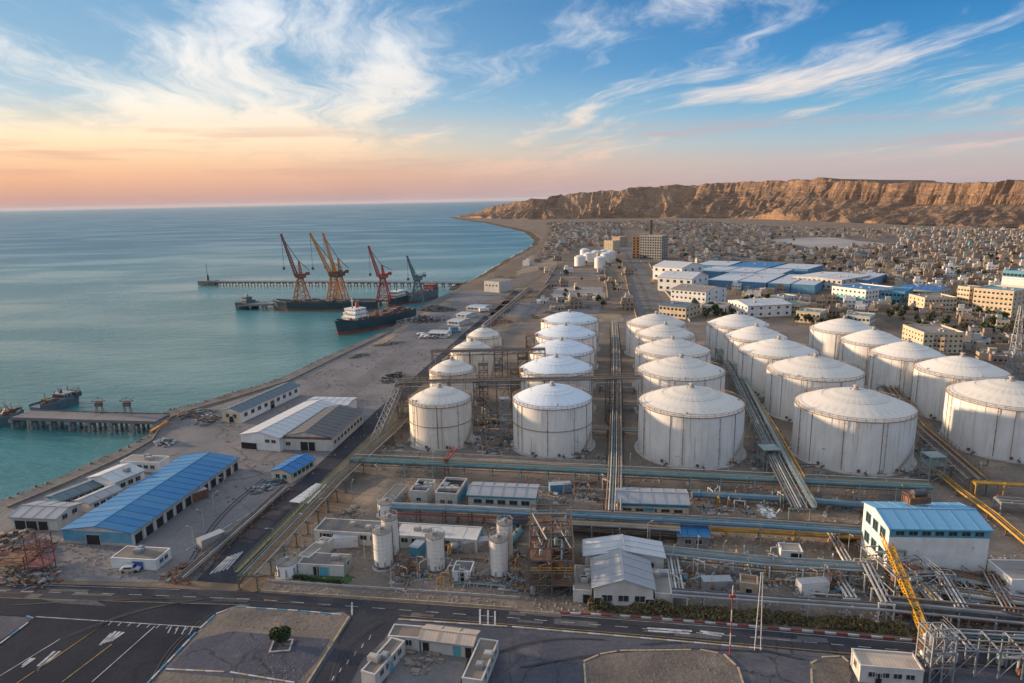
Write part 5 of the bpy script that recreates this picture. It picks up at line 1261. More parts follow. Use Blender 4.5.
# ------------------------------------------------------------------ hedge, trees, lawn
def leaf_cloud(n, fn, size, rnd):
    mb = MB()
    for k in range(n):
        p = fn(); u = Vector((rnd.gauss(0,1),rnd.gauss(0,1),rnd.gauss(0,1))).normalized(); w = u.orthogonal().normalized(); s = size*rnd.uniform(.6,1.4)
        v = u.cross(w); mb.add([p-w*s-v*s*.5, p+w*s-v*s*.5, p+w*s*.6+v*s*.6, p-w*s*.6+v*s*.6], [(0,1,2,3)])
    return mb
def crown_fn(rnd, clumps):
    def fn():
        c, r = rnd.choice(clumps); d = Vector((rnd.gauss(0,1),rnd.gauss(0,1),rnd.gauss(0,1))).normalized()
        return Vector(c) + d*(r*rnd.uniform(.55,1.08))
    return fn
def tree_meshes(seed, h, r, n, leafm, size):
    rnd = random.Random(seed); cl = []
    for k in range(9):
        q = rnd.uniform(0,2*PI); rr = r*rnd.uniform(.15,.62); cl.append(((rr*math.cos(q), rr*math.sin(q), h*rnd.uniform(.48,.85)), r*rnd.uniform(.32,.52)))
    crown = leaf_cloud(n, crown_fn(rnd, cl), size, rnd).mesh('crown', leafm)
    tr = MB(); tr.tube((0,0,0),(0,0,h*.5),r*.09,7,r*.06)
    for c, rr in cl[:6]: tr.tube((0,0,h*.35), c, r*.045, 5, r*.02)
    return crown, tr.mesh('trunk', M_trunk)
TREES = [tree_meshes(3,3.3,1.9,3600,M_leaf,.19), tree_meshes(4,6,2.6,260,M_leaf,.5), tree_meshes(5,5,2.4,240,M_leaf2,.5), tree_meshes(6,7.5,3.0,280,M_leaf,.55)]
def tree(px, py, k, s, label, group=None):
    t = thing('tree', label, 'tree', at(px,py), rnd.uniform(0,6), group); t.scale = (s,s,s)
    link('crown', TREES[k][0], t); link('trunk', TREES[k][1], t); return t
tree(281.5,646,0,1.05,'lone round green tree in the bare field by the parking lot')
t = thing('tree_planter', 'pale stone planter round the lone green tree', 'planter', at(281.5,647), .1); 
for (x0,x1,y0,y1) in ((-1.9,1.9,-1.7,-1.4),(-1.9,1.9,1.4,1.7),(-1.9,-1.6,-1.4,1.4),(1.6,1.9,-1.4,1.4)):
    mb = MB(); mb.box(x0,x1,y0,y1,0,.35); mb.build('kerb_side', M_cwall, t)
def hedge(label, pts, w, h, n, seed, m):
    W = [at(*p) for p in pts]; o = W[0].copy(); r2 = random.Random(seed); L = [(b-a).length for a, b in zip(W[:-1],W[1:])]; tot = sum(L)
    def fn():
        d = r2.uniform(0,tot); i = 0
        while d > L[i] and i < len(L)-1: d -= L[i]; i += 1
        a, b = W[i], W[i+1]; u = (b-a).normalized(); nv = Vector((-u.y,u.x,0)); c = a+u*d-o
        hh = h*(.6+.55*mnoise.noise(c*.25)+.25*mnoise.noise(c*.9)); q = r2.uniform(-1,1); top = hh*(1-.45*q*q)
        return c + nv*(q*w/2) + Vector((0,0,top*r2.uniform(.15,1)**.6))
    t = leaf_cloud(n, fn, .24, r2).build('hedge', m, None, o); tag(t, label, 'hedge')
hedge('brown green hedge along the red and white kerb before the gabled hall', [(588,606.5),(680,613.5),(772,620.5)], 3.4, 2.5, 7000, 1, M_leaf2)
hedge('right stretch of dusty hedge between rack and main road', [(776,620.5),(880,629.5),(905,632)], 3.2, 2.2, 4800, 2, M_leaf2)
hedge('thin dry hedge at the far right beside the main road', [(912,636),(1024,646)], 2.6, 1.4, 2200, 3, M_leaf2)
patch('lawn', [(279,578),(345,586.5),(356,578),(344,574),(296,572)], mat('lawn_grass', (.05,.095,.03), (.035,.065,.025), .9, .5, fine=3), .16)
hedge('clipped green lawn hedge before the white lawn office', [(293,578),(343,584)], 1.0, .8, 900, 4, M_leaf)
# ------------------------------------------------------------------ red scrap derrick and other small things at the left
tower('scrap_derrick', 'red rusty derrick frame standing on the scrap yard', at(43,572), 3.6, 9, 4, M_maroon, deck=(1,), r=.09)
tower('scrap_stand', 'low rusty frame tangled with scrap beside the derrick', at(20,566), 6, 3.6, 2, M_rust, deck=(1,))
def heap(label, px, py, rx, ry, h, n, mats, seed, name='scrap_heap', cat='scrap heap', bars=True, group=None):
    r2 = random.Random(seed); t = thing(name, label, cat, at(px,py), r2.uniform(0,3), group)
    for m in mats:
        mb = MB()
        for k in range(n//len(mats)):
            q = r2.uniform(0,2*PI); rr = math.sqrt(r2.random()); x, y = rx*rr*math.cos(q), ry*rr*math.sin(q); z = h*(1-rr)*r2.uniform(.3,1)+.1
            if bars and r2.random() < .5:
                d = Vector((r2.gauss(0,1),r2.gauss(0,1),r2.gauss(0,.35))).normalized()*r2.uniform(.6,2.0); mb.bar(Vector((x,y,z))-d*.5, Vector((x,y,z))+d, r2.uniform(.08,.25))
            else:
                s = r2.uniform(.2,.8)*(1.7 if h > 4 else 1); mb.box(x-s,x+s,y-s*.7,y+s*.7,max(0,z-s*.5),z+s*.4)
        mb.build('scrap_piece', m, t, kind='stuff')
heap('rusty scrap heap at the left scrap yard', 22,553,7,5,1.6,160,[M_brown,M_maroon,M_darksteel],1)
heap('dark scrap heap under the red derrick', 30,578,8,4,1.5,150,[M_darksteel,M_rust,M_steel],2)
heap('scrap heap with pale blocks behind the red derrick', 6,540,6,5,1.3,110,[M_brown,M_cwall,M_rust],3)
heap('dark machinery heap at the jetty root', 192,415,9,5,2.0,150,[M_darksteel,M_bluegrey,M_rust],4)
heap('machinery heap behind the jetty root beside the shed with yellow end', 208,419,9,5,1.8,150,[M_darksteel,M_brown,M_steel],5)
heap('small blue grey machinery heap on the quay below the jetty', 165,443,5,3,1.8,80,[M_bluegrey,M_steel],6)
heap('small dark heap on the quay apron', 359,356,7,3,1.0,70,[M_darksteel],7)
heap('flat dark heap on the quay apron by the white cargo sheds', 388,344,10,4,1.0,90,[M_darksteel,M_brown],8)
heap('dark tyre-like heap beside the domed tank', 393,378,10,5,1.8,130,[M_rubber,M_darksteel],9)
heap('long cargo heap along the wharf beside the freighter', 421,321,9,17,4.5,420,[M_brown,M_steel,M_darksteel],10)
heap('blue grey cargo heap along the wharf near the far ship', 437,310,9,15,4.5,360,[M_bluegrey,M_brown,M_darksteel],11)
heap('rubble heap at the west foot of the harbour road', 176,573,4,2.5,.9,60,[M_stone,M_rust],12)
heap('scrap heap left of the workshop with vivid blue roof', 262,489,4,3,1.2,60,[M_steel,M_darksteel],13)
heap('small scrap heap below the vivid blue roof', 276,483,4,2,1.2,50,[M_darksteel,M_bluegrey],14)
heap('rubble heap inside the ruin yard', 424,660,4,4,.4,60,[M_stone],15)
heap('rubble heap behind the long workshop', 344,517,6,3,.8,70,[M_brown,M_stone],16)
heap('white rubble patch in the pipe yard', 768,513,5,2,.8,60,[M_cwall,M_white],17)
heap('scrap heap right of the hedge rack', 985,600,7,4,1.2,120,[M_rust,M_darksteel,M_steel],18)
heap('scrap heap beside the white store', 960,592,6,4,1.2,110,[M_darksteel,M_steel],19)
heap('scrap along the far tank yard edge', 500,322,10,8,1.6,110,[M_rust,M_brown],20)
heap('dark scrap on the ground between the domed tanks', 492,350,7,8,1.6,90,[M_darksteel,M_brown],21)
# rubble and litter as loose stuff
def litter(name, poly, n, m, s0, s1, seed):
    r2 = random.Random(seed); P = [at(*p) for p in poly]; xs = [p.x for p in P]; ys = [p.y for p in P]; mb = MB(); c = 0; tries = 0
    def inside(x, y):
        k = False; j = len(P)-1
        for i in range(len(P)):
            if (P[i].y > y) != (P[j].y > y) and x < (P[j].x-P[i].x)*(y-P[i].y)/(P[j].y-P[i].y)+P[i].x: k = not k
            j = i
        return k
    while c < n and tries < n*8:
        tries += 1; x, y = r2.uniform(min(xs),max(xs)), r2.uniform(min(ys),max(ys))
        if not inside(x, y) or mnoise.noise(Vector((x*.06,y*.06,seed))) < r2.uniform(-.35,.35): continue
        s = r2.uniform(s0,s1); q = r2.uniform(0,3); ca, sa = math.cos(q)*s, math.sin(q)*s; h = s*r2.uniform(.3,.9)
        mb.add([(x+ca,y+sa,0),(x-sa,y+ca,0),(x-ca,y-sa,0),(x+sa,y-ca,0),(x+ca*.2,y+sa*.3,h)], [(0,1,4),(1,2,4),(2,3,4),(3,0,4)]); c += 1
    o = mb.build(name, m, None, (0,0,.1)); o['kind'] = 'stuff'; return o
litter('rubble', [(262,590),(512,609),(600,616),(600,545),(520,515),(330,512)], 2600, M_stone, .08, .45, 1)
litter('rubble', [(600,545),(600,612),(1030,645),(1060,560),(860,540),(680,530)], 3600, M_stone, .08, .5, 2)
litter('pale_rubble', [(600,545),(600,612),(1030,645),(1060,560),(860,540),(680,530)], 700, M_cwall, .08, .45, 3)
litter('rubble', [(380,452),(352,500),(700,520),(1000,550),(1040,470),(700,450)], 2400, M_stone, .1, .5, 4)
litter('rubble', [(150,684),(206,627),(235,607),(346,615),(300,690)], 900, M_stone, .06, .3, 5)
litter('rubble', [(585,690),(585,660),(620,652),(720,655),(745,690)], 500, M_stone, .05, .25, 6)
litter('rubble', [(-20,540),(60,520),(160,560),(200,578),(0,580)], 900, M_stone, .08, .4, 7)
litter('rubble', [(216,408),(392,335),(470,300),(520,300),(440,375),(330,465),(200,560)], 900, M_stone, .1, .5, 8)
litter('dark_litter', [(216,408),(392,335),(470,300),(520,300),(440,375),(330,465),(200,560)], 500, M_darksteel, .1, .6, 9)

def shore_rocks():
    r2 = random.Random(41); mb = MB(); C = [at(*q, SEA_Z+.5) for q in COAST_PX[15:]]
    for a, b in zip(C[:-1], C[1:]):
        L = (b-a).length; d = (b-a).normalized(); n = Vector((d.y,-d.x,0))
        for k in range(int(L*2.2)):
            c = a+d*(L*r2.random()) + n*r2.uniform(-1.4,2.6); s = r2.uniform(.3,1.0); z = r2.uniform(-3.2,-1.2) if (c-a).dot(n) > .3 else r2.uniform(-.4,.1)
            vs = [(c.x+s*r2.uniform(.5,1)*x, c.y+s*r2.uniform(.5,1)*y, z+s*r2.uniform(.5,1)*w) for x,y,w in ((1,0,0),(0,1,0),(-1,0,0),(0,-1,0),(0,0,1),(0,0,-1))]
            mb.add(vs, [(0,1,4),(1,2,4),(2,3,4),(3,0,4),(1,0,5),(2,1,5),(3,2,5),(0,3,5)])
    o = mb.build('shore_rocks', mat('sea_rock', (.13,.115,.10), (.07,.065,.06), .9, .4), kind='stuff')
shore_rocks()
def repairs():
    r2 = random.Random(52); k = 0
    ms = [mat('asphalt_repair', (.028,.029,.034), (.038,.038,.042), .85, .3, fine=2.0), mat('faded_asphalt_repair', (.10,.098,.098), (.075,.074,.076), .9, .3, fine=2.0), mat('tyre_mark', (.034,.035,.04), (.052,.052,.056), .8, .15, fine=1.0)]
    spots = [(r2.uniform(0,1000), None) for _ in range(46)]
    for x, _ in spots:
        p = road_pt(x, r2.uniform(.15,.85)); q = at(*p); w, l = r2.uniform(.6,1.8), r2.uniform(1.5,9); a = math.atan2((at(*road_pt(x+8,.5))-at(*road_pt(x,.5))).y, (at(*road_pt(x+8,.5))-at(*road_pt(x,.5))).x); c, s = math.cos(a), math.sin(a)
        patch('road_repair', None, ms[r2.randint(0,1)], .145+k*.0004, [Vector((q.x+c*i-s*j, q.y+s*i+c*j, 0)) for i, j in ((-l/2,-w/2),(l/2,-w/2),(l/2,w/2),(-l/2,w/2))]); k += 1
    # long tyre tracks
    for (a, b) in (((150,683),(225,606)),((330,683),(380,622)),((480,660),(600,640)),((520,668),(760,652)),((60,640),(200,600)),((205,575),(290,490)),((190,560),(262,480)),((640,645),(800,660)),((10,606),(330,607))):
        for o_ in (0, 4):
            A, B = at(a[0]+o_, a[1]), at(b[0]+o_, b[1]); d = (B-A); n = Vector((-d.y,d.x,0)).normalized(); L = []; Rr = []
            for i in range(9):
                t = i/8; c = A+d*t+n*(math.sin(t*PI)*2.5); L.append(c-n*.14); Rr.append(c+n*.14)
            patch('tyre_track', None, ms[2], .185+k*.0003, L+Rr[::-1]); k += 1
repairs()

# joints and rail lines on the quay paving
for k in range(7):
    f = k/6
    strip('paving_joint', (250+f*70, 470-f*46), (448+f*18, 306-f*4), .35, M_edge, .075)
for k in range(9):
    x = 200+k*26; y = 520-k*21; strip('paving_joint', (x-20, y-22), (x+30, y+16), .3, M_edge, .078)
for k in range(2): strip('crane_rail', (300+k*5, 380), (444+k*3, 301+k*.6), .3, M_darksteel, .09)

# straight ground pipes, small containers and crates fill the yards
rg = random.Random(101); M_town_c = M_cwall
def ground_pipe(px, py, L, ang, m, cname, desc):
    t = thing('ground_pipe', cname+' pipe run lying on low sleepers '+desc, 'pipe', at(px,py), ang, 'ground pipes '+desc)
    mb = MB(); mb.tube((0,0,.55),(L,0,.55),.16,8); up = rg.random() < .5
    if up: mb.tube((L,0,.55),(L,0,2.2),.16,8)
    mb.build('pipe', m, t); s = MB(); s.box(-.15,.15,-.5,.5,0,.4); me = s.mesh('sleeper', M_cwall)
    for k in range(int(L/3)+1): link('sleeper', me, t, (k*3,0,0))
base_ang = math.atan2((at(760,560)-at(660,553)).y, (at(760,560)-at(660,553)).x)
for (x0,x1,y0,y1,n,d) in [(672,860,560,600,20,'in the loading yard'),(890,1022,576,624,70,'behind the hedge at the right'),(380,500,456,470,6,'before the domed tanks'),(478,512,410,452,12,'between domed and ringed tanks'),(395,520,556,592,12,'around the silos'),(700,860,498,516,10,'in the pipe yard behind the kiosk'),(540,612,470,500,8,'behind the process frame'),(752,792,420,480,8,'under the slanting walkway'),(920,950,420,470,8,'between the right tank rows'),(486,520,350,400,10,'between the second tank rows')]:
    for k in range(n):
        m, c = rg.choice([(M_greypipe,'grey'),(M_whitepipe,'white'),(M_brownpipe,'brown'),(M_rust,'rusty'),(M_tealpipe,'teal'),(M_yellowpipe,'yellow')])
        ground_pipe(rg.uniform(x0,x1), rg.uniform(y0,y1), rg.uniform(4,13), base_ang + rg.choice([0,0,PI/2,.35]), m, c, d)
def container(px, py, m, cname, ang, desc, s=1.0):
    t = thing('site_container', cname+' site container '+desc, 'container', at(px,py), ang, 'site containers'); t.scale = (s,s,s)
    b = MB(); b.box(-3,3,-1.2,1.2,.15,2.6)
    for k in range(14): x = -2.85+k*.42; b.box(x,x+.18,-1.25,-1.2,.3,2.5)
    b.build('body', m, t); d = MB(); d.box(3,3.06,-1.1,1.1,.25,2.5); d.box(3.06,3.12,-.06,.06,.3,2.4); d.build('door', M_steel, t); r = MB(); r.box(-3.02,3.02,-1.22,1.22,2.6,2.68); r.build('roof', M_grey_roof, t)
for px, py, m, c, a, d in [(560,492,M_bluewall,'blue',.1,'between the two grey-roofed stores'),(588,560,M_white,'white',1.5,'beside the rear hall'),(842,541,M_rust,'rusty',.2,'left of the plant in the loading yard'),(716,590,M_grey,'grey',0,'behind the long hedge rack'),(812,592,M_white,'white',.1,'at the far end of the loading yard'),(972,611,M_rust,'rusty',-.1,'near the scrap behind the hedge'),(1004,604,M_bluewall,'blue',-.2,'at the right edge behind the hedge'),
        (346,546,M_white,'white',.1,'behind the lawn office'),(420,552,M_teal_wall,'teal',1.2,'between the silos'),(476,550,M_grey,'grey',.2,'beside the long workshop end'),(196,500,M_rust,'rusty',.9,'along the side of the blue warehouse'),(212,545,M_grey,'grey',.9,'on the loading apron of the blue warehouse')]:
    container(px, py, m, c, a, d)
# walls and plots on the sandy field beyond the tanks
for k, (pa, h, m, lab) in enumerate([([(545,300),(604,300.5)],2.2,M_town_c,'pale wall along the far side of the sandy field'),([(545,286),(556,268),(604,268)],2.0,M_tan,'tan wall around the far plot of the sandy field'),([(604,268),(608,300)],2.0,M_tan,'tan wall along the boulevard side of the sandy field'),([(502,298),(536,298),(548,286)],1.8,M_tan,'low wall on the shore side of the sandy field'),([(570,258),(612,258)],2.0,M_cwall,'concrete wall before the far white tanks'),([(640,330),(628,290),(622,262)],1.2,M_tan,'low wall along the west edge of the boulevard'),([(690,322),(662,288),(648,262)],1.2,M_cwall,'low wall along the east edge of the boulevard')]):
    low_wall('plot_wall', lab, pa, h, .4, m, panel=9)
for k in range(22):
    px, py = rg.uniform(496,606), rg.uniform(258,320)
    heap('dusty scrap mound on the sandy field beyond the tanks', px, py, rg.uniform(4,9), rg.uniform(3,7), rg.uniform(1.2,2.4), 40, rg.choice([[M_brown,M_stone],[M_darksteel,M_brown],[M_cwall,M_rust]]), 200+k, group='scrap mounds on the sandy field')

for k in range(16):
    px, py = rg.uniform(894,1020), rg.uniform(578,618); h = rg.uniform(2.6,5.5)
    tower('small_pipe_frame', 'small steel pipe frame in the crowded yard at the lower right', at(px,py), rg.uniform(1.8,3.4), h, 2, rg.choice([M_steel,M_darksteel,M_rust,M_whitepipe]), 'small pipe frames at the lower right', ladder=False, r=.075, deck=(2,) if rg.random() < .5 else None)
for k in range(9):
    px, py = rg.choice([(rg.uniform(680,860),rg.uniform(566,596)),(rg.uniform(480,512),rg.uniform(405,450)),(rg.uniform(400,520),rg.uniform(560,588))])
    tower('small_pipe_frame', 'small steel pipe frame standing among the yard pipes', at(px,py), rg.uniform(1.6,2.6), rg.uniform(2.4,4.5), 2, rg.choice([M_steel,M_rust,M_palegreen]), 'small pipe frames in the yards', ladder=False, r=.07)
pipe_rack('pipe_rack', 'middle grey rack crossing the crowded yard at the lower right', [(896,584),(960,592),(1030,602)], bundle(5,.2,[M_greypipe,M_whitepipe,M_brownpipe],.7), 3.4, 5, 3.4, M_steel)
pipe_rack('pipe_rack', 'short cross rack at the right edge of the crowded yard', [(990,574),(1012,612)], bundle(4,.2,[M_greypipe,M_rust],.7), 4.4, 5, 2.8, M_darksteel)
pipe_rack('pipe_rack', 'short cross rack in the middle of the crowded yard', [(940,572),(962,608)], bundle(4,.2,[M_whitepipe,M_greypipe],.7), 4.0, 5, 2.8, M_steel)
DEBUG = False
HAZE = 1.3e-5
# ------------------------------------------------------------------ cars and trucks
def car_proto(kind, m):
    if kind == 'truck':
        b = MB(); b.box(-3.6,1.6,-1.2,1.2,.9,3.2); c = MB(); c.box(1.8,3.6,-1.15,1.15,.6,2.6); c.box(-3.6,1.7,-.5,.5,.6,.9)
        w = MB(); w.box(3.55,3.63,-1,1,1.6,2.4); px, r = (-2.6,-1.2,2.7), .48; yb = 1.0
        parts = [('cargo_box', b.mesh('cargo_box', m)), ('cab', c.mesh('cab', M_carw)), ('windscreen', w.mesh('windscreen', M_glass))]
    else:
        b = MB(); prof = [(-2.1,.35),(2.1,.35),(2.15,.75),(1.2,.9),(.6,1.42),(-1.2,1.45),(-1.75,.95),(-2.15,.85)]
        n = len(prof); vs = [(x,-.85,z) for x,z in prof]+[(x,.85,z) for x,z in prof]
        b.add(vs, [tuple(range(n)), tuple(range(2*n-1,n-1,-1))]+[(k+n,(k+1)%n+n,(k+1)%n,k) for k in range(n)])
        g = MB(); g.box(-1.1,.55,-.87,.87,.98,1.34); g.add([(1.16,-.75,.95),(1.16,.75,.95),(.66,.7,1.38),(.66,-.7,1.38)], [(0,1,2,3)])
        parts = [('body', b.mesh('body', m)), ('window_glass', g.mesh('window_glass', M_glass))]; px, r, yb = (-1.35,1.35), .32, .75
    wm = MB(); wm.tube((0,-.12,0),(0,.12,0),r,10); wme = wm.mesh('wheel', M_rubber)
    return parts, wme, px, r, yb
CARS = {}
def car(px, py, kind, cname, label, rz, group=None):
    m = {'white':M_carw,'dark':M_card,'red':M_carr,'silver':M_cars,'yellow':M_cary,'blue':M_bluewall}[cname]
    k = (kind, cname)
    if k not in CARS: CARS[k] = car_proto(kind, m)
    parts, wme, xs, r, yb = CARS[k]
    t = thing('parked_'+kind, label, kind, at(px,py,.15), rz, group)
    for n, me in parts: link(n, me, t)
    for x in xs:
        for s in (-1,1): link('wheel', wme, t, (x, s*yb, r))
for px, py, kd, c, lab, rz in [(131,571,'car','silver','silver car parked before the small white gate office',.1),
    (652,283,'truck','yellow','yellow truck driving on the boulevard',1.2),(641,262,'car','white','white car farther along the boulevard',1.3),(636,270,'car','dark','dark car on the left lane of the boulevard',1.3),(660,306,'car','silver','silver car on the near end of the boulevard',1.2),
    (484,312,'truck','white','white truck at the far end of the wharf',.4),(455,332,'truck','blue','blue truck beside the white cargo sheds',.5)]:
    car(px, py, kd, c, lab, rz)
rnd = random.Random(9)
for k in range(26):
    px, py = rnd.uniform(418,452), 0; py = 336 + (rnd.random()-.5)*5 - (px-430)*.05
    car(px, py, 'car', rnd.choice(['white','white','silver']), 'pale car in the parked rows beside the near white cargo shed', rnd.choice([.2,1.7]), 'cars parked beside the near cargo shed')

# ------------------------------------------------------------------ piers
def pier(name, label, path, width, z, thick, m, pile_step, pile_r=.45, bents=False, rail=True):
    W = [at(p[0],p[1],z) for p in path]; o = W[0].copy(); o.z = 0; t = thing(name, label, 'pier', o)
    mbp = MB(); mbp.tube((0,0,-5.5),(0,0,z-thick),pile_r,8); pme = mbp.mesh('pile', M_pile)
    for a, b in zip(W[:-1], W[1:]):
        d = (b-a); L = d.length; d.normalize(); n = Vector((-d.y,d.x,0)); ns = max(1,int(L/12)); rz = math.atan2(d.y,d.x)
        sm = MB(); sm.box(.04,L/ns-.04,-width/2,width/2,-thick,0); sm.box(0.04,L/ns-.04,-width/2-.15,-width/2,-thick*.7,.35); sm.box(.04,L/ns-.04,width/2,width/2+.15,-thick*.7,.35)
        me = sm.mesh('deck_slab', m)
        for k in range(ns): link('deck_slab', me, t, a-o+d*(L*k/ns), rz)
        npil = max(1,int(L/pile_step))
        bm = MB(); bm.box(-.9,.9,-width/2,width/2,z-thick-1.2,z-thick); bme = bm.mesh('pile_cap', M_pile)
        for k in range(npil+1):
            c = a-o+d*(L*k/npil); c.z = 0
            link('pile_cap', bme, t, c, rz)
            for s in ((-.42,-.15,.15,.42) if bents else (-.4,.4)): link('pile', pme, t, c+n*(width*s))
    return t
pier('breakwater_pier', 'long thin pier farthest out across the bay', [(203,281.5),(330,281.5),(464,282.5)], 8, 1.2, .8, M_pile, 7, .5)
pier('wharf_pier', 'middle pier under the harbour cranes behind the dark barge', [(240,304),(300,302),(400,298.5)], 14, 1.0, 1.2, M_pile, 8, .6)
pier('jetty', 'concrete jetty on heavy pile bents at the left', [(162,418),(96,416.5),(20,414)], 9.5, 1.8, .9, M_conc, 8, .55, bents=True)
t = thing('jetty_apron', 'rusty steel retaining wall where the jetty meets the shore', 'retaining wall', at(158,429)); mb = MB(); mb.box(-.5,.5,-5,7,-4,1.0); mb.build('sheet_pile', M_orange, t)
for px, lab in ((100,'loading gantry on the jetty, seaward one of two'),(128,'loading gantry on the jetty, one nearer the shore')):
    t = thing('loading_gantry', lab, 'gantry', at(px,413,1.8), .1, 'loading gantries on the jetty')
    for s in (-1,1):
        mb = MB(); mb.bar((s*1.2,-.8,0),(s*.8,0,4.8),.2); mb.bar((s*1.2,.8,0),(s*.8,0,4.8),.2); mb.build('leg', M_maroon, t)
    mb = MB(); mb.bar((-2.6,0,4.8),(2.6,0,4.8),.25); mb.bar((-2.5,0,4.9),(0,0,6.4),.12); mb.bar((2.5,0,4.9),(0,0,6.4),.12); mb.bar((0,0,4.8),(0,0,6.4),.15); mb.build('beam', M_maroon, t)
    mb = MB(); mb.box(-1.2,1.2,-.8,.8,2.8,4.4); mb.build('cabin', M_brown, t)
t = thing('beacon', 'small beacon hut at the seaward end of the far pier', 'beacon', at(208,281,1.5)); mb = MB(); mb.box(-9,9,-5,5,-4,.6); mb.build('platform', M_pile, t)
mb = MB(); mb.lathe([(1.5,.6),(1.2,5),(1.6,5.2),(1.0,6.5),(.2,7)],10); mb.build('lantern', M_darksteel, t); mb = MB(); mb.bar((0,0,7),(0,0,18),.35); mb.build('mast', M_darksteel, t)

# ------------------------------------------------------------------ ships
def ship(name, label, stern, bow, beam, free, hull_m, deck_m, house=None, clutter=0, seed=1, boot=True, masts=2, cat='ship'):
    """stern and bow: water-line pixels; a hull of cross-sections, a deck and its fittings"""
    A, B = at(*stern, SEA_Z), at(*bow, SEA_Z); d = B-A; L = d.length; rz = math.atan2(d.y,d.x)
    t = thing(name, label, cat, (A.x,A.y,SEA_Z), rz); r2 = random.Random(seed)
    st = [(0,.72,1.0),(.03,.86,1.0),(.12,.98,.98),(.3,1,.95),(.7,1,.95),(.85,.86,1.0),(.94,.5,1.12),(1.0,.06,1.3)]
    def sec(z0, z1, nm, m, inset=0.0):
        vs = []; fs = []
        for f, w, h in st:
            b = beam/2*w
            zz0, zz1 = free*h*z0, free*h*z1
            x = L*f; flare0 = .90+.10*z0; flare1 = .90+.10*z1; xo0 = L*.03*z0*(f > .9); xo1 = L*.03*z1*(f > .9)
            vs += [(x+xo0,-b*flare0,zz0),(x+xo1,-b*flare1,zz1),(x+xo1,b*flare1,zz1),(x+xo0,b*flare0,zz0)]
        n = len(st)
        for i in range(n-1):
            for k in (0,1,2): a = i*4+k; fs.append((a, a+4, a+5, a+1))
        fs += [(0,1,2,3),((n-1)*4+3,(n-1)*4+2,(n-1)*4+1,(n-1)*4)]
        mb = MB(); mb.add(vs, fs); mb.build(nm, m, t)
    sec(-.4,.22,'boot_topping',M_antifoul if boot else hull_m); sec(.22,1.0,'hull',hull_m)
    mb = MB(); vs = []
    for f, w, h in st: vs += [(L*f,-beam/2*w*.985,free*h+.05),(L*f,beam/2*w*.985,free*h+.05)]
    mb.add(vs, [(i*2,i*2+2,i*2+3,i*2+1) for i in range(len(st)-1)]); mb.build('deck', deck_m, t)
    mb = MB()
    for s in (0,1):
        for i in range(len(st)-1):
            p, q = Vector(vs[i*2+s]), Vector(vs[(i+1)*2+s]); mb.bar(p+Vector((0,0,.45)), q+Vector((0,0,.45)), .2, .9)
    mb.build('bulwark', hull_m, t)
    if house:
        f0, f1, tiers, m = house
        for k in range(tiers):
            x0, x1 = L*(f0+.008*k), L*(f1-.012*k); w = beam*(.78-.07*k)/2; z = free+2.6*k
            mb = MB(); mb.box(x0,x1,-w,w,z,z+2.55); mb.box(x0-.3,x1+.3,-w-.3,w+.3,z+2.5,z+2.62); dk = mb.build('deckhouse', m, t)
            n = max(3,int((x1-x0)/2)); 
            for q in range(6):
                mb = MB(); y = -w+ (2*w)*(q+.5)/6; mb.box(x1-.02,x1+.06,y-.4,y+.4,z+1.1,z+1.9); mb.box(x0-.06,x0+.02,y-.4,y+.4,z+1.1,z+1.9); mb.build('window', M_glass, dk)
            for q in range(n):
                xx = x0+(x1-x0)*(q+.5)/n; mb = MB(); mb.box(xx-.4,xx+.4,-w-.06,-w+.02,z+1.1,z+1.9); mb.box(xx-.4,xx+.4,w-.02,w+.06,z+1.1,z+1.9); mb.build('window', M_glass, dk)
        zt = free+2.6*tiers; xm = L*(f0+f1)/2
        q = 1.0 if L > 50 else .45; mb = MB(); mb.lathe([(1.3*q,0),(1.1*q,3.4*q),(1.15*q,3.6*q)],12,(xm-2*q,0,zt)); mb.build('funnel', M_antifoul if L > 50 else M_darksteel, t)
        mb = MB(); mb.bar((xm+2*q,0,zt),(xm+2*q,0,zt+7*q),.3*q); mb.bar((xm+2*q,-2*q,zt+5*q),(xm+2*q,2*q,zt+5*q),.18*q); mb.build('mast', M_white, t)
    for k in range(masts):
        x = L*(.35+.45*k/max(1,masts-1)) if masts > 1 else L*.8
        q = 1.0 if L > 50 else .5; mb = MB(); mb.bar((x,0,free),(x,0,free+9*q),.45*q); mb.bar((x,0,free+1.5*q),(x+8*q,r2.uniform(-2,2)*q,free+7*q),.28*q); mb.build('derrick', M_deckred if L > 50 else M_darksteel, t)
    for k in range(4):
        if L > 40:
            x = L*(.28+.5*k/4); mb = MB(); mb.box(x,x+L*.09,-beam*.3,beam*.3,free,free+1.4); mb.build('hatch', deck_m, t)
    for k in range(clutter):
        x = L*r2.uniform(.1,.88); y = beam*.42*r2.uniform(-1,1); mb = MB(); s = r2.uniform(.5,1.8); mb.box(x-s,x+s,y-s*.7,y+s*.7,free,free+s*r2.uniform(.5,1.6))
        if r2.random() < .4: mb.bar((x,y,free),(x+r2.uniform(-3,3),y,free+r2.uniform(2,5)),.2)
        mb.build('deck_fitting', r2.choice([M_deckred,M_rust,M_brown,M_steel,M_darksteel]), t)
    return t
ship('cargo_ship', 'dark freighter with red boot topping and white bridge moored at the quay', (411,319),(338,335), 16, 7.6, M_hull, M_deckred, (.68,.86,3,M_white), 70, 1)
ship('barge', 'long dark barge loaded with scrap below the orange cranes', (376,309),(276,309.5), 17, 6, M_hull, M_brown, None, 60, 2, masts=0, cat='barge')
ship('cargo_ship', 'second cargo ship in dark paint moored behind the grey crane', (410,303),(437,296), 12, 6.5, M_bluegrey, M_deckred, (.68,.88,2,M_maroon), 14, 3, masts=1)
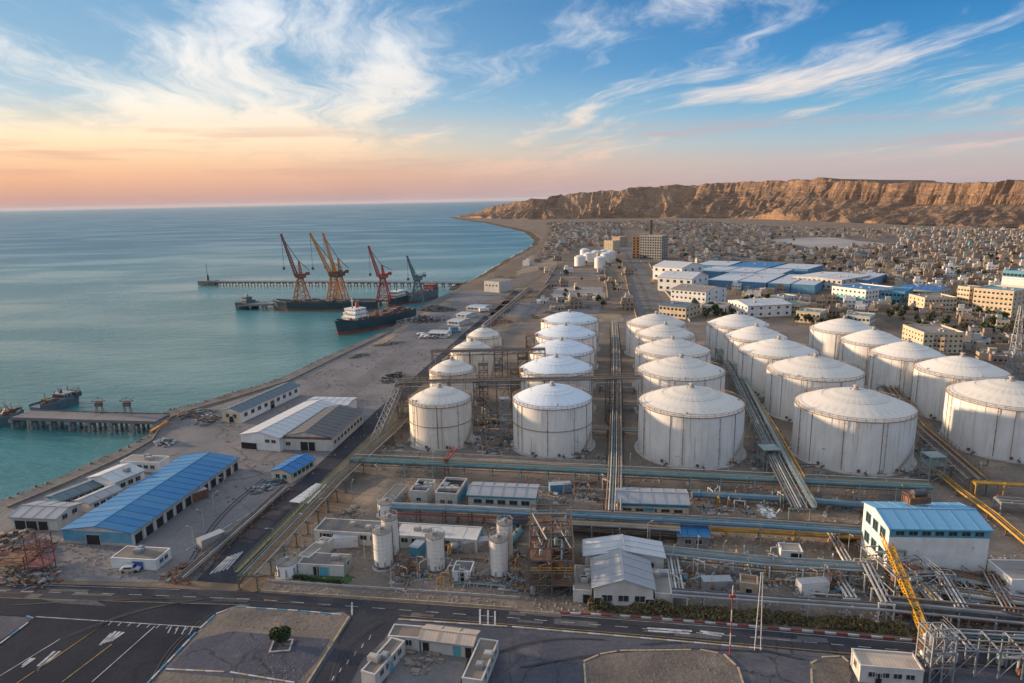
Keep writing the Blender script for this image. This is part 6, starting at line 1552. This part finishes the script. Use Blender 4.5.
ship('tugboat', 'small dark tug alongside the seaward end of the middle pier', (257,306.5),(236,310), 8, 4.2, M_bluegrey, M_darksteel, (.3,.6,2,M_bluegrey), 10, 4, masts=1, cat='tug', boot=False)
ship('dredger', 'grey work vessel lying slanted at the end of the jetty', (36,415),(78,401), 8, 3.2, M_bluegrey, M_steel, (.55,.8,1,M_steel), 16, 5, masts=1, cat='work vessel', boot=False)
ship('landing_craft', 'grey flat vessel at the left edge beside the jetty', (-30,431),(24,419.5), 10, 3.4, M_bluegrey, M_steel, (.1,.25,1,M_steel), 26, 6, masts=1, cat='work vessel', boot=False)
ship('white_freighter_house', 'white accommodation ship hidden behind the red crane', (392,306),(408,301), 10, 6, M_hull, M_deckred, (.1,.6,2,M_white), 4, 7, masts=1, cat='ship')

# ------------------------------------------------------------------ harbour cranes
M_rustorange = mat('rust_orange_paint', (.42,.19,.085), (.34,.15,.07), .6, .4)
def crane(label, foot, topy, pivot, tip, m, m2, wide, boom=None):
    f = at(*foot, 1.0); Y = f.y
    piv, tp, top = on_y(*pivot, Y), on_y(*tip, Y), on_y(foot[0], topy, Y)
    t = thing('harbour_crane', label, 'crane', (f.x,f.y,1.0), 0, 'level-luffing harbour cranes'); o = f.copy()
    w = wide*(at(foot[0]+1,foot[1],1.0)-f).length; zp = piv.z-1.0; zt = top.z-1.0
    for sx in (-1,1):
        for sy in (-1,1):
            mb = MB(); mb.bar((sx*w/2,sy*w/2,0),(sx*w*.16,sy*w*.16,zp),.75); mb.build('portal_leg', m, t)
    mb = MB()
    for k in range(1,5):
        z = zp*k/4; q = w/2+(w*.16-w/2)*k/4; z0 = zp*(k-1)/4; q0 = w/2+(w*.16-w/2)*(k-1)/4
        for s in (-1,1):
            mb.bar((-q,s*q,z),(q,s*q,z),.36); mb.bar((s*q,-q,z),(s*q,q,z),.36); mb.bar((-q0,s*q0,z0),(q,s*q,z),.28); mb.bar((q0,s*q0,z0),(-q,s*q,z),.28); mb.bar((s*q0,-q0,z0),(s*q,q,z),.28)
    mb.build('portal_bracing', m, t)
    mb = MB(); mb.lathe([(w*.26,0),(w*.26,1.0)],16,(0,0,zp)); mb.build('slew_ring', M_darksteel, t)
    mb = MB(); mb.box(-w*.06,w*.40,-w*.15,w*.15,zp+1,zp+4.0); mb.box(-w*.03,w*.36,-w*.17,w*.17,zp+4,zp+4.25); mb.build('machinery_house', m2, t)
    mb = MB(); mb.box(-w*.28,-w*.1,-w*.14,w*.02,zp+1,zp+4); mb.build('cab', m2, t)
    mb = MB(); mb.lattice((w*.10,0,zp+1),(0,0,zt),w*.22,w*.06,7,.24); mb.build('mast', m, t)
    mb = MB(); a = Vector((piv.x-o.x,0,zp+2)); b = Vector((tp.x-o.x,0,tp.z-1)); mb.lattice(a, b, 2.3, 1.0, 16, .24); mb.build('boom', boom or m, t)
    mb = MB(); mb.bar((w*.1,0,zp+3),(w*.5,0,zp+4.6),1.0,.9); mb.box(w*.45,w*.68,-1.3,1.3,zp+3.2,zp+5.6); mb.build('counterweight', m2, t)
    mb = MB(); top_v = Vector((0,0,zt))
    for s in (-.5,.5): mb.bar(top_v+Vector((0,s,0)), a.lerp(b,.9)+Vector((0,s,0)), .22); mb.bar(top_v+Vector((0,s,0)), Vector((w*.7,s,zp+7)), .25)
    mb.build('stay_rope', M_darksteel, t)
    hz = b.z*.52
    mb = MB(); mb.bar(b, (b.x,0,hz), .22); mb.build('hoist_rope', M_darksteel, t)
    mb = MB(); mb.box(b.x-.8,b.x+.8,-.8,.8,hz-2,hz); mb.build('hook_block', M_darksteel, t)
crane('rust-orange crane with dark boom, leftmost of the harbour cranes', (302,302), 261, (297,279), (281,234), M_rustorange, M_maroon, 13.5, boom=M_maroon)
crane('orange crane whose boom leans farther left of the two orange ones', (335,303), 262, (331,277), (310,233), M_orange, M_rust, 13.5)
crane('orange crane with the steeper boom beside the other orange crane', (341,301), 258, (336,277), (323,233), M_orange, M_brown, 13.5)
crane('bright red crane behind the freighter', (384,302), 265, (379,279), (368.5,246), M_red, M_red, 13)
crane('smaller blue grey crane, rightmost of the harbour cranes', (418,301), 275, (415,281), (407,256), M_bluegrey, M_bluegrey, 13)
# sheds on the wharf
for k, (fl, fr, br, m, lab) in enumerate([((428,333),(446,333.5),(449,330),M_light_roof,'pale blue-roofed cargo shed amid parked cars on the quay'),((447,321),(459,322),(463,318),M_light_roof,'white cargo shed in the middle of the far quay'),((456,314),(466,315),(469,311.5),M_light_roof,'small white cargo shed toward the far end of the quay'),((466,307),(482,308),(485,304.5),M_light_roof,'pale cargo shed at the far end of the quay'),((484,289),(503,290.5),(506,280.5),M_plaster,'lone white block by the shore beyond the quay')]):
    big = k == 4
    building('cargo_shed' if not big else 'shore_block', lab, fl if not big else (484,281), fr if not big else (499,282), br if not big else (504,279), 2.8 if not big else 9.5, 'gable_x' if not big else 'flat', M_plaster, m if not big else M_flat_light, .7, front=[('w',4,2.0 if not big else 6,1.6,1.2)], cat='shed' if not big else 'building', npan=4)

# ------------------------------------------------------------------ small white tank farm far behind
for k, (px, yb, yt, w) in enumerate([(580,266,255,9),(589,262,252,9),(596,258,250,8),(585,256,248,8),(600,268,256,9),(606,263,252,9),(611,259,250,8),(604,256,249,7)]):
    c = at(px, yb); r = w/2*1.25*(at(px+1,yb)-c).length; H = max(7,(yb-yt-2)*c.length/F_PX*1.0)
    t = thing('small_tank', ['white small tank nearest the shore in the far tank group' if k==0 else 'white small tank within the far white tank group'][0], 'tank', c, 0, 'small white tanks far behind the tank farm')
    mb = MB(); mb.lathe([(r,0),(r,H)],24,cap=False); mb.build('shell', M_tank, t, smooth=True)
    mb = MB(); mb.lathe([(r*1.01,H),(r*.6,H+r*.25),(.1,H+r*.36)],24); mb.build('roof', M_troof_sky, t, smooth=True)
    mb = MB(); mb.ring((0,0,H+.5),r,.15,24); mb.build('railing', M_rim, t)

# ------------------------------------------------------------------ the town
def W2(fl, fr, br, h): return fl, fr, br, h
def block(name, label, fl, fr, br, h, wall, roofm, storeys, cols, dcols, roof='flat', rise=1.2, cat='building', stuffwin=True, trim=None, group=None, ac=3, band=None, dmax=None):
    """a town building: walls, roof, parapet, and windows small in the picture"""
    A, B, C_ = at(*fl,h), at(*fr,h), at(*br,h); ux = (B-A); W = ux.length; ux.normalize(); uy = Vector((-ux.y,ux.x,0)); D = min(max(6.0,(C_-B).dot(uy)), dmax or 1.1*W); rz = math.atan2(ux.y,ux.x)
    t = building(name, label, None, None, None, h, roof, wall, roofm, rise, cat=cat, group=group, rect=(A,ux,W,D), ac=ac, npan=6, trim=trim, parapet=.9 if storeys > 1 else .3)
    if band:
        mb = MB(); mb.box(-.1,W+.1,-.12,0,band[0]*h,band[1]*h); mb.build('painted_band', band[2], t)
    sh = h/storeys
    wm = MB(); q = .2 if storeys < 8 else .33; wm.box(-sh*q,sh*q,-.10,.05,-sh*q,sh*q*.85); me = wm.mesh('window', M_glass)
    for s in range(storeys):
        z = sh*(s+.55)
        for k in range(cols): link('window', me, t, (W*(k+.5)/cols, 0, z))
        for k in range(dcols):
            link('window', me, t, (0, D*(k+.5)/dcols, z), -PI/2); link('window', me, t, (W, D*(k+.5)/dcols, z), PI/2)
    if storeys > 2:
        sm = MB(); sm.box(0,W,-.35,-.02,-.12,.06); me2 = sm.mesh('floor_slab', wall)
        for s in range(1,storeys): link('floor_slab', me2, t, (0,0,sh*s))
    return t
block('tower_block', 'tall half-finished tower block with orange side by the boulevard', (640,236),(662,236.5),(664,232), 30, M_grey, M_flat_light, 9, 9, 3, dmax=16)
t = COL.objects[-1]
block('tower_wing', 'orange-lit slab standing against the tall tower block', (632.5,237),(639.8,237),(641,234), 28.5, M_orange_lit_wall, M_flat_light, 8, 2, 3, cat='building', dmax=22)  # the tower's sunlit left face, its light put into the slab's orange colour
tower('tower_mast', 'thin mast rising behind the tower block', at(650.5,252), 2.6, 46, 10, M_darksteel, ladder=False, r=.5)
block('cream_block', 'cream apartment block left of the tower block', (604,241),(613,241.3),(621,229), 15, M_cream, M_flat_light, 5, 5, 5)
block('cream_block', 'second cream block behind the first left of the tower', (612,237),(620,237.3),(626,227), 16, M_tan, M_flat_light, 5, 4, 4)
block('white_hall', 'white gabled hall farther back beside the boulevard', (653,266),(682,268),(682,260), 13, M_white, M_light_roof, 2, 4, 3, 'gable_x', 4)
block('white_hall', 'white gabled hall nearer the camera beside the boulevard', (658,277),(692,279),(689,271), 12, M_white, M_light_roof, 2, 5, 3, 'gable_x', 4)
block('school_building', 'white three-storey school with stepped front', (671,289),(706,292),(707,284), 11.5, M_white, M_flat_light, 3, 8, 3, 'gable_x', 2.5)
block('street_block', 'two-storey white block with bluish roof next to the boulevard end', (659,305),(686,307.5),(686,300), 8, M_cream, M_steelblue_roof, 2, 7, 4, 'gable_x', 1.5)
block('low_block', 'low pale block beside a garden behind the diagonal tanks', (702,305),(724,306.5),(725,301), 6, M_plaster, M_flat_light, 1, 4, 2)
block('curved_hall', 'white hall with grey-blue roof behind the diagonal tank row', (728,300),(748,306),(744,291), 8, M_white, M_light_roof, 2, 6, 5, 'gable_y', 2)
block('blue_roof_house', 'small house with bright teal roof behind the diagonal tanks', (744,302),(761,303),(761,296), 5, M_plaster, M_teal_roof, 1, 4, 2, 'gable_x', 1.5)
WARE = [((706,280),(736,281.5),(730,272),'blue-walled warehouse with pale roof, left of the front pair'),((736.8,281.6),(766,283),(758,273),'blue-walled warehouse with pale roof, right of the front pair'),
        ((768,283.2),(790,284.3),(782,274),'blue-walled warehouse right of the front pair'),((791,284.3),(815,285.5),(805,275.5),'blue-walled warehouse farthest right in its row'),
        ((694,270.5),(722,272),(722,266.5),'blue-walled warehouse with pale roof, far left of the second row'),((723,272),(752,273.3),(746,267.5),'blue-walled warehouse in the middle of the second row'),((753,273.4),(780,274.6),(772,268.5),'blue-walled warehouse at the right of the second row'),
        ((694,264.8),(728,266),(724,261),'blue-roofed long warehouse at the back, left one'),((729,266),(768,267.8),(762,262),'blue-roofed long warehouse at the back, right one'),
        ((772,267.8),(808,269.5),(800,264),'pale-roofed long warehouse at the back right'),((846,279),(868,280.3),(860,272.5),'pale warehouse behind the teal glass')]
for k, (fl, fr, br, lab) in enumerate(WARE):
    block('blue_wall_warehouse', lab, fl, fr, br, 7.0, M_bluewall, M_light_roof if k not in (8,) else M_blue_roof, 1, 0, 0, 'flat', group='blue-walled warehouses in the town', ac=2, dmax=75)
block('white_depot', 'white depot with pale roof behind the teal-glazed building', (793,276),(842,280),(836,269), 9, M_plaster, M_light_roof, 2, 10, 5, 'gable_y', 1.0, ac=4)
block('teal_glazed_building', 'white building with long teal-glazed front and blue roof', (832,287),(866,291),(890,284), 10, M_white, M_blue_roof2, 3, 8, 9, 'flat', band=(.2,.5,M_teal_frame))
block('teal_glazed_wing', 'dark-glazed wing with blue roof right of the white office', (866,290.5),(905,293),(896,284.5), 8.5, M_teal_wall, M_blue_roof2, 2, 10, 4, 'flat')
block('deep_blue_warehouse', 'low warehouse with deep blue roof in front of the old town', (898,288),(938,291),(936,282.5), 7, M_plaster, M_deepblue, 1, 10, 4, 'gable_x', 1.2)
block('cream_lowrise', 'long cream low-rise beside the yellow apartments', (909,295),(925,299),(958,294), 9, M_cream, M_flat_light, 3, 4, 9)
block('yellow_apartments', 'cream apartment block with lit yellow end, farther left of the pair', (958,287),(970,288.5),(978,283), 16, M_cream, M_teal_roof, 5, 4, 4)
block('yellow_apartments', 'yellow apartment block with teal roof parapet, right of the pair', (974,289),(1014,292.5),(1016,285), 16, M_cream, M_teal_roof, 5, 9, 4)
block('blue_tower_block', 'pale blue and white block at the right edge', (1003,271),(1030,273),(1030,266), 20, M_teal_wall, M_flat_light, 4, 7, 4, band=(.3,.8,M_white))
block('tan_apartments', 'tan four-storey apartments behind the right tanks', (903,326),(924,334),(950,329), 10, M_cream, M_flat_light, 4, 7, 8)
block('tan_apartments', 'lower tan block beside the four-storey apartments', (926,337),(945,339),(948,332), 8, M_tan, M_flat_light, 3, 5, 3)
for k, (fl, fr, br, lab) in enumerate([((748,300),(760,302),(768,297),'nearest'),((796,312),(820,314),(822,308),'middle'),((770,296),(784,298),(790,292),'farther'),((784,304),(800,306),(806,300),'second'),((846,316),(870,318),(872,311),'right')]):
    block('terrace_house', lab+' row house with pale teal roof behind the diagonal tanks', fl, fr, br, 6.5, M_cream if k%2 else M_plaster, M_teal_roof, 2, 6, 4, 'flat', group='teal-roofed row houses')

M_town_wall = mat('mud_wall', (.23,.17,.13), (.16,.12,.095), .9, .3)
M_town_white = mat('town_whitewash', (.50,.47,.43), (.36,.33,.30), .85, .2, dirt=(.25,.2,.16), dscale=.15)
M_town_cream = mat('town_cream', (.42,.34,.25), (.31,.25,.185), .85, .2)
M_town_tan = mat('town_tan', (.29,.22,.165), (.21,.16,.12), .88, .2)
M_town_pink = mat('town_pink', (.36,.255,.215), (.27,.195,.165), .88, .2)
M_brown_w = M_town_wall
def house_meshes(seed, wall, roofm):
    r2 = random.Random(seed); W = r2.uniform(5.5,9.5); D = r2.uniform(5,8); st = r2.choice([1,1,1,2]); h = 2.8*st
    b = MB(); b.box(0,W,0,D,0,h)
    if r2.random() < .55: b.box(W*.1,W*.5,D*.4,D*.9,h,h+2.9)
    if r2.random() < .4: b.box(-3,0,D*.2,D*.8,0,2.6)
    for (x0,x1,y0,y1) in ((0,W,-.02,.2),(0,W,D-.2,D+.02),(-.02,.2,.2,D-.2),(W-.2,W+.02,.2,D-.2)): b.box(x0,x1,y0,y1,h,h+.7)
    r = MB(); r.box(.22,W-.22,.22,D-.22,h,h+.1); r.box(W*.09,W*.51,D*.39,D*.91,h+2.9,h+3.0) if len(b.f) > 36 else None
    w = MB()
    for s in range(st):
        for k in range(3): x = W*(k+.5)/3; w.box(x-.6,x+.6,-.08,.02,2.8*s+.9,2.8*s+1.9)
        for k in range(3): y = D*(k+.5)/3; w.box(-.08,.02,y-.6,y+.6,2.8*s+.9,2.8*s+1.9); w.box(W-.02,W+.08,y-.6,y+.6,2.8*s+.9,2.8*s+1.9)
    w.box(W*.42,W*.42+1.1,-.1,.02,0,2.2)
    k = MB(); k.lathe([(.7,0),(.7,1.3),(.2,1.5)],8,(W*.75,D*.7,h+.1))
    return b.mesh('walls', wall), r.mesh('roof', roofm), w.mesh('windows', M_glass), k.mesh('water_tank', M_bluepipe if r2.random() < .4 else M_cwall), st
HT = []
for nm, wall, rf in (('white',M_white,M_flat_light),('white',M_town_white,M_flat_light),('cream',M_town_cream,M_flat_light),('cream',M_town_cream,M_pink_roof),('tan',M_town_tan,M_flat_light),('tan',M_town_tan,M_flat_dark),('pink',M_town_pink,M_flat_light),('grey',M_grey,M_flat_dark),('white',M_town_white,M_teal_roof),('brown',M_town_wall,M_flat_dark),('brown',M_town_wall,M_flat_light),('cream',M_cream,M_teal_roof)):
    for s in range(2): HT.append((nm, rf.name, house_meshes(len(HT)*7+s, wall, rf)))
def inpoly(P, x, y):
    k = False; j = len(P)-1
    for i in range(len(P)):
        if (P[i][1] > y) != (P[j][1] > y) and x < (P[j][0]-P[i][0])*(y-P[i][1])/(P[j][1]-P[i][1])+P[i][0]: k = not k
        j = i
    return k
TOWN = [('in the dense quarter below the right cliff', [(800,252),(880,246),(1090,232),(1090,306),(1020,300),(955,294),(900,288),(846,276),(800,264)], 1.0),
        ('in the quarter beyond the rightmost tanks', [(860,296),(905,302),(955,312),(1018,314),(1090,310),(1090,372),(1016,382),(955,340),(900,322),(880,312)], 1.0),
        ('between the white halls and the yellow apartments', [(840,286),(905,292),(960,300),(1018,312),(960,320),(900,306),(850,300)], 1.0),
        ('in the quarter behind the blue-walled warehouses', [(666,232),(760,240),(800,252),(800,262),(740,262),(690,264),(668,256)], .9),
        ('on the slope under the cliffs', [(560,223),(700,222),(770,228),(765,238),(665,236),(625,226),(560,230)], .45),
        ('among the row houses behind the diagonal tanks', [(706,288),(830,292),(900,305),(872,322),(800,316),(760,304),(730,292)], .9),
        ('along the sandy foot of the cliff', [(880,229),(1090,232),(1090,240),(960,246),(905,244)], .5),
        ('on the bare plain before the cliff', [(700,224),(770,227),(880,231),(880,240),(770,236),(700,232)], .12),
        ('near the beach road', [(546,223),(618,228),(620,258),(596,247),(566,252),(540,262),(530,266),(548,240)], .8)]
FOOT = []
for o in list(COL.objects):
    if o.parent is None and o.type == 'EMPTY': FOOT.append((o.location.x, o.location.y))
def on_building(x, y, mg=4.0):
    for (ox, oy, c, s, W, D) in FOOTPRINTS:
        dx, dy = x-ox, y-oy; u, v = dx*c+dy*s, -dx*s+dy*c
        if -mg-5 < u < W+mg and -mg-5 < v < D+mg: return True
    return False
def rect_clear(px, py):
    for (x0,y0,x1,y1) in ((614,240,640,330),(572,246,614,272),(640,262,662,330)):
        if x0 <= px <= x1 and y0 <= py <= y1: return False
    return True
rnd = random.Random(21); placed = []; grid = {}
def try_place(x, y, mind):
    gx, gy = int(x//14), int(y//14)
    for i in (-1,0,1):
        for j in (-1,0,1):
            for (a, b) in grid.get((gx+i,gy+j), ()):
                if (a-x)**2+(b-y)**2 < mind*mind: return False
    grid.setdefault((gx,gy), []).append((x,y)); return True
for zi, (desc, poly, dens) in enumerate(TOWN):
    P = [tuple(at(*p))[:2] for p in poly]; xs = [p[0] for p in P]; ys = [p[1] for p in P]
    area = abs(sum(P[i][0]*P[i-1][1]-P[i-1][0]*P[i][1] for i in range(len(P))))/2
    n = int(area/22*dens)
    for k in range(min(n, 60000)):
        x, y = rnd.uniform(min(xs),max(xs)), rnd.uniform(min(ys),max(ys))
        if not inpoly(P, x, y): continue
        px, py = project((x,y,0))
        if px > 1075 or not rect_clear(px, py) or on_building(x, y): continue
        # streets left free on a slanted lattice
        u, v = x*.92+y*.38, -x*.38+y*.92
        if (u % 74) < 8 or (v % 58) < 6.5: continue
        if mnoise.noise(Vector((x*.006,y*.006,zi))) < -.38 and rnd.random() < .7: continue
        if try_place(x, y, 7.8 if math.hypot(x,y) < 900 else 8.6): placed.append((math.hypot(x,y), x, y, zi))
placed.sort()
near, farh = placed[:300], placed[300:]
STY = {1:'one-storey', 2:'two-storey'}
RN = {'concrete_roof':'flat grey roof','light_sheet_roof':'pale sheet roof','dusty_tan_roof':'dusty tan roof','tar_roof':'dark flat roof','teal_roof':'teal roof','faded_blue_sheet_roof':'blue roof'}
for dist, x, y, zi in near:
    nm, rn, (b, r, w, k, st) = rnd.choice(HT)
    t = thing('town_house', '%s %s house with %s %s' % (nm, STY[st], RN[rn], TOWN[zi][0]), 'house', (x,y,0), -.39+rnd.choice([0,PI/2,PI])+rnd.uniform(-.08,.08), 'houses '+TOWN[zi][0])
    link('wall', b, t); link('roof', r, t); ww = link('windows', w, t); ww['kind'] = 'stuff'; link('water_tank', k, t)
mb_by = {}
for dist, x, y, zi in farh:
    W, D, h = rnd.uniform(5,11), rnd.uniform(5,9), rnd.choice([2.8,3.0,3.2,3.4,5.6]); q = -.39+rnd.uniform(-.1,.1)
    m = rnd.choice([M_plaster,M_flat_dark,M_grey,M_town_white,M_town_white,M_town_cream,M_town_cream,M_town_tan,M_town_tan,M_town_tan,M_town_pink,M_town_wall,M_town_wall,M_town_wall,M_grey,M_flat_dark,M_orange_lit_wall if rnd.random()<.12 else M_town_wall, M_teal_roof if rnd.random()<.4 else M_town_tan])
    mb = mb_by.setdefault('all', (MB(), []))
    if m not in mb[1]: mb[1].append(m)
    mbb = mb[0]; mbb.mi = mb[1].index(m); c, s = math.cos(q), math.sin(q)
    def tr(px_, py_): return (x+px_*c-py_*s, y+px_*s+py_*c)
    def bx(x0,x1,y0,y1,z0,z1):
        vs = [(*tr(a,b),z) for z in (z0,z1) for a,b in ((x0,y0),(x1,y0),(x1,y1),(x0,y1))]
        mbb.add(vs, [(4,5,6,7),(0,1,5,4),(1,2,6,5),(2,3,7,6),(3,0,4,7)])
    bx(0,W,0,D,0,h)
    mw = mbb.mi; rm_ = rnd.choice([M_flat_light,M_flat_dark,M_flat_dark,M_town_wall,M_town_tan,M_grey,M_teal_roof if rnd.random()<.3 else M_flat_light,M_town_wall])
    if rm_ not in mb[1]: mb[1].append(rm_)
    mbb.mi = mb[1].index(rm_); bx(.2,W-.2,.2,D-.2,h,h+.12); mbb.mi = mw
    if rnd.random() < .5: bx(W*.1,W*.55,D*.3,D*.9,h,h+2.8)
    if rnd.random() < .6:
        if M_glass not in mb[1]: mb[1].append(M_glass)
        mbb.mi = mb[1].index(M_glass)
        for kk in range(3): bx(W*(kk+.3)/3,W*(kk+.7)/3,-.1,0,1,2.3); bx(-.1,0,D*(kk+.3)/3,D*(kk+.7)/3,1,2.3)
if 'all' in mb_by:
    me = mb_by['all'][0].mesh('distant_houses', mb_by['all'][1]); o = link('distant_houses', me, kind='stuff')
open('/tmp/houses.txt','w').write(str(len(placed))) if DEBUG else None
# courtyard walls and dark yards give the quarters their grain
rnd = random.Random(8); mb = MB()
for dist, x, y, zi in placed:
    if rnd.random() < .55:
        q = -.39; c, s = math.cos(q), math.sin(q); L = rnd.uniform(8,16); a = Vector((x-2,y-3,0)); b = a+Vector((c,s,0))*L; d = b+Vector((-s,c,0))*L*.8
        for p1, p2 in ((a,b),(b,d)): mb.bar(p1+Vector((0,0,.9)), p2+Vector((0,0,.9)), .3, 1.8)
mb.build('courtyard_walls', M_tan, None, kind='stuff')
# trees of the town
rnd = random.Random(33); n = 0
for (x0,x1,y0,y1,cnt,desc) in [(690,735,308,322,16,'in the garden before the low pale block'),(795,850,318,328,16,'behind the diagonal tanks'),(740,790,300,312,28,'between the row houses'),(880,1016,300,340,60,'among the houses beyond the rightmost tanks'),(800,1016,250,280,76,'in the dense quarter below the cliff'),(640,800,236,262,40,'behind the blue-walled warehouses'),(596,622,246,310,10,'beside the boulevard'),(560,604,262,300,10,'on the field before the far tanks')]:
    for k in range(cnt):
        px, py = rnd.uniform(x0,x1), rnd.uniform(y0,y1); kk = rnd.choice([1,2,3])
        tree(px, py, kk, rnd.uniform(.6,1.15), ('dusty small tree ' if kk == 2 else 'dark green tree ')+desc, 'trees '+desc)
# sheds and low blocks on the near side of the town and along the sandy field
rnd = random.Random(17)
for (x0,x1,y0,y1,cnt,desc) in [(530,604,258,316,22,'on the sandy field beyond the tanks'),(566,616,232,248,10,'near the beach road junction'),(600,626,268,312,7,'along the west side of the boulevard'),(672,700,258,300,5,'along the east side of the boulevard')]:
    for k in range(cnt):
        nm, rn, (b, r, w, kq, st) = rnd.choice(HT); px, py = rnd.uniform(x0,x1), rnd.uniform(y0,y1)
        if 650 < px < 700 and py > 258: px = rnd.uniform(694,700)
        t = thing('low_building', '%s %s building with %s %s' % (nm, STY[st], RN[rn], desc), 'building', at(px,py), rnd.uniform(-.1,.1), 'low buildings '+desc)
        link('wall', b, t); link('roof', r, t); ww = link('windows', w, t); ww['kind'] = 'stuff'

# ------------------------------------------------------------------ the air
def build_haze(density):
    m = bpy.data.materials.new('haze_air'); m.use_nodes = True; T = NT(m.node_tree); T.n.clear()
    v = T.new('ShaderNodeVolumePrincipled'); v.inputs['Color'].default_value = (.86,.87,.92,1); v.inputs['Density'].default_value = density
    o = T.new('ShaderNodeOutputMaterial'); T.l.new(v.outputs[0], o.inputs['Volume'])
    mb = MB(); mb.box(-43000,43000,-700,43000,-9.5,142); h = mb.build('haze', m); h['kind'] = 'stuff'
build_haze(HAZE)
# things that read alike get told apart by their place
bpy.context.view_layer.update()
by = {}
for o in COL.objects:
    if o.parent is None and 'label' in o and 'category' in o: by.setdefault(o['label'], []).append(o)
ORD = ['first','second','third','fourth','fifth','sixth','seventh','eighth']
for lab, os_ in by.items():
    n = len(os_)
    if n < 2 or n > 60: continue
    if 8 < n <= 24:                                             # first split the crowd into nearer and farther ranks
        os_.sort(key=lambda o: o.location.length)
        ranks = [os_[:n//3], os_[n//3:2*n//3], os_[2*n//3:]]
        for w0, grp in zip(('nearest','middle','farthest'), ranks):
            grp.sort(key=lambda o: project(o.location)[0]); m_ = len(grp)
            for k, o in enumerate(grp):
                w = 'leftmost' if k == 0 else 'rightmost' if k == m_-1 else ORD[k]+' from left'
                if len((lab+' '+w0+' rank '+w).split()) <= 16: o['label'] = lab+', '+w0+' rank, '+w
        continue
    os_.sort(key=lambda o: project(o.location)[0])
    if n <= 8:
        for k, o in enumerate(os_):
            w = 'leftmost' if k == 0 else 'rightmost' if k == n-1 else ORD[k]+' from the left'
            if len((lab+' '+w).split()) <= 16: o['label'] = lab+', '+w
